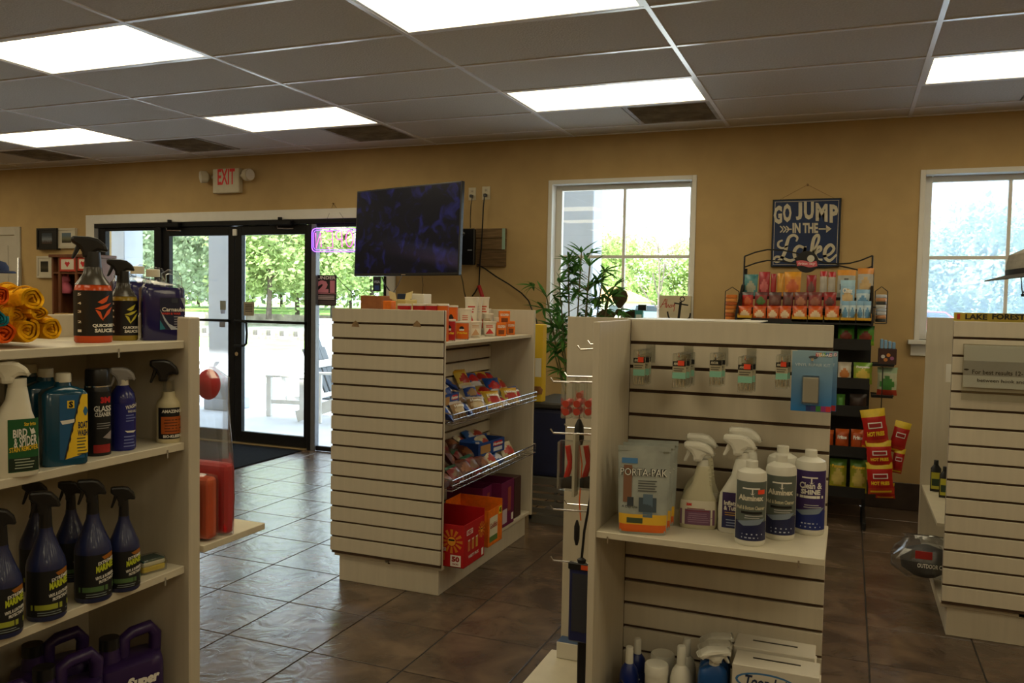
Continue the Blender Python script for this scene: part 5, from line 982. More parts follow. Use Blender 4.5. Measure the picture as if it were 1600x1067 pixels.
# ------------------------------------------------------------ bags, cans, cups, cartons
def foil(nm, rgb, rough=.32): return mat('foil_%s_%d_%d_%d' % (nm, *rgb), C(*rgb), rough, noise=.10, scale=25, bump=.15, spec=.6)
def bag_mb(w, h, t, main, top, bot, mid, seed=0, flat=False):
    """pillow pack: base at z=0, front faces -Y"""
    nx, nz = 8, 10; rr = random.Random(seed); b = MB(); idx = {}; F = [[None]*(nx+1) for _ in range(nz+1)]; Bk = [[None]*(nx+1) for _ in range(nz+1)]
    for j in range(nz+1):
        v = j/nz; tv_ = 0 if j in (0, nz) else (1-abs(2*v-1)**3.2)
        for i in range(nx+1):
            u = i/nx; tu = 1-abs(2*u-1)**2.6; d = t/2*tv_*tu; cr = .012*w*rr.uniform(-1, 1); wob = (.10*d if d else 0)*rr.uniform(-1, 1)
            x = (u-.5)*w*(1-.06*tv_*(1 if True else 0))+cr*(0 if j in (0, nz) else 1); zig = .004*((i % 2)*2-1) if j in (0, nz) else 0
            F[j][i] = (x, -d-wob+zig*.3, v*h); Bk[j][i] = (x, d+wob+zig*.3+.0006, v*h)
    for G, sg in ((F, 1), (Bk, -1)):
        for j in range(nz):
            for i in range(nx):
                u = (i+.5)/nx-.5; v = (j+.5)/nz
                m = top if v > .80 else bot if v < .22 else main
                if mid is not None and sg > 0 and (u/.36)**2+((v-.42)/.26)**2 < 1: m = mid
                q = [G[j][i], G[j][i+1], G[j+1][i+1], G[j+1][i]]; b.add(q if sg > 0 else q[::-1], [(0, 1, 2, 3)], m, True)
    return b, F
def weld(o):
    bm = bmesh.new(); bm.from_mesh(o.data); bmesh.ops.remove_doubles(bm, verts=bm.verts, dist=1e-5); bm.to_mesh(o.data); bm.free()
def bag(name, lab, cat, P, w, h, t, cols, rz=0, lean=0, text=None, tcol=None, group=None, seed=0, roll=0.0, tz=(.55, .72)):
    main, top, bot, mid = [foil(name, c) if c else None for c in cols]
    T_ = thing(name, lab, cat, P, 0, group); T_.rotation_euler = (lean, roll, rz)
    b, F = bag_mb(w, h, t, main, top, bot, mid, seed); o = b.build('bag', T_); weld(o)
    if text:
        S = lambda u, v, off: (u, -t/2*(1-abs(2*u/w)**2.6)*(1-abs(2*v/h-1)**3.2)*1.12-off, v)
        MB().text(S, text, -w*.34, w*.34, h*tz[0], h*tz[1], tcol or WHITE, .002, .05).build('lettering', o)
    return T_
def bag_px(name, lab, cat, px, Y, t, cols, **k):
    x0, x1, z0, z1 = rect_y(*px, Y); return bag(name, lab, cat, ((x0+x1)/2, Y, z0), x1-x0, z1-z0, t, cols, **k)
GS = 'snacks on the top shelf of the snack gondola'
def chip_can(px, py, w, h, c, lab, z=1.2215, txt=True):
    p = Prod('chip_can', lab, 'can', px, py, z, w, group='small chip cans'); m = plain(*c, .35); y0 = py-h
    p.body('can', [(py, 1), (y0+3, 1)], m); p.body('foil_rim', [(py, 1.03), (py-1.5, 1.03)], M_CHROME); p.body('lid', [(y0+3, 1.04), (y0+.5, 1.04), (y0, .98)], mat('frosted_lid', C(205, 196, 180), .35, noise=.03, scale=20))
    L = p.label('label', px-w*.42, px+w*.42, y0+h*.22, y0+h*.92, m); q = px-w*.05; yy = y0+h*.38
    L.poly([(q-w*.2, yy), (q-w*.1, yy-h*.11), (q+w*.12, yy-h*.11), (q+w*.22, yy), (q+w*.12, yy+h*.05), (q-w*.1, yy+h*.05)], BLACK).band(q-w*.16, q+w*.18, yy+h*.03, yy+h*.13, WHITE).text('Pringles', px-w*.36, px+w*.36, y0+h*.56, y0+h*.72, YEL, .04); L.done()
def cup(px, py, w, h, lab, accent, z=1.2215, taper=.78, body=(214, 206, 188)):
    p = Prod('noodle_cup', lab, 'cup', px, py, z, w, group='paper noodle cups'); y0 = py-h; p.body('cup', [(py, taper), (py-1, taper), (y0+2, .98), (y0+2, 1.04), (y0+.5, 1.04)], plain(*body, .6)); p.body('foil_lid', [(y0+.6, 1.02), (y0, 1.0)], plain(220, 206, 190, .3))
    L = p.label('label', px-w*.36, px+w*.36, y0+h*.2, y0+h*.88, plain(*body, .55)); L.poly([(px-w*.3, y0+h*.85), (px, y0+h*.45), (px+w*.3, y0+h*.8)], plain(*accent)).lines(px-w*.28, px+w*.28, y0+h*.22, y0+h*.42, 3, plain(*accent), .5); L.done()
def carton(name, lab, cat, P, dx, dy, dz, m, rz=0, group=None, bv=.002):
    t = thing(name, lab, cat, P, rz, group); MB().box(-dx/2, dx/2, -dy/2, dy/2, 0, dz, m).build('box', t, bevel=bv); return t
def base_py(px, ytop, x, z):                       # photo row of the hidden foot of a thing whose top shows at ytop
    P = at_x(px, ytop, x); return ytop+(P.z-z)/mpp(P)
RD = (176, 26, 30); OG = (214, 98, 24)
chip_can(702, 533, 19, 34, RD, 'red chip can at the near end of the top shelf front row'); chip_can(722, 531, 21, 29, OG, 'orange chip can second in the top shelf front row')
cup(743, 528, 20, 26, 'white cup right of the orange chip can', (190, 150, 110)); cup(765, 525.5, 21, 23, 'white cup with red pepper print in the front row', (196, 46, 40)); _b = base_py(762, 490, -1.95, 1.2215); cup(762, _b, 17, _b-490, 'cream cup behind the red pepper cup', (150, 120, 60)); cup(779, 524, 15, 28, 'tall white cup with red lettering near the orange boxes', (186, 60, 50))
ORB = mat('orange_cracker_carton', C(222, 112, 20), .45, noise=.12, scale=30)
def obox(px, py, w, h, lab, z=1.2215):
    P = at_z(px, py, z); k = mpp(P); t = carton('cracker_box', lab, 'box', (P.x-.03, P.y+.02, z), w*k*1.0, .06, h*k, ORB, rad(28), 'small orange cracker boxes'); S = lambda u, v, off: (u, -.03-off, v); MB().text(S, 'GOLDFISH', -w*k*.4, w*k*.4, h*k*.6, h*k*.8, WHITE, .001, .04).patch(S, -w*k*.3, w*k*.3, h*k*.12, h*k*.45, plain(120, 60, 20), .0006, 2).build('front_print', t)
obox(788, 525, 15, 21, 'orange box in the front row, left of the pair'); obox(803, 523, 12, 21, 'orange box in the front row, right of the pair at shelf end'); P = at_x(793, 486, -1.83); obox(793, 486+(P.z-1.289)/mpp(P), 17, (P.z-1.289)/mpp(P), 'orange box stacked on top of the other orange boxes', 1.2215+.0685)
_b = base_py(705, 477, -1.90, 1.2215); chip_can(705, _b, 20, _b-477, OG, 'tall orange chip can with cream lid behind the red one')
_b = base_py(727, 482, -1.93, 1.2215); cup(727, _b, 20, _b-482, 'small white cup in the middle of the back row', (190, 110, 90), 1.2215, .8); _b = base_py(736, 464, -1.985, 1.2215); cup(736, _b, 21, _b-464, 'tall paper noodle cup at the back, left one', (180, 40, 40), 1.2215, .72); _b = base_py(755, 464, -1.985, 1.2215); cup(755, _b, 18, _b-464, 'tall paper noodle cup at the back, right one', (188, 70, 40), 1.2215, .72); _b = base_py(746, 464, -1.99, 1.2215); cup(746, _b, 14, _b-464, 'slim noodle cup between the two tall cups', (200, 190, 180), 1.2215, .75)
# far side of the top shelf, seen over the slatted end
def far_box(name, px, Y, dep, m, lab, cat='box', dz=None):
    x0, x1, z0, z1 = rect_y(*px, Y); t = thing(name, lab, cat, ((x0+x1)/2, Y, 1.2215)); w = x1-x0; h = z1-1.2215; MB().box(-w/2, w/2, 0, dep, 0, h, m).build('box', t, bevel=.003); return t, w, h
KR = mat('brown_kraft_carton', C(150, 92, 50), .7, noise=.12, scale=20); t, w, h = far_box('snack_carton', (563, 462, 597, 486), 3.66, .14, KR, 'brown snack carton standing over the slatted end panel'); MB().box(-w/2-.001, w/2+.001, -.001, .0, 0, h*.45, plain(205, 200, 190)).build('white_band', t); MB().text(lambda u, v, o: (u, -o, v), 'MINI TARTS', -w*.1, w*.45, h*.58, h*.7, plain(70, 36, 20), .0012, .04).build('lettering', t)
t, w, h = far_box('snack_carton', (612, 468, 634, 486), 3.72, .12, plain(200, 180, 110), 'open pale carton with raised flaps beside the brown one')
for s in (-1, 1): MB().obox((s*w*.3, .02+.04*s, h+.018), (w*.24, 0, .006*s), (0, .0015, 0), (.004*s, 0, .02), plain(214, 200, 150)).build('flap', t)
far_box('snack_box', (598, 470, 611, 486), 3.60, .05, ORB, 'small orange snack box in front of the pale carton'); far_box('snack_box', (620, 459, 640, 486), 3.88, .06, plain(28, 42, 66), 'dark blue box at the back of the top shelf'); far_box('snack_box', (640, 459, 662, 486), 3.90, .09, plain(214, 210, 196), 'white square box at the back of the top shelf')
for k, (px, c, lab) in enumerate(((632, RD, 'red chip can just above the panel edge, leftmost'), (654, RD, 'red chip can just above the panel edge, middle'), (676, RD, 'red chip can just above the panel edge, right of middle'), (690, OG, 'orange chip can just above the panel edge, by the corner'))):
    P = at_y(px, 487, 3.62); t = thing('chip_can', lab, 'can', (P.x, 3.62+.012*(k % 2), 1.2215), 0, 'small chip cans'); m = plain(*c, .35); hh = at_y(px, 474.5, 3.62).z-1.2215; r = .034 if k < 3 else .03
    MB().lathe([(r, 0), (r, hh-.008)], m, 20).build('can', t); MB().lathe([(r*1.03, hh-.01), (r*1.03, hh-.002), (r*.97, hh)], mat('frosted_lid'), 20).build('lid', t); S = lambda u, v, off, r=r: (u, -math.sqrt(max(0, r*r-u*u))-off, v); MB().patch(S, -.015, .012, hh*.42, hh*.6, BLACK, .0008, 4).patch(S, -.012, .01, hh*.36, hh*.43, WHITE, .001, 4).build('label', t)

# pastry packs in the two baskets
rr = random.Random(5)
PAST = [((28, 66, 150), (205, 205, 215), (24, 54, 130), (150, 116, 70)), ((36, 80, 170), (36, 80, 170), (200, 200, 210), (190, 40, 44)), ((150, 118, 80), (180, 170, 160), (120, 92, 60), (196, 176, 140)), ((200, 170, 70), (196, 150, 40), (210, 190, 150), (170, 40, 34))]
PAST2 = [((92, 48, 34), (110, 60, 44), (70, 38, 30), (140, 90, 60)), ((32, 84, 160), (40, 100, 180), (30, 60, 120), (190, 190, 200)), ((120, 30, 34), (40, 92, 70), (120, 30, 34), (110, 84, 60)), ((190, 180, 150), (200, 190, 170), (180, 160, 110), (170, 60, 50))]
def fill(z, set_, nm, where, n, ptxt):
    for k in range(n):
        row = k % 3; q = k//3; y = 3.66+q*.112+.02*rr.random(); x = (-1.79, -1.88, -1.97)[row]; zz = z+.006+row*.05; c = set_[(q*7+row*3+k) % len(set_) if q < 5 else (3 if (k % 2) else 1)]
        cw = {0: 'blue', 1: 'royal blue', 2: 'tan', 3: 'golden'}[set_.index(c)] if where == 'upper' else {0: 'brown', 1: 'blue', 2: 'red', 3: 'cream'}[set_.index(c)]
        w, h = rr.uniform(.09, .13), rr.uniform(.085, .12)
        bag(nm, '%s wrapped pastry, %s row, %s from the near end of %s basket' % (cw, ('front', 'middle', 'back')[row], ('first', 'second', 'third', 'fourth', 'fifth', 'sixth', 'seventh', 'eighth', 'ninth')[q], where), 'pastry', (x, y, zz), w, h, .045, c, rz=rad(90+rr.uniform(-45, 45)), lean=rad(-52+rr.uniform(-22, 22)), text=ptxt if k % 3 == 0 else None, group='wrapped pastries in the %s basket' % where, seed=k)
fill(.826, PAST, 'pastry_pack', 'upper', 27, 'Hostess'); fill(.504, PAST2, 'pastry_pack', 'lower', 24, None)
BLC = mat('blue_pastry_carton', C(26, 66, 140), .4, noise=.12, scale=20)
def pcarton(x, y, z, dx, dy, dz, rz, lab):
    t = thing('pastry_carton', lab, 'box', (x, y, z), rz); MB().box(-dx/2, dx/2, -dy/2, -dy/2+.002, 0, dz, BLC).box(-dx/2, dx/2, dy/2-.002, dy/2, 0, dz*1.15, BLC).box(-dx/2, -dx/2+.002, -dy/2, dy/2, 0, dz, BLC).box(dx/2-.002, dx/2, -dy/2, dy/2, 0, dz, BLC).box(-dx/2, dx/2, -dy/2, dy/2, 0, .002, BLC).build('tray', t)
    S = lambda u, v, off: (u, -dy/2-off, v); MB().patch(S, -dx*.42, -dx*.05, dz*.2, dz*.8, plain(170, 130, 80), .001, 1).patch(S, .02, dx*.4, dz*.5, dz*.85, plain(190, 40, 44), .001, 1).text(S, 'Hostess', dx*.05, dx*.42, dz*.56, dz*.78, WHITE, .0018, .05).patch(S, .02, dx*.4, dz*.12, dz*.4, plain(200, 205, 215), .001, 1).build('front_print', t)
pcarton(-1.90, 3.78, .88, .20, .10, .07, rad(90), 'blue printed pastry carton at the near end of the upper basket'); pcarton(-1.89, 4.28, .565, .30, .12, .075, rad(84), 'long blue and white pastry carton in the lower basket')
# bottom deck cartons
CZ = mat('red_cracker_carton', C(176, 20, 26), .45, noise=.06, scale=20)
t = thing('cracker_carton', 'large red cracker carton with sun emblem on the bottom deck', 'carton', (-1.83, 3.68, .1445))
MB().box(-.17, .17, -.12, -.117, 0, .205, CZ).box(-.17, .17, .117, .12, 0, .24, CZ).box(.167, .17, -.117, .117, 0, .205, CZ).box(-.17, -.167, -.117, .117, 0, .24, CZ).box(-.17, .17, -.12, .12, 0, .002, CZ).build('carton', t)
SY = lambda u, v, off: (u, -.12-off, v); SX = lambda u, v, off: (.17+off, u, v)
b = MB(); cx, cz = .10, .125
for S, cx, cz, sc in ((SY, .105, .125, 1), (SX, .085, .14, .7)):
    for k in range(12):
        a = rad(k*30); d = lambda r, an: (cx+r*sc*cos(an), cz+r*sc*sin(an)); b.poly(S, [d(.026, a-.16), d(.058, a-.13), d(.058, a+.13), d(.026, a+.16)], plain(206, 120, 30), .0008)
    b.poly(S, [(cx+.022*sc*cos(q*.524), cz+.022*sc*sin(q*.524)) for q in range(12)], plain(226, 150, 40), .001); b.patch(S, cx-.016*sc, cx+.016*sc, cz+.002, cz+.010*sc, BLACK, .0014, 1)
b.patch(SX, -.09, -.02, .15, .175, WHITE, .0008, 1); b.text(SX, 'CHEEZ-IT', -.086, -.024, .153, .172, plain(180, 20, 26), .0014, .05)
b.patch(SY, .03, .075, .075, .092, WHITE, .0008, 1); b.text(SY, 'CHEEZ-IT', .032, .073, .077, .090, plain(180, 20, 26), .0014, .05); b.patch(SY, .03, .07, .03, .065, plain(196, 120, 40), .0008, 1)
for k in range(3): b.patch(SX, -.075+k*.045, -.05+k*.045, .07, .125, plain(196, 110+20*k, 60), .0008, 1); b.text(SX, 'CHEEZ-IT', -.075+k*.045, -.05+k*.045, .118, .126, WHITE, .0014, .04)
b.text(SX, 'VARIETY PACK', -.07, .05, .035, .05, WHITE, .0014, .03); b.patch(SY, .10, .155, .005, .06, plain(225, 220, 210), .0008, 1); b.text(SY, '50', .107, .148, .027, .054, plain(150, 20, 24), .0014, .06); b.text(SY, 'PACKS', .112, .143, .012, .021, plain(150, 20, 24), .0014, .04); b.patch(SX, .085, .108, .01, .045, WHITE, .0008, 1); b.build('front_print', t)
for k in range(5): bag('cracker_pack', 'small red cracker pack inside the large red carton, %s from the back' % ('first', 'second', 'third', 'fourth', 'fifth')[k], 'cracker pack', (-1.92+.045*k, 3.66, .148), .08, .12, .03, ((170, 30, 30), (150, 24, 26), (170, 30, 30), (196, 120, 50)), rz=rad(rr.uniform(-20, 20)), group='cracker packs in the red carton', seed=k+60)
t = thing('cracker_carton', 'orange and white cracker carton with number on the bottom deck', 'carton', (-1.80, 4.02, .1445)); MB().box(-.14, .11, -.10, -.097, 0, .19, ORB).box(-.14, .11, .082, .085, 0, .22, ORB).box(.107, .11, -.097, .082, 0, .19, ORB).box(-.14, -.137, -.097, .082, 0, .22, ORB).box(-.14, .11, -.10, .085, 0, .002, ORB).build('carton', t); SX = lambda u, v, off: (.11+off, u, v)
MB().patch(SX, -.085, .02, .05, .15, plain(214, 206, 180), .0008, 1).patch(SX, -.085, .02, .02, .05, plain(90, 120, 60), .0008, 1).text(SX, 'Goldfish', -.08, .015, .09, .12, plain(150, 60, 40), .0014, .03).patch(SX, .035, .075, .145, .185, plain(232, 214, 60), .0008, 1).text(SX, '45', .04, .07, .152, .178, BLACK, .0014, .05).build('front_print', t)
PU = mat('magenta_carton', C(104, 26, 72), .45, noise=.1, scale=20)
for k, (y0, y1, xf, hh, lab) in enumerate(((4.135, 4.26, -1.82, .25, 'magenta snack carton behind the orange carton'), (4.27, 4.46, -1.765, .255, 'tall magenta snack carton with white panel near the far end'))):
    t = thing('snack_carton', lab, 'carton', (xf-.12, (y0+y1)/2, .1445)); d = (y1-y0)/2; MB().box(-.12, .12, -d, -d+.003, 0, hh, PU).box(-.12, .12, d-.003, d, 0, hh, PU).box(.117, .12, -d+.003, d-.003, 0, hh, PU).box(-.12, -.117, -d+.003, d-.003, 0, hh, PU).box(-.12, .12, -d, d, 0, .002, PU).build('carton', t); SX = lambda u, v, off: (.12+off, u, v); MB().patch(SX, -d*.8, -d*.1, .02, .1, plain(196, 180, 190), .0008, 1).patch(SX, 0, d*.5, .08, hh*.85, plain(150, 70, 60), .0008, 1).patch(SX, d*.6, d*.9, .02, .06, WHITE, .0008, 1).build('front_print', t)
carton('snack_carton', 'narrow dark brown carton at the far end of the bottom deck', 'carton', (-1.86, 4.56, .1445), .16, .10, .24, plain(70, 44, 40)); 
for k in range(5): bag('snack_pack', 'dark wrapped snack pack piled behind the cartons', 'snack pack', (-1.93+.05*(k % 2), 3.62+.16*k, .40 if k < 0 else .39), .13, .12, .05, ((40, 30, 36), (60, 40, 50), (40, 30, 36), (90, 60, 60)), rz=rad(70+20*k), lean=rad(-30), group='snack packs behind the cartons', seed=k+80) if False else None
# ------------------------------------------------------------ pinwheel gondola: hooks and hanging packs
def hook_y(x, z, y_back, length, lab=None, parent=None):      # hook out of a slat face towards the camera
    t = MB().box(x-.014, x+.014, y_back-.004, y_back, z-.05, z+.006, M_CLEAR).tube([(x, y_back, z-.02), (x, y_back-length, z-.02), (x, y_back-length-.008, z-.012)], .0025, M_CHROME, 6).lathe([(.0045, -.004), (.0045, .004)], M_CHROME, 10); n = len(t.v); t.move(Matrix.Translation((x, y_back-length-.009, z-.011)), n-20)
    return t
RSK = plain(235, 76, 44); MINT = plain(130, 186, 164); PCR = plain(205, 196, 170)
def ancor(x, y, z, w, h, lab, first, sk, grp):
    """clear hanging pack with printed card; top of the pack at z"""
    if first is None:
        t = thing('terminal_pack', lab, 'blister pack', (x, y, z), 0, grp); S = lambda u, v, off: (u, -.004-off, v)
        MB().box(-w/2, w/2, -.004, .004, -h, 0, M_CLEAR).build('clear_pouch', t, bevel=.002); c = MB().box(-w*.48, w*.48, -.0032, -.0022, -h*.72, -h*.22, PCR).build('header_card', t); MB().patch(S, -w*.48, w*.48, -h*.36, -h*.22, BLACK, .0004, 1).patch(S, -w*.48, w*.48, -h*.72, -h*.54, MINT, .0004, 1).text(S, 'ANCOR', -w*.4, w*.2, -h*.33, -h*.25, PCR, .0008, .04).patch(S, -w*.4, w*.35, -h*.44, -h*.42, plain(70, 66, 60), .0006, 1).patch(S, -w*.4, w*.25, -h*.50, -h*.48, plain(70, 66, 60), .0006, 1).build('card_print', c)
        m = MB()
        for k in range(5): a = -w*.36+k*w*.17; m.tube([(a, -.001, -h*.95), (a+.004*((k % 3)-1), 0, -h*.76)], .0022, M_CHROME, 6)
        m.build('metal_terminals', t)
    else: t = dup(first, (x, y, z), 0, lab)
    return t
sets = [((989, 547, 1009, 602), 3, True, 'leftmost'), ((1050, 553, 1073, 606), 4, True, 'second from left'), ((1108, 552, 1129, 603), 2, False, 'third from left'), ((1152, 558, 1177, 613), 3, True, 'fourth from left'), ((1211, 555, 1232, 607), 2, True, 'fifth, beside the blue kit')]
dep = ('front pack', 'second pack', 'third pack', 'rearmost pack')
for (px, n, sk, wh) in sets:
    yf = 2.45; x0, x1, z0, z1 = rect_y(*px, yf); xc = (x0+x1)/2; first = None
    h = thing('display_hook', 'chrome slatwall hook, %s of the row of hooks' % wh, 'hook', (xc, 2.6, 1.29), 0, 'hooks on the front slatwall'); b = hook_y(0, 0, 0, .16); b.move(Matrix.Translation((0, 0, 0))); b.build('wire', h)
    for k in range(n):
        o = ancor(xc+.004*(k % 2)+.0008*k, yf+.036*k, z1, x1-x0, z1-z0, '%s on the %s hook' % (dep[k] if k < n-1 or n == 1 else ('rear pack' if n < 4 else dep[3]), wh), first, sk and k == 0, 'terminal packs on the front slatwall')
        if first is None: first = o
    if sk: w, h2 = x1-x0, z1-z0; MB().box(-w*.1, w*.36, -.0055, -.0048, -h2*.34, -h2*.20, RSK).build('price_sticker', first)
x0, x1, z0, z1 = rect_y(1235, 550, 1302, 641, 2.47); w = x1-x0; h = z1-z0; kg = 'blue vinyl repair kits'
def grad(nm, a, b_):
    m = bpy.data.materials.new(nm); m.use_nodes = True; nt = m.node_tree; bs = nt.nodes['Principled BSDF']; tc = nt.nodes.new('ShaderNodeTexCoord'); sx = nt.nodes.new('ShaderNodeSeparateXYZ'); cr = nt.nodes.new('ShaderNodeValToRGB'); nt.links.new(tc.outputs['Generated'], sx.inputs[0]); nt.links.new(sx.outputs['Z'], cr.inputs[0]); nt.links.new(cr.outputs[0], bs.inputs['Base Color']); cr.color_ramp.elements[0].color = tuple(C(*a))+(1,); cr.color_ramp.elements[1].color = tuple(C(*b_))+(1,); bs.inputs['Roughness'].default_value = .4; return m
KB = grad('printed_blue_fade_card', (20, 110, 178), (138, 168, 182))
t = thing('repair_kit', 'blue vinyl repair kit card with clear pouch, front one', 'kit', ((x0+x1)/2, 2.47, z1), 0, kg); MB().box(-w/2, w/2, -.001, .001, -h, 0, KB).build('card', t, bevel=.0006); S = lambda u, v, off: (u, -.001-off, v)
b = MB(); b.text(S, 'VINYL REPAIR KIT', -w*.42, w*.44, -h*.25, -h*.20, plain(200, 215, 220), .001, .0)
for k, c in enumerate(((40, 60, 120), (70, 60, 130), (60, 130, 60), (150, 50, 120), (190, 50, 60))): b.patch(S, -w*.12+k*w*.122, -w*.0+k*w*.122, -h*.99, -h*.90, plain(*c), .0008, 1); b.patch(S, w*.08+k*w*.082, w*.15+k*w*.082, -h*.085, -h*.02, plain(*((200, 50, 60), (220, 160, 50), (90, 160, 60), (60, 110, 180), (160, 60, 130))[k]), .0008, 1)
b.text(S, 'TEAR-AID', w*.09, w*.48, -h*.08, -h*.03, WHITE, .0014, .04); b.poly(S, [(w*.02+.012*cos(q*.524), -h*.10+.005*sin(q*.524)) for q in range(12)], plain(70, 80, 86), .001); b.build('print', t)
MB().box(-w*.24, w*.2, -.014, -.001, -h*.88, -h*.40, M_CLEAR).build('blister', t, bevel=.003); MB().box(-w*.21, w*.17, -.010, -.003, -h*.85, -h*.43, plain(176, 170, 156)).build('patch_roll', t, bevel=.002); dup(t, ((x0+x1)/2+.012, 2.505, z1), 0, 'blue vinyl repair kit card behind the front one')
h_ = thing('display_hook', 'chrome slatwall hook carrying the blue kits at right', 'hook', ((x0+x1)/2, 2.6, 1.29), 0, 'hooks on the front slatwall'); hook_y(0, 0, 0, .14).build('wire', h_)

# cleaners on the pinwheel shelf
ZS = .7835
def pouch(dx, dy, lab, back):
    P = at_z(998+dx, 834+dy, ZS); k = mpp(P); w, h = 82*k, 137*k; t = thing('toilet_bag_pouch', lab, 'pouch', (P.x+.006, P.y+.018+back, ZS), rad(12), 'silver stand up pouches'); m = mat('silver_pouch', C(150, 156, 150), .28, noise=.15, scale=16, bump=.25, spec=.7)
    rings = [(0, .44, .020, 4), (.01, .45, .024, 4), (h*.25, .47, .020, 3), (h*.6, .485, .010, 2.6), (h*.85, .49, .004, 2.4), (h, .5, .0012, 2.4)]; MB().loft([(z, w*a, b_, n, 0, 0) for z, a, b_, n in rings], m, 28).build('pouch', t)
    def S(u, v, off):
        for r0, r1 in zip(rings, rings[1:]):
            if v <= r1[0] or r1 is rings[-1]: break
        f = (v-r0[0])/(r1[0]-r0[0]); a, b2, n = (r0[i]+(r1[i]-r0[i])*f for i in (1, 2, 3)); q = min(.985, abs(u)/(w*a)); return (math.copysign(q*w*a, u), -b2*(1-q**n)**(1/n)-off-.0006, v)
    b = MB(); b.patch(S, -w*.44, w*.44, h*.03, h*.115, plain(206, 96, 30), .0008, 14, 4).patch(S, -w*.45, w*.45, h*.115, h*.23, plain(214, 168, 44), .001, 14, 4).patch(S, -w*.42, -w*.12, h*.80, h*.86, plain(70, 120, 170), .001, 4)
    b.patch(S, -w*.38, -w*.22, h*.36, h*.78, plain(120, 84, 62), .001, 4).patch(S, -w*.30, -w*.18, h*.32, h*.42, plain(50, 56, 62), .0012, 4).patch(S, -w*.08, w*.25, h*.26, h*.42, plain(60, 74, 84), .001, 6).patch(S, -w*.0, w*.18, h*.20, h*.46, plain(84, 104, 120), .0012, 6).patch(S, -w*.3, 0, h*.13, h*.19, plain(60, 74, 50), .0014, 4)
    for q in range(5): b.patch(S, -w*.10, w*(.25-.03*(q % 2)), h*(.60-.028*q), h*(.612-.028*q), plain(80, 84, 84), .001, 5)
    lb = b.build('print', t); MB().text(S, 'PORTA-PAK', -w*.44, w*.44, h*.66, h*.75, plain(40, 42, 40), .0022, .05).text(S, 'PORTA-PAK', -w*.44, w*.44, h*.663, h*.745, plain(214, 214, 204), .0028, .0).text(S, 'A Day Use', -w*.40, -w*.10, h*.29, h*.325, BLACK, .002, .01).build('lettering', lb)
    MB().box(-w*.5, w*.5, -.002, .002, h*.93, h*.945, M_CLEAR).box(w*.36, w*.46, -.004, .004, h*.925, h*.95, M_CLEAR).build('zip_slider', t)
pouch(0, 0, 'silver pouch with yellow base, frontmost at the shelf left', 0); pouch(0, 0, 'silver pouch with yellow base, middle of the three', .055); pouch(0, 0, 'silver pouch with yellow base, rearmost of the three', .11)
M_CRM = mat('cream_bottle_plastic', C(186, 180, 152), .4, noise=.03, scale=15); M_WB = mat('white_bottle_plastic', C(204, 202, 190), .35, noise=.02, scale=15)
def m3(px, py, lab, back):
    p = Prod('spray_bottle', lab, 'spray bottle', px, py, ZS, 60, dr=.5, n=2.8, group='cream spray bottles with violet label', back=back); D = px-1090; T = lambda y: py-(827-y); U = lambda x: D+x
    p.body('bottle', [(py, .9), (T(824), .97), (T(805), 1), (T(785), .93), (T(770), .72, .85), (T(758), .52, .75, 2.5, 4), (T(735), .38, .7, 2.2, 6), (T(729), .33, .6, 2, 6)], M_CRM); p.body('collar', [(T(730), .30, .58, 2, 5), (T(719), .28, .55, 2, 5)], M_WB); p.trigger(U(1065), U(1113), T(692), T(722), M_WB, .45)
    for q in range(5): MB().tube([(p.X(U(1079+2.2*q))*0+p.X(U(1096)), -p.ry*.6, p.Z(T(735+6*q))), (p.X(U(1106+q)), -p.ry*.45, p.Z(T(733+6*q)))], .0018, M_CRM, 5).build('grip_rib', p.t)
    L = p.label('label', U(1063), U(1115), T(782), T(820), plain(206, 200, 182), 10); L.band(U(1063), U(1115), T(796), T(820), plain(112, 76, 104)).text('3M', U(1072), U(1080), T(786), T(790.5), RED, .06); L.lines(U(1071), U(1108), T(793), T(800), 2, plain(120, 40, 60)).lines(U(1074), U(1112), T(801), T(817), 5, plain(150, 120, 144)); L.done()
m3(1090, 827, 'cream spray bottle with violet label, front one on the shelf', 0); m3(1094, 816, 'cream spray bottle with violet label, behind the front one', .02)
def infl(px, py, lab, back):
    p = Prod('spray_bottle', lab, 'spray bottle', px, py, ZS, 62, dr=.5, n=2.8, group='white inflatable boat cleaner sprays', back=back); D = px-1152; T = lambda y: py-(835-y); U = lambda x: D+x
    p.body('bottle', [(py, .9), (T(831), .97), (T(800), 1), (T(775), .93), (T(760), .72, .85, 2.6, 2), (T(745), .52, .75, 2.4, 4), (T(722), .42, .7, 2.2, 6), (T(718), .36, .6, 2, 6)], M_WB); p.body('collar', [(T(719), .30, .55, 2, 5), (T(708), .28, .52, 2, 5)], M_WB); p.trigger(U(1126), U(1177), T(681), T(713), M_WB, .42)
    L = p.label('label', U(1128), U(1178), T(770), T(826), plain(52, 36, 84), 10); L.text('Inflatable', U(1131), U(1160), T(783), T(790), WHITE, .03).text('& Tubes', U(1131), U(1155), T(791), T(798), WHITE, .03).band(U(1128), U(1178), T(808), T(826), plain(26, 36, 84)); L.lines(U(1132), U(1160), T(800), T(807), 2, plain(190, 150, 70)).lines(U(1134), U(1165), T(811), T(824), 3, plain(140, 150, 180)); L.done()
infl(1152, 835, 'white boat cleaner spray with violet label, behind the grey bottle', 0); infl(1160, 825, 'white boat cleaner spray, rear of the two with violet labels', .02)
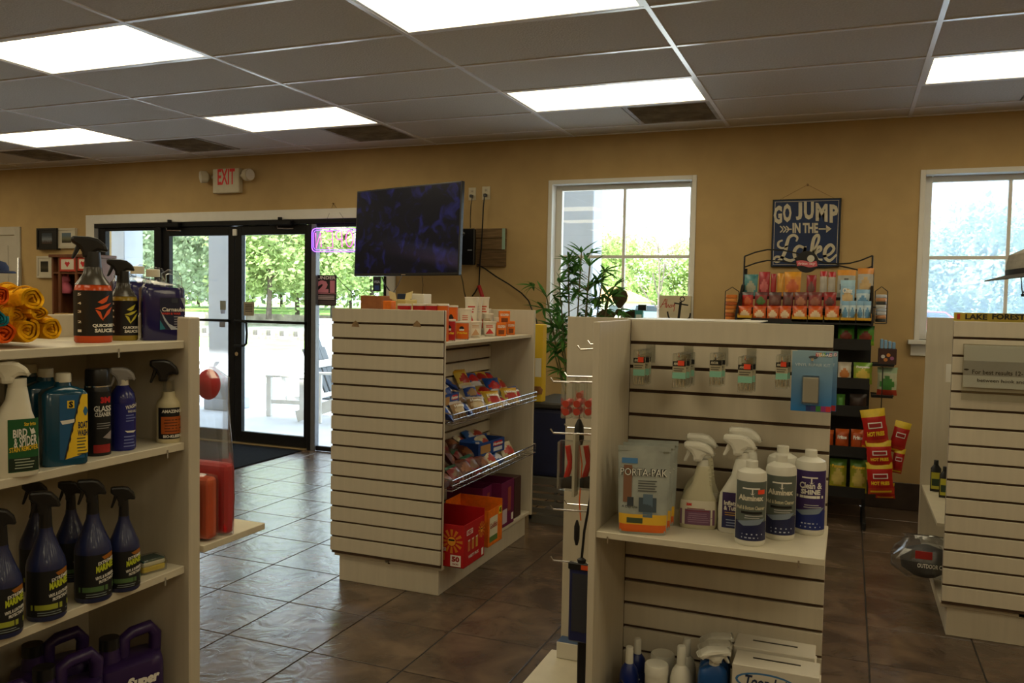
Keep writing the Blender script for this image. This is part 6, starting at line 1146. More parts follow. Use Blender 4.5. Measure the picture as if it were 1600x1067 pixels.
def alum(px, py, kind, lab, back=0, st=False):
    p = Prod('cleaner_bottle', lab, 'bottle', px, py, ZS, 47, group='white boat cleaner bottles', back=back); D = px-1171; T = lambda y: py-(854-y); U = lambda x: D+x
    p.body('bottle', [(py, .93), (T(851), .99), (T(848), 1), (T(745), 1), (T(739), .92), (T(735), .62), (T(733), .42)], M_WB); cap_at(p, 'cap', px, 19, T(722), T(735), M_WB)
    c1, c2 = ((88, 96, 90), (24, 30, 70)) if kind == 'a' else ((54, 36, 92), (24, 40, 110))
    L = p.label('label', U(1149), U(1193.5), T(752), T(845), plain(*c1), 14); L.band(U(1149), U(1193.5), T(815), T(845), plain(*c2), nu=12).poly([(U(1151), T(816)), (U(1170), T(812)), (U(1192), T(810)), (U(1185), T(819)), (U(1160), T(822))], plain(120, 134, 150))
    L.ribbon = None; q = U(1173); L.poly([(q-1, T(764)), (q+1, T(764)), (q+1, T(772)), (q-1, T(772))], WHITE).poly([(q-4, T(769)), (q, T(772.5)), (q+4, T(769)), (q, T(774))], WHITE).lines(U(1158), U(1188), T(761), T(764.5), 1, WHITE, .6)
    if kind == 'a': L.text('Aluminex', U(1153), U(1189), T(773), T(782), plain(214, 208, 188), .04).text('Hull & Bottom Cleaner', U(1151), U(1191), T(790), T(796), plain(206, 200, 170), .02).band(U(1157), U(1188), T(799), T(803), BLACK)
    else: L.text('Clean &', U(1156), U(1188), T(770), T(780), WHITE, .03).text('SHINE', U(1158), U(1186), T(781), T(789), WHITE, .05).band(U(1152), U(1190), T(791), T(795), WHITE)
    L.lines(U(1162), U(1190), T(804), T(811), 2, plain(180, 180, 180)).lines(U(1158), U(1190), T(832), T(843), 2, plain(170, 176, 200)); L.done()
    if st: MB().patch(p.S, U(1181), U(1190), T(771), T(764), RSK, .002, 4).build('price_sticker', p.t)
alum(1171, 854, 'a', 'white bottle with grey label and red sticker, frontmost on shelf', st=True); alum(1217, 845, 'a', 'white bottle with grey label, right of the frontmost one'); alum(1219, 832, 'a', 'white bottle half hidden behind the second grey label bottle', .012); alum(1263, 837, 'b', 'white bottle with violet label at the right end of shelf')

# lower deck of the pinwheel
def low(px, ytop, y, z=ZD+.0005):                                   # foot row for a thing whose top shows at ytop, standing at depth y
    P = at_y(px, ytop, y); return ytop+(P.z-z)/mpp(P)
def lowb(px, ytop, w, y, body, cap, lab, label=None):
    py = low(px, ytop, y); p = Prod('cleaner_bottle', lab, 'bottle', px, py, ZD+.0005, w, back=-w*.0); h = py-ytop
    p.body('bottle', [(py, .94), (py-3, 1), (ytop+h*.30, 1), (ytop+h*.22, .8), (ytop+h*.17, .45)], body); p.body('cap', [(ytop+h*.17, .42), (ytop+2, .40), (ytop, .34)], cap)
    if label: L = p.label('label', px-w*.42, px+w*.42, ytop+h*.36, py-h*.08, plain(*label), 8); L.band(px-w*.42, px+w*.42, ytop+h*.6, ytop+h*.72, WHITE).lines(px-w*.3, px+w*.3, ytop+h*.4, ytop+h*.55, 3, plain(170, 60, 60) if label[0] > 150 else plain(190, 196, 210)); L.done()
    return p
BB = mat('royal_blue_bottle', C(16, 36, 104), .3, noise=.05, scale=12); lowb(980, 1013, 30, 2.36, BB, M_WB, 'blue bottle with white cap on lower deck, front left', (30, 50, 120)); lowb(993, 1000, 28, 2.46, BB, M_WB, 'blue bottle with white cap on lower deck, behind the front one', (30, 50, 120))
lowb(1060, 1012, 34, 2.34, M_WB, M_WB, 'white bottle with red print and orange sticker on lower deck', (206, 196, 176)); lowb(1069, 1000, 30, 2.45, M_WB, M_WB, 'white bottle at the back of the lower deck')
for (px, yt, y, lab) in ((1022, 1041, 2.33, 'white round jar on the lower deck, front one'), (1032, 1025, 2.44, 'white round jar on the lower deck, behind the front one')):
    py = low(px, yt, y); p = Prod('jar', lab, 'jar', px, py, ZD+.0005, 36, group='white jars on the lower deck'); p.body('jar', [(py, .95), (py-2, 1), (yt+16, 1)], M_WB); p.body('lid', [(yt+16, 1.04), (yt+2, 1.04), (yt, .97)], M_WB)
for k, (px, yt, y) in enumerate(((1109, 1013, 2.33), (1111, 1003, 2.40), (1114, 992, 2.47))):
    py = low(px, yt, y); p = Prod('spray_bottle', 'blue spray bottle with white trigger on lower deck, %s' % ('front', 'middle', 'rear')[k], 'spray bottle', px, py, ZD+.0005, 46, dr=.5, n=3, group='blue sprays on the lower deck', turn=rad(10)); p.body('bottle', [(py, .95), (py-3, 1), (yt+45, 1), (yt+34, .9, .9), (yt+26, .4, .6, 2, 2)], mat('blue_spray_plastic', C(20, 70, 130), .3, noise=.05, scale=12)); p.body('collar', [(yt+27, .36, .62, 2, 2), (yt+15, .33, .6, 2, 2)], M_WB); p.trigger(px-23, px+26, yt, yt+21, M_WB, .55, flip=True)
    L = p.label('label', px-19, px+19, yt+52, py-8, plain(18, 40, 84), 6); L.text('MARINE', px-16, px+16, yt+55, yt+61, plain(150, 180, 200), .02); L.done()
def white_box(y, ytop, xl, xr, lab, txt):
    a = at_y(xl, ytop, y); c = at_y(xr, ytop, y); w = c.x-a.x; hh = a.z-ZD; t = thing('kit_box', lab, 'box', ((a.x+c.x)/2, y+.05, ZD+.0005), 0, 'white cleaner kit boxes'); m = mat('white_card_box', C(196, 190, 176), .6, noise=.03, scale=12)
    MB().box(-w/2, w/2, -.05, .05, 0, hh, m).build('box', t, bevel=.002); MB().box(-w*.28, w*.28, .005, .012, hh+.0002, hh+.0012, plain(44, 40, 36)).build('lid_slot', t); MB().box(w*.5, w*.5+.004, -.045, .0, hh*.2, hh*.96, m).build('side_tab', t)
    S = lambda u, v, off: (u, -.05-off, v); b = MB(); b.add([S(-w*.1+w*.36*cos(q*.314), hh-.040+.026*sin(q*.314), .0006) for q in range(20)], [tuple(range(20))], plain(60, 110, 160)); b.add([S(-w*.1+w*.33*cos(q*.314), hh-.040+.021*sin(q*.314), .001) for q in range(20)], [tuple(range(20))], plain(196, 190, 176)); lb = b.build('front_print', t)
    MB().text(S, 'Toon-brite', -w*.36, w*.24, hh-.056, hh-.024, plain(26, 40, 70), .0016, .03, .15).text(S, 'Aluminum Cleaner', -w*.42, w*.3, hh-.084, hh-.07, plain(40, 100, 130), .0012, .02).build('lettering', lb); MB().box(w*.15, w*.34, -.0515, -.0505, hh-.062, hh-.045, RSK).build('price_sticker', t)
white_box(2.31, 1036, 1144, 1281, 'white kit box with blue oval logo, front one', 1); white_box(2.425, 1008, 1146, 1274, 'white kit box behind the front one on lower deck', 1)
P = at_y(975, 1050, 2.30); t = thing('black_pouch', 'black fabric pouch in the left corner of the lower deck', 'pouch', (P.x-.01, 2.31, ZD+.0005)); MB().loft([(0, .05, .03, 3), (.08, .052, .034, 2.6), (.16, .045, .03, 2.4), (.19, .02, .012, 2)], plain(14, 14, 15, .8), 16).build('pouch', t); MB().tube([(-.02, 0, .185), (0, 0, .21), (.02, 0, .185)], .003, M_BPLAS, 5).build('loop', t)

# hooks and packs on the outer side of the left wing
def hook_x(px, py, y, lab):
    P = at_y(px, py, y); L_ = -.66-P.x; t = thing('display_hook', lab, 'hook', (-.66, y, P.z), 0, 'hooks on the left wing'); MB().tube([(0, 0, 0), (-L_+.01, 0, -.006), (-L_, 0, .006)], .0028, M_CHROME, 6).build('wire', t); MB().box(-.003, 0, -.012, .012, -.03, .012, M_CHROME).build('back_plate', t); return P
for k, (py, nm) in enumerate(((543, 'top'), (593, 'second'), (673, 'third'), (792, 'fourth'), (872, 'bottom'))):
    hook_x(902 if k == 0 else 860, py, 2.36, 'chrome hook on the left wing, %s row, near one' % nm)
    if k < 4: hook_x(918 if k == 0 else 882, py-8, 2.66, 'chrome hook on the left wing, %s row, far one' % nm)
RW = mat('red_whistle_plastic', C(214, 44, 40), .35, noise=.05, scale=20)
for k, (px0, y) in enumerate(((876, 2.36), (893, 2.36), (911, 2.36), (897, 2.66))):
    x0, x1, z0, z1 = rect_y(px0, 597, px0+22, 652, y) if k < 3 else rect_y(px0, 590, px0+22, 635, y); t = thing('whistle_pack', 'clear blister of red whistles on the wing, %s' % ('leftmost', 'middle', 'nearest the panel', 'on the far hook')[k], 'blister pack', ((x0+x1)/2, y, z1), 0, 'red whistle packs'); w = x1-x0; h = z1-z0
    MB().box(-.014, .014, -w*.6, w*.6, -h, 0, M_CLEAR).build('blister', t, bevel=.004)
    for j, zz in enumerate((-.60, -.82)): MB().tube([(0, -w*.45, h*zz), (0, w*.1, h*zz), (0, w*.45, h*(zz+.03))], .011, RW, 10).build('whistle', t)
for k, (px0, px1, y) in enumerate(((872, 905, 2.36), (902, 932, 2.40))):
    x0, x1, z0, z1 = rect_y(px0, 690, px1, 764, y); w = x1-x0; h = z1-z0; t = thing('lanyard_pack', 'clear clamshell with red float and black clip, %s' % ('outer one', 'one nearest the panel')[k], 'blister pack', ((x0+x1)/2, y, z1), 0, 'clamshell packs on the wing'); MB().box(-w/2, w/2, -.018, .018, -h, 0, M_CLEAR).build('clamshell', t, bevel=.005); MB().tube([(-.004, 0, -h*.1), (.006, 0, -h*.45), (-.006, 0, -h*.75)], .009, RW, 8).build('red_float', t); MB().loft([(-h*.95, w*.36, .012, 3), (-h*.78, w*.36, .012, 3), (-h*.72, w*.2, .008, 2)], BLACK, 12).build('black_clip', t); MB().box(w*.28, w*.40, -.02, .02, -h*1.1, h*.16, plain(176, 170, 150)).build('back_card', t)
t = thing('key_float', 'black key float on an orange cord hanging between the packs', 'float', at_y(905, 665, 2.5)); MB().loft([(-.06, .012, .012), (-.04, .016, .016), (0, .014, .014), (.02, .005, .005)], BLACK, 12).build('float', t); MB().tube([(0, 0, -.05), (.012, 0, -.12), (.006, 0, -.24), (.012, 0, -.30)], .0022, ORANGE, 5).build('cord', t); MB().loft([(-.38, .004, .004), (-.36, .009, .009), (-.32, .009, .009), (-.30, .003, .003)], BLACK, 10).build('clip', t); MB().tube([(0, 0, .02), (.0, .0, .05)], .002, M_BPLAS, 5).build('loop', t)
x0, x1, z0, z1 = rect_y(888, 884, 927, 1000, 2.36); w = x1-x0; h = z1-z0; t = thing('phone_pouch', 'blue waterproof phone pouch with black strap on bottom wing hook', 'pouch', ((x0+x1)/2, 2.36, z1), 0)
MB().box(-w/2, w/2, -.006, .006, -h, -.012, plain(34, 40, 84, .35)).build('pouch', t, bevel=.004); MB().box(-w*.36, w*.30, -.0075, -.006, -h*.86, -h*.12, plain(56, 58, 66, .2)).build('window', t); MB().box(-w*.55, w*.5, -.009, .009, -.018, .004, BLACK).build('clamp', t, bevel=.003); MB().box(w*.02, w*.36, -.0105, -.009, -.014, 0, plain(210, 80, 36)).build('orange_tag', t); MB().loft([(.004, .012, .009), (.014, .014, .01), (.02, .005, .005)], BLACK, 10).build('buckle', t); MB().tube([(0, 0, .02), (.006, 0, .10), (.022, 0, .20), (.026, 0, .27)], .004, BLACK, 6).build('neck_strap', t)
x0, x1, z0, z1 = rect_y(893, 990, 926, 1067, 2.33); t = thing('phone_pouch', 'black waterproof pouch hanging lowest below the blue one', 'pouch', ((x0+x1)/2, 2.385, z1+.02), 0); w = x1-x0; MB().box(-w/2, w/2, -.006, .006, -.24, 0, plain(16, 16, 18, .4)).build('pouch', t, bevel=.004); MB().box(-w*.4, w*.4, -.0072, -.006, -.2, -.04, plain(28, 28, 32, .25)).build('window', t); MB().tube([(0, .01, 0), (0, .012, .1), (.006, .01, .2)], .003, BLACK, 5).build('neck_strap', t)
P = at_z(884, 1028, ZD); t = thing('white_box', 'small white box with blue patterned top on the wing deck', 'box', (-.905, 2.865, ZD+.0005)); MB().box(-.04, .1, -.03, .03, 0, .06, plain(205, 200, 186)).build('box', t, bevel=.002); MB().box(-.038, .098, -.028, .028, .06, .0612, plain(60, 84, 120)).build('patterned_top', t)
tag(MB().box(-.655, -.25, 2.605, 2.90, TOP+.0005, TOP+.0035, M_TRIM).build('top_cover', bevel=.001), 'thin white cover board lying on the pinwheel gondola top', 'board')

# ------------------------------------------------------------ right gondola things
t = thing('sign_holder', 'clear acrylic holder with printed paper on right gondola', 'sign', (.55, 3.99, 1.04)); x0, x1, z0, z1 = rect_y(1505, 537, 1640, 626, 3.985); x0 = .452; x1 = .80; z0, z1 = 1.04, 1.277
MB().box(x0, x1, 3.982, 3.985, z0, z1, M_CLEAR).build('acrylic_front', t, world=True); MB().box(x0+.004, x1-.004, 3.986, 3.9875, z0+.055, z1-.004, plain(226, 224, 214)).build('paper', t, world=True); MB().box(x0+.004, x1-.004, 3.9855, 3.9862, z0+.105, z1-.07, plain(176, 174, 168)).build('grey_band', t, world=True); MB().box(x0, x1, 3.988, 3.999, z1-.006, z1, M_CLEAR).build('hanger_lip', t, world=True)
S = flat_xz(0, 3.9855, 0); P = at_y(1519, 582, 3.985); q = at_y(1519, 588, 3.985); MB().text(S, 'For best results 12-14 inches', P.x, P.x+.275, P.z-.006, P.z+.013, BLACK, .0012, .01).text(S, 'between hook and weight', P.x+.02, P.x+.265, P.z-.042, P.z-.024, BLACK, .0012, .01).poly(S, [(P.x-.024+.010*cos(a*.6)+.002, P.z+.012+.004*sin(a*.6)) for a in range(10)], BLACK, .0006).build('lettering', t, world=True)
x0, x1, z0, z1 = rect_y(1490, 489, 1640, 505, 4.5); t = thing('lake_plate', 'yellow street style plate with lake lettering on right gondola top', 'sign', ((x0+x1)/2, 4.5, TOP)); z0 = 1.361; z1 = at_y(1490, 488, 4.5).z
MB().box(x0, x1, 4.5, 4.504, z0, z1, plain(190, 166, 60)).build('plate', t, bevel=.001, world=True); a = at_y(1508, 499, 4.5); c = at_y(1543, 491, 4.5); a2 = at_y(1550, 499, 4.5); c2 = at_y(1602, 491, 4.5); MB().text(flat_xz(0, 4.5, 0), 'LAKE', a.x, c.x, a.z, c.z, plain(44, 40, 30), .0008, .04).text(flat_xz(0, 4.5, 0), 'FOREST', a2.x, c2.x, a2.z, c2.z, plain(44, 40, 30), .0008, .04).patch(flat_xz(0, 4.5, 0), at_y(1495, 499, 4.5).x, at_y(1500, 499, 4.5).x, a.z, c.z, plain(180, 50, 36), .0008, 1).build('lettering', t, world=True)
MB().box(x0+.02, x0+.05, 4.504, 4.52, z0, z1-.01, M_CHROME).box(x1-.06, x1-.03, 4.504, 4.52, z0, z1-.01, M_CHROME).build('stand_clip', t, world=True)
# hat on a rack at the right edge
P = at_y(1592, 428, 4.3); t = thing('brimmed_hat', 'grey brimmed hat with chin cord at the right edge', 'hat', (P.x+.09, 4.36, TOP)); M_HAT = mat('grey_hat_cloth', C(78, 76, 74), .9, noise=.15, scale=50); hz = P.z-TOP
MB().loft([(hz-.005, .19, .17, 2), (hz+.0, .185, .165, 2), (hz+.012, .10, .095, 2)], M_HAT, 24).move(Matrix.Rotation(rad(-8), 4, 'Y')).build('brim', t); MB().loft([(hz+.008, .10, .095), (hz+.06, .095, .09), (hz+.10, .08, .075), (hz+.12, .02, .02)], mat('pale_hat_cloth', C(150, 146, 138), .9, noise=.1, scale=50), 20).move(Matrix.Rotation(rad(-8), 4, 'Y')).build('crown', t); MB().loft([(hz+.012, .103, .098), (hz+.035, .101, .096)], plain(30, 30, 32), 20, cap=False).move(Matrix.Rotation(rad(-8), 4, 'Y')).build('hat_band', t)
MB().tube([(-.08, -.05, hz-.01), (-.075, -.05, hz-.06), (-.07, -.05, hz-.09)], .0025, BLACK, 5).tube([(-.05, -.05, hz-.01), (-.06, -.05, hz-.06), (-.07, -.05, hz-.09)], .0025, BLACK, 5).build('chin_cord', t); MB().lathe([(.006, hz-.10), (.007, hz-.088)], BLACK, 10, -.07, -.05).build('toggle', t); MB().cyl((0, 0, 0), (0, 0, hz+.03), .01, M_CHROME, 8).build('stand_pole', t); MB().loft([(-.0105, .06, .06), (-.004, .058, .058)], M_BPLAS, 16).build('stand_base', t)
# on the left side of the right gondola
P = at_z(1461, 769, .38); 
for k, (px, py) in enumerate(((1461, 768), (1475, 778))):
    p = Prod('oil_bottle', 'small black bottle with yellow label on right gondola, %s' % ('left one', 'one nearer the slats')[k], 'bottle', px, py, .4305, 15, dr=.6, n=3, group='small black bottles with yellow labels'); p.body('bottle', [(py, 1), (py-36, 1), (py-40, .6), (py-42, .45)], M_BPLAS); cap_at(p, 'cap', px, 7, py-49, py-42, M_BPLAS); L = p.label('label', px-6, px+6, py-30, py-4, plain(176, 170, 50), 4); L.band(px-5, px+5, py-20, py-9, plain(40, 60, 40)); L.done()
P = at_y(1438, 862, 4.30); t = thing('bagged_cap', 'dark cap in a clear plastic bag with red tag on right gondola', 'package', (P.x+.02, 4.28, P.z-.10)); MB().loft([(.0, .05, .05), (.03, .10, .07), (.08, .11, .08), (.12, .08, .06), (.14, .02, .02)], plain(34, 36, 36, .8), 18).build('folded_cap', t)
rr = random.Random(9); vs = []; fs = []; rings = [(-.02, .07, .05), (.03, .14, .09), (.08, .155, .10), (.13, .12, .08), (.17, .09, .03), (.185, .10, .015)]
for z, a, c in rings:
    for q in range(18): an = 2*pi*q/18; s = 1+.10*rr.uniform(-1, 1); vs.append((a*cos(an)*s, c*sin(an)*s, z))
for i in range(len(rings)-1):
    for q in range(18): fs.append((i*18+q, i*18+(q+1) % 18, (i+1)*18+(q+1) % 18, (i+1)*18+q))
MB().add(vs, fs, M_BAG, False).build('bag', t); MB().box(-.05, .02, -.102, -.098, .10, .135, plain(160, 40, 36)).build('red_tag', t); MB().text(lambda u, v, o: (u, -.105-o, v), 'OUTDOOR CAP', -.04, .08, .06, .08, WHITE, .0, .02).build('lettering', t); MB().cyl((.02, .09, .16), (.30, .09, .16), .003, M_CHROME, 6).build('peg', t)
P = at_y(1474, 583, 4.3); t = thing('hook_package', 'small white and red package hanging at the right gondola side', 'package', (.45, 4.18, P.z)); MB().box(-.04, .02, -.003, .003, -.03, .05, WHITE).build('card', t); MB().loft([(-.05, .012, .012), (-.03, .016, .016), (-.012, .006, .006)], RED, 10).build('red_lure', t); MB().tube([(-.03, 0, .045), (.26, 0, .045)], .0025, M_CHROME, 5).build('peg', t)
# ------------------------------------------------------------ snack rack against the back wall
M_RACK = mat('black_rack_steel', (.010, .010, .011), .45, noise=.1, scale=20)
rk = thing('snack_rack', 'black wire snack rack below the blue lake sign', 'rack', (-.28, 6.0, 0))
RX0, RX1 = -.70, .135
def rbar(nm, *pts, r=.007): return MB().tube(pts, r, M_RACK, 6).build(nm, rk, world=True)
for x in (RX0, RX1):
    MB().box(x-.012, x+.012, 6.19, 6.22, 0, 1.68, M_RACK).build('upright', rk, bevel=.002, world=True); MB().box(x-.010, x+.010, 5.72, 6.19, 0, .05, M_RACK).build('foot', rk, bevel=.002, world=True); MB().prism([(5.74, 1.30), (6.19, 1.30), (6.19, 1.58), (6.05, 1.56), (5.74, 1.36)], x-.008, x+.008, M_RACK, 'x').build('side_plate', rk, world=True)
for k, (y0, y1, z, lip) in enumerate(((5.74, 5.87, 1.318, .045), (5.87, 6.00, 1.40, .02), (6.00, 6.16, 1.475, .02))): MB().box(RX0, RX1, y0, y1, z-.012, z, M_RACK).box(RX0, RX1, y0-.004, y0, z-.012, z+lip*.4, M_RACK).build('display_tier', rk, world=True)
SHZ = (1.205, .955, .775, .51, .245)
for z in SHZ: MB().box(RX0, RX1, 5.80, 6.19, z-.05, z-.03, M_RACK).box(RX0, RX1, 5.796, 5.80, z-.06, z+.01, M_RACK).build('shelf', rk, world=True); MB().box(RX0, RX1, 6.17, 6.19, z-.03, z+.18, M_RACK).build('back_wire_panel', rk, world=True)
def RP(X, Y): return at_y(1110+X/4.269, 270+Y/4.269, 6.15)
for Z0 in (0, 72): rbar('arch_wire', *[RP(a, b+Z0) for a, b in ((228, 557), (300, 530), (380, 512), (480, 516), (570, 535), (650, 560), (760, 600-40*(Z0 > 0)), (860, 608-60*(Z0 > 0)), (930, 603-40*(Z0 > 0)), (1000, 585-5*(Z0 > 0)), (1082, 552))], r=.005)
rbar('arch_post', RP(228, 557), RP(222, 760), r=.006); rbar('arch_post', RP(1082, 552), RP(1075, 760), r=.006)
dc = RP(645, 595); lg_ = MB().lathe([(.072, 0), (.075, .004), (.075, .010), (.072, .014)], M_RACK, 28); lg_.move(Matrix.Translation((dc.x, 6.13, dc.z)) @ Matrix.Rotation(rad(90), 4, 'X')); disc = lg_.build('round_logo', rk, world=True)
SD = flat_xz(dc.x, 6.115, dc.z); b = MB(); b.add([SD(.025+.024*cos(q*.45), .022+.024*sin(q*.45), .0006) for q in range(14)], [tuple(range(14))], plain(200, 196, 180)); b.ribbon(SD, [(-.066, -.012), (-.03, -.008), (.02, -.02), (.066, -.012)], .036, plain(200, 96, 104), .001); b.text(SD, 'frito lay', -.055, .055, -.026, -.004, plain(225, 200, 200), .0016, .02); b.build('logo_print', disc, world=True)
TRAY = plain(206, 158, 40, .5)
def z_of(t): return (1.3185, 1.4005, 1.4755)[t]
GB = 'snack bags on the top tiers of the rack'
def rbag(tier, px, py0, py1, cols, lab, text=None, y=None, th=.035, tc=None, cat='snack bag'):
    Y = y or (5.78, 5.91, 6.05)[tier]; x0, x1, z0, z1 = rect_y(px[0], py0, px[1], py1, Y); z0 = z_of(tier); bag('snack_bag', lab, cat, ((x0+x1)/2, Y+.02, z0), x1-x0, max(.03, z1-z0), th, cols, text=text, tcol=tc, group=GB, seed=int(px[0]), lean=rad(-8))
OR = ((200, 96, 36), (176, 70, 24), (186, 84, 30), (222, 196, 160)); nth = ('first', 'second', 'third', 'fourth', 'fifth', 'sixth', 'seventh')
for k, c in enumerate(((1163, 11), (1186, 11), (1207, 10), (1226, 10), (1249, 12), (1274, 12), (1300, 12))):
    rbag(0, (c[0]-c[1], c[0]+c[1]), 478, 499, OR, 'orange bun snack bag, %s from the left on the lowest tier' % nth[k], None)
    x0, x1, z0, z1 = rect_y(c[0]-c[1], 488, c[0]+c[1], 500, 5.742); 
    if k in (0, 4, 5, 6): tag(MB().box(x0, x1, 5.736, 5.739, 1.3185, 1.352, TRAY).box(x0, x0+.002, 5.739, 5.835, 1.3185, 1.362, TRAY).box(x1-.002, x1, 5.739, 5.835, 1.3185, 1.362, TRAY).box(x0, x1, 5.833, 5.835, 1.3185, 1.362, TRAY).build('shelf_tray'), 'yellow card tray around the %s orange bag of lowest tier' % nth[k], 'tray', 'yellow card trays')
BW = ((176, 196, 206), (120, 160, 190), (196, 200, 196), (90, 140, 180))
for k, (a, c) in enumerate(((1314, 1327), (1326, 1338), (1338, 1350), (1349, 1362))): rbag(0, (a, c), 470, 497, BW, 'pale blue snack stick pack, %s in the lowest tier right corner' % nth[k], None, th=.02)
for k, (a, c) in enumerate(((1313, 1337), (1338, 1362))): x0, x1, z0, z1 = rect_y(a, 488, c, 500, 5.742); tag(MB().box(x0, x1, 5.736, 5.739, 1.3185, 1.352, TRAY).box(x0, x0+.002, 5.739, 5.835, 1.3185, 1.38, TRAY).box(x1-.002, x1, 5.739, 5.835, 1.3185, 1.38, TRAY).build('shelf_tray'), 'yellow card tray of pale blue sticks, %s' % ('left one', 'right one at the rack end')[k], 'tray', 'yellow card trays')
RC = [((170, 40, 36), (90, 80, 80), (206, 70, 36), (200, 90, 40)), ((130, 40, 40), (90, 50, 50), (150, 30, 34), (70, 110, 50)), ((96, 50, 46), (80, 60, 60), (120, 36, 34), (110, 70, 60)), ((100, 46, 46), (90, 60, 60), (130, 30, 32), (96, 64, 56)), ((120, 56, 50), (110, 70, 66), (140, 40, 36), (170, 110, 80)), ((130, 50, 46), (110, 60, 56), (150, 36, 34), (150, 90, 70)), ((150, 40, 40), (130, 40, 40), (110, 36, 36), (90, 50, 46))]
for k, a in enumerate(((1158, 1177), (1178, 1199), (1200, 1221), (1222, 1240), (1240, 1262), (1262, 1285), (1286, 1307))): rbag(1, a, 456, 478, RC[k], 'dark red candy bag, %s from the left on middle tier' % nth[k], None)
rbag(1, (1312, 1337), 437, 470, ((140, 176, 200), (150, 186, 204), (176, 190, 196), (200, 170, 120)), 'light blue snack bag at the right of the middle tier', 'Chex'); rbag(1, (1337, 1360), 452, 474, BW, 'smaller light blue bag at the right end of middle tier')
for k, (a, y0, cols, lab) in enumerate((((1161, 1184), 428, ((70, 130, 134), (60, 120, 126), (90, 150, 150), (150, 150, 130)), 'teal bag at the left end of the top tier'), ((1184, 1203), 424, ((150, 34, 44), (160, 40, 50), (130, 30, 38), (186, 90, 90)), 'crimson bag beside the teal one on top tier'), ((1203, 1213), 427, ((160, 40, 44), (150, 36, 40), (140, 34, 38), None), 'narrow crimson bag on the top tier'), ((1213, 1225), 426, ((206, 150, 60), (200, 140, 40), (190, 120, 40), None), 'narrow amber bag on the top tier'), ((1224, 1252), 424, ((206, 132, 40), (214, 150, 40), (190, 110, 36), (190, 90, 40)), 'wide orange bag in the top tier left half'), ((1259, 1276), 429, ((150, 34, 40), (140, 34, 38), (130, 40, 40), (100, 60, 50)), 'red bag below the round logo on top tier'), ((1280, 1293), 423, ((176, 170, 160), (170, 34, 44), (150, 40, 44), None), 'red topped white pack, left one of two'), ((1293, 1306), 424, ((176, 170, 160), (170, 34, 44), (150, 40, 44), None), 'red topped white pack, right one of two'), ((1307, 1338), 421, ((160, 160, 150), (206, 140, 50), (130, 130, 124), (90, 84, 76)), 'grey trail mix bag with orange top at right'), ((1339, 1366), 418, ((170, 166, 156), (200, 130, 50), (70, 74, 84), (190, 160, 110)), 'white and orange bag at the right end of top tier'))): rbag(2, a, y0, 458, cols, lab)
# wire columns of round snacks on both sides
def column_stack(px0, px1, ptop, pbot, cols, lab, Y=5.85, n=7):
    a = at_y((px0+px1)/2, pbot, Y); c = at_y((px0+px1)/2, ptop, Y); r = (px1-px0)/2*mpp(a)*.82; t = thing('snack_tube_holder', lab, 'holder', (a.x, Y, a.z)); hh = c.z-a.z
    for s in (-1, 1): MB().tube([(s*r*1.15, .02, -.01), (s*r*1.15, .02, hh+.02)], .003, M_RACK, 5).build('wire', t)
    MB().tube([(-r*1.15, .02, hh+.02), (0, .02, hh+.05), (r*1.15, .02, hh+.02)], .003, M_RACK, 5).build('wire', t); MB().box(-r, r, -.02, .06, -.012, -.008, M_RACK).build('tray', t)
    for k in range(n): z0 = hh*k/n; MB().loft([(z0, r*.9, r*.8), (z0+.004, r, r*.9), (z0+hh/n*.85, r, r*.9), (z0+hh/n*.95, r*.85, r*.75)], plain(*cols[k % len(cols)], .3), 14).build('snack_tub', t)
    g = MB().box(-r, RX0-a.x if a.x < 0 else r, .0, .01, hh*.5, hh*.5+.01, M_RACK) if a.x < 0 else MB().box(RX1-a.x, r, .0, .01, hh*.5, hh*.5+.01, M_RACK); g.build('bracket', t)
column_stack(1131, 1153, 460, 500, ((206, 120, 50), (176, 90, 40), (214, 140, 70)), 'wire column of orange snack tubs at the rack left side'); column_stack(1366, 1385, 460, 503, ((70, 74, 74), (206, 150, 110), (196, 200, 206), (176, 186, 200), (200, 204, 206)), 'wire column of white snack tubs at the rack right side', n=8)
# lower shelves
def lbag(s, px, Y, cols, lab, text=None, tc=None, th=.06, lean=-6, tz=(.55, .72), grp='chip bags on the lower rack shelves'):
    x0, x1, z0, z1 = rect_y(*px, Y); z0 = SHZ[s]-.0295 if s is not None else z0; bag('chip_bag', lab, 'chip bag', ((x0+x1)/2, Y, z0), x1-x0, z1-z0, th, cols, text=text, tcol=tc, group=grp, seed=int(px[0]+px[1]), lean=rad(lean), tz=tz)
GN = ((70, 130, 40), (30, 96, 36), (120, 160, 40), (120, 40, 26)); lbag(0, (1308, 508, 1336, 541), 5.84, GN, 'bright green bag on the upper rack shelf, left one', None); lbag(0, (1338, 509, 1367, 543), 5.84, GN, 'bright green bag on the upper rack shelf, right one', None)
lbag(0, (1276, 508, 1304, 541), 5.84, GN, 'bright green bag on upper rack shelf, mostly behind the slatwall')
lbag(1, (1308, 566, 1331, 600), 5.84, ((196, 190, 176), (190, 180, 160), (180, 170, 150), (190, 120, 60)), 'white chip bag on the second rack shelf'); lbag(1, (1332, 567, 1364, 606), 5.84, ((150, 170, 50), (110, 150, 50), (130, 150, 40), (206, 180, 80)), 'yellow green chip bag on the second rack shelf', 'Funyuns', WHITE, tz=(.7, .84))
lbag(2, (1306, 616, 1321, 645), 5.84, ((80, 140, 60), (70, 120, 50), (90, 130, 60), None), 'green chip bag on the third rack shelf'); lbag(2, (1326, 616, 1355, 648), 5.84, ((50, 34, 30), (60, 50, 46), (150, 60, 40), None), 'dark chip bag on the third rack shelf')
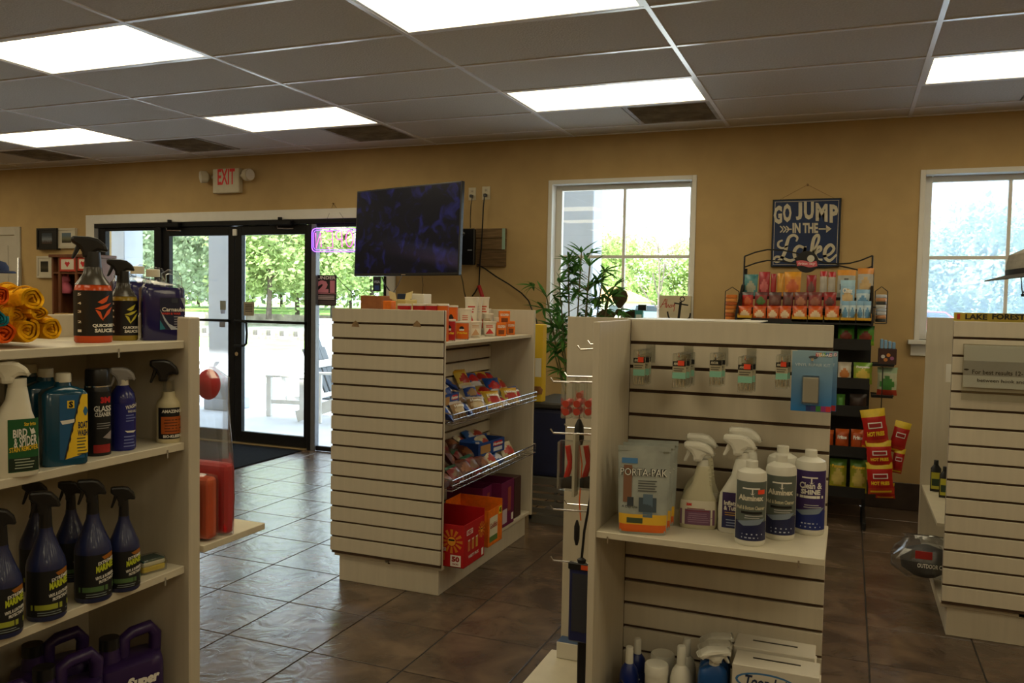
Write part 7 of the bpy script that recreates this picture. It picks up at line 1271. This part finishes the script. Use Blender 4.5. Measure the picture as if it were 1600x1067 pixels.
FR = ((176, 76, 28), (196, 90, 30), (44, 32, 40), None); lbag(3, (1283, 672, 1303, 712), 5.84, FR, 'orange and brown chip bag, left on the fourth rack shelf'); lbag(3, (1304, 671, 1327, 712), 5.84, FR, 'orange and brown chip bag, middle on the fourth rack shelf', 'Fritos', WHITE); lbag(3, (1328, 672, 1354, 713), 5.84, FR, 'orange and brown chip bag, right on the fourth rack shelf', 'Fritos', WHITE)
FY = ((150, 150, 44), (80, 120, 40), (176, 164, 40), (190, 170, 90)); lbag(4, (1294, 718, 1324, 775), 5.84, FY, 'large yellow green onion ring bag, left on bottom shelf', 'Funyuns', YEL, .07, tz=(.7, .82)); lbag(4, (1326, 720, 1356, 778), 5.84, FY, 'large yellow green onion ring bag, right on bottom shelf', 'Funyuns', YEL, .07, tz=(.7, .82))
# clip strips and side pockets on the right of the rack
XS = RX1+.012
rbar('side_pocket', (XS, 5.80, 1.06), (XS+.13, 5.80, 1.06), (XS+.13, 5.95, 1.06), (XS, 5.95, 1.06), r=.004); rbar('side_pocket', (XS, 5.80, .86), (XS+.13, 5.80, .86), (XS+.13, 5.95, .86), (XS, 5.95, .86), r=.004); [MB().box(XS+.002, XS+.128, 5.805, 5.945, z, z+.013, M_RACK).build('pocket_floor', rk, world=True) for z in (1.045, .845)]; MB().box(XS+.06, XS+.066, 5.79, 5.797, .72, 1.05, M_RACK).build('clip_strip', rk, world=True); rbar('strip_arm', (XS, 5.80, 1.05), (XS+.063, 5.794, 1.05), r=.003)
x0, x1, z0, z1 = rect_y(1372, 522, 1402, 566, 5.86); t = thing('snack_bar_box', 'brown box of blue snack bars on the rack right side', 'box', ((x0+x1)/2, 5.87, 1.0585)); w = (x1-x0)/2; MB().box(-w, w, -.045, .045, 0, .10, plain(60, 36, 30)).build('box', t, bevel=.002)
for k in range(4): MB().box(-w*.85+k*w*.45, -w*.5+k*w*.45, -.03, .03, .1002, .16-.006*k, plain(120, 160, 196, .3)).build('bar', t, bevel=.003)
b = MB(); S = lambda u, v, o: (u, -.045-o, v)
for k, (u, v, c) in enumerate(((-.5, .05, (200, 196, 190)), (.1, .06, (206, 130, 50)), (-.2, .03, (190, 120, 60)), (.5, .04, (150, 90, 130)))): b.add([S(w*u+.012*cos(q*.63), v+.012*sin(q*.63), .0006) for q in range(10)], [tuple(range(10))], plain(*c))
b.build('print', t)
x0, x1, z0, z1 = rect_y(1369, 578, 1403, 620, 5.86); bag('chip_bag', 'white bag with green and red print on the rack right side', 'chip bag', ((x0+x1)/2, 5.87, .8585), x1-x0, z1-z0, .05, ((176, 180, 150), (150, 176, 140), (170, 60, 40), (70, 130, 60)), group='chip bags on the rack side')
HF = ((176, 30, 26), (206, 176, 40), (186, 60, 30), None)
for k, (px, Y, lab, rl) in enumerate((((1352, 640, 1394, 697), 5.76, 'red and yellow chip bag, topmost on the clip strip', -10), ((1386, 658, 1414, 706), 5.80, 'red and yellow chip bag, right of the topmost one', 12), ((1355, 690, 1398, 731), 5.755, 'red and yellow chip bag in the middle of the clip strip', -6), ((1390, 700, 1410, 738), 5.80, 'small red chip bag at the right of the clip strip', 8), ((1356, 724, 1400, 770), 5.75, 'red and yellow chip bag, lowest in front on the strip', -6), ((1368, 756, 1400, 777), 5.79, 'red chip bag mostly hidden at the strip bottom', -4), ((1345, 664, 1362, 700), 5.80, 'red and yellow chip bag behind the topmost one at left', 6))):
    x0, x1, z0, z1 = rect_y(*px, Y); bag('chip_bag', lab, 'chip bag', ((x0+x1)/2, Y, z0), (x1-x0), z1-z0, .045, HF, text='HOT FRIES' if k in (0, 2, 4) else None, tcol=YEL, group='red chip bags on the clip strip', seed=k, roll=rad(rl), tz=(.30, .42))

# white oval badges on the front hot fries bags
for o in [o for o in COL.objects if o.name.startswith('chip_bag') and o.get('group') == 'red chip bags on the clip strip']:
    b = o.children[0]; d = b.dimensions; w, h = d.x, d.z; S = lambda u, v, off: (u, -.0225*(1-abs(2*u/w)**2.6)*(1-abs(2*v/h-1)**3.2)*1.12-off, v)
    MB().patch(S, -w*.26, w*.30, h*.50, h*.66, WHITE, .0012, 6, 3).patch(S, -w*.22, w*.26, h*.53, h*.63, plain(150, 30, 30), .002, 6, 3).patch(S, -w*.4, w*.4, h*.06, h*.12, YEL, .0012, 6, 1).build('badge', o)

# the same shelves go on to the left, behind the pinwheel gondola
for s_, (cols, cw) in enumerate(((GN, 'bright green'), (((196, 190, 176), (190, 180, 160), (180, 170, 150), (190, 120, 60)), 'white'), (((80, 140, 60), (70, 120, 50), (90, 130, 60), None), 'leaf green'), (FR, 'orange and brown'), (FY, 'yellow green'))):
    for k in range(4):
        x = -.62+k*.135; w, h = .118, (.135, .14, .12, .16, .21)[s_]
        bag('chip_bag', '%s chip bag behind the pinwheel gondola, %s from the rack left end' % (cw, nth[k]), 'chip bag', (x, 5.86, SHZ[s_]-.0295), w, h, .05, cols, group='chip bags on the lower rack shelves', seed=200+k+10*s_, lean=rad(-5))
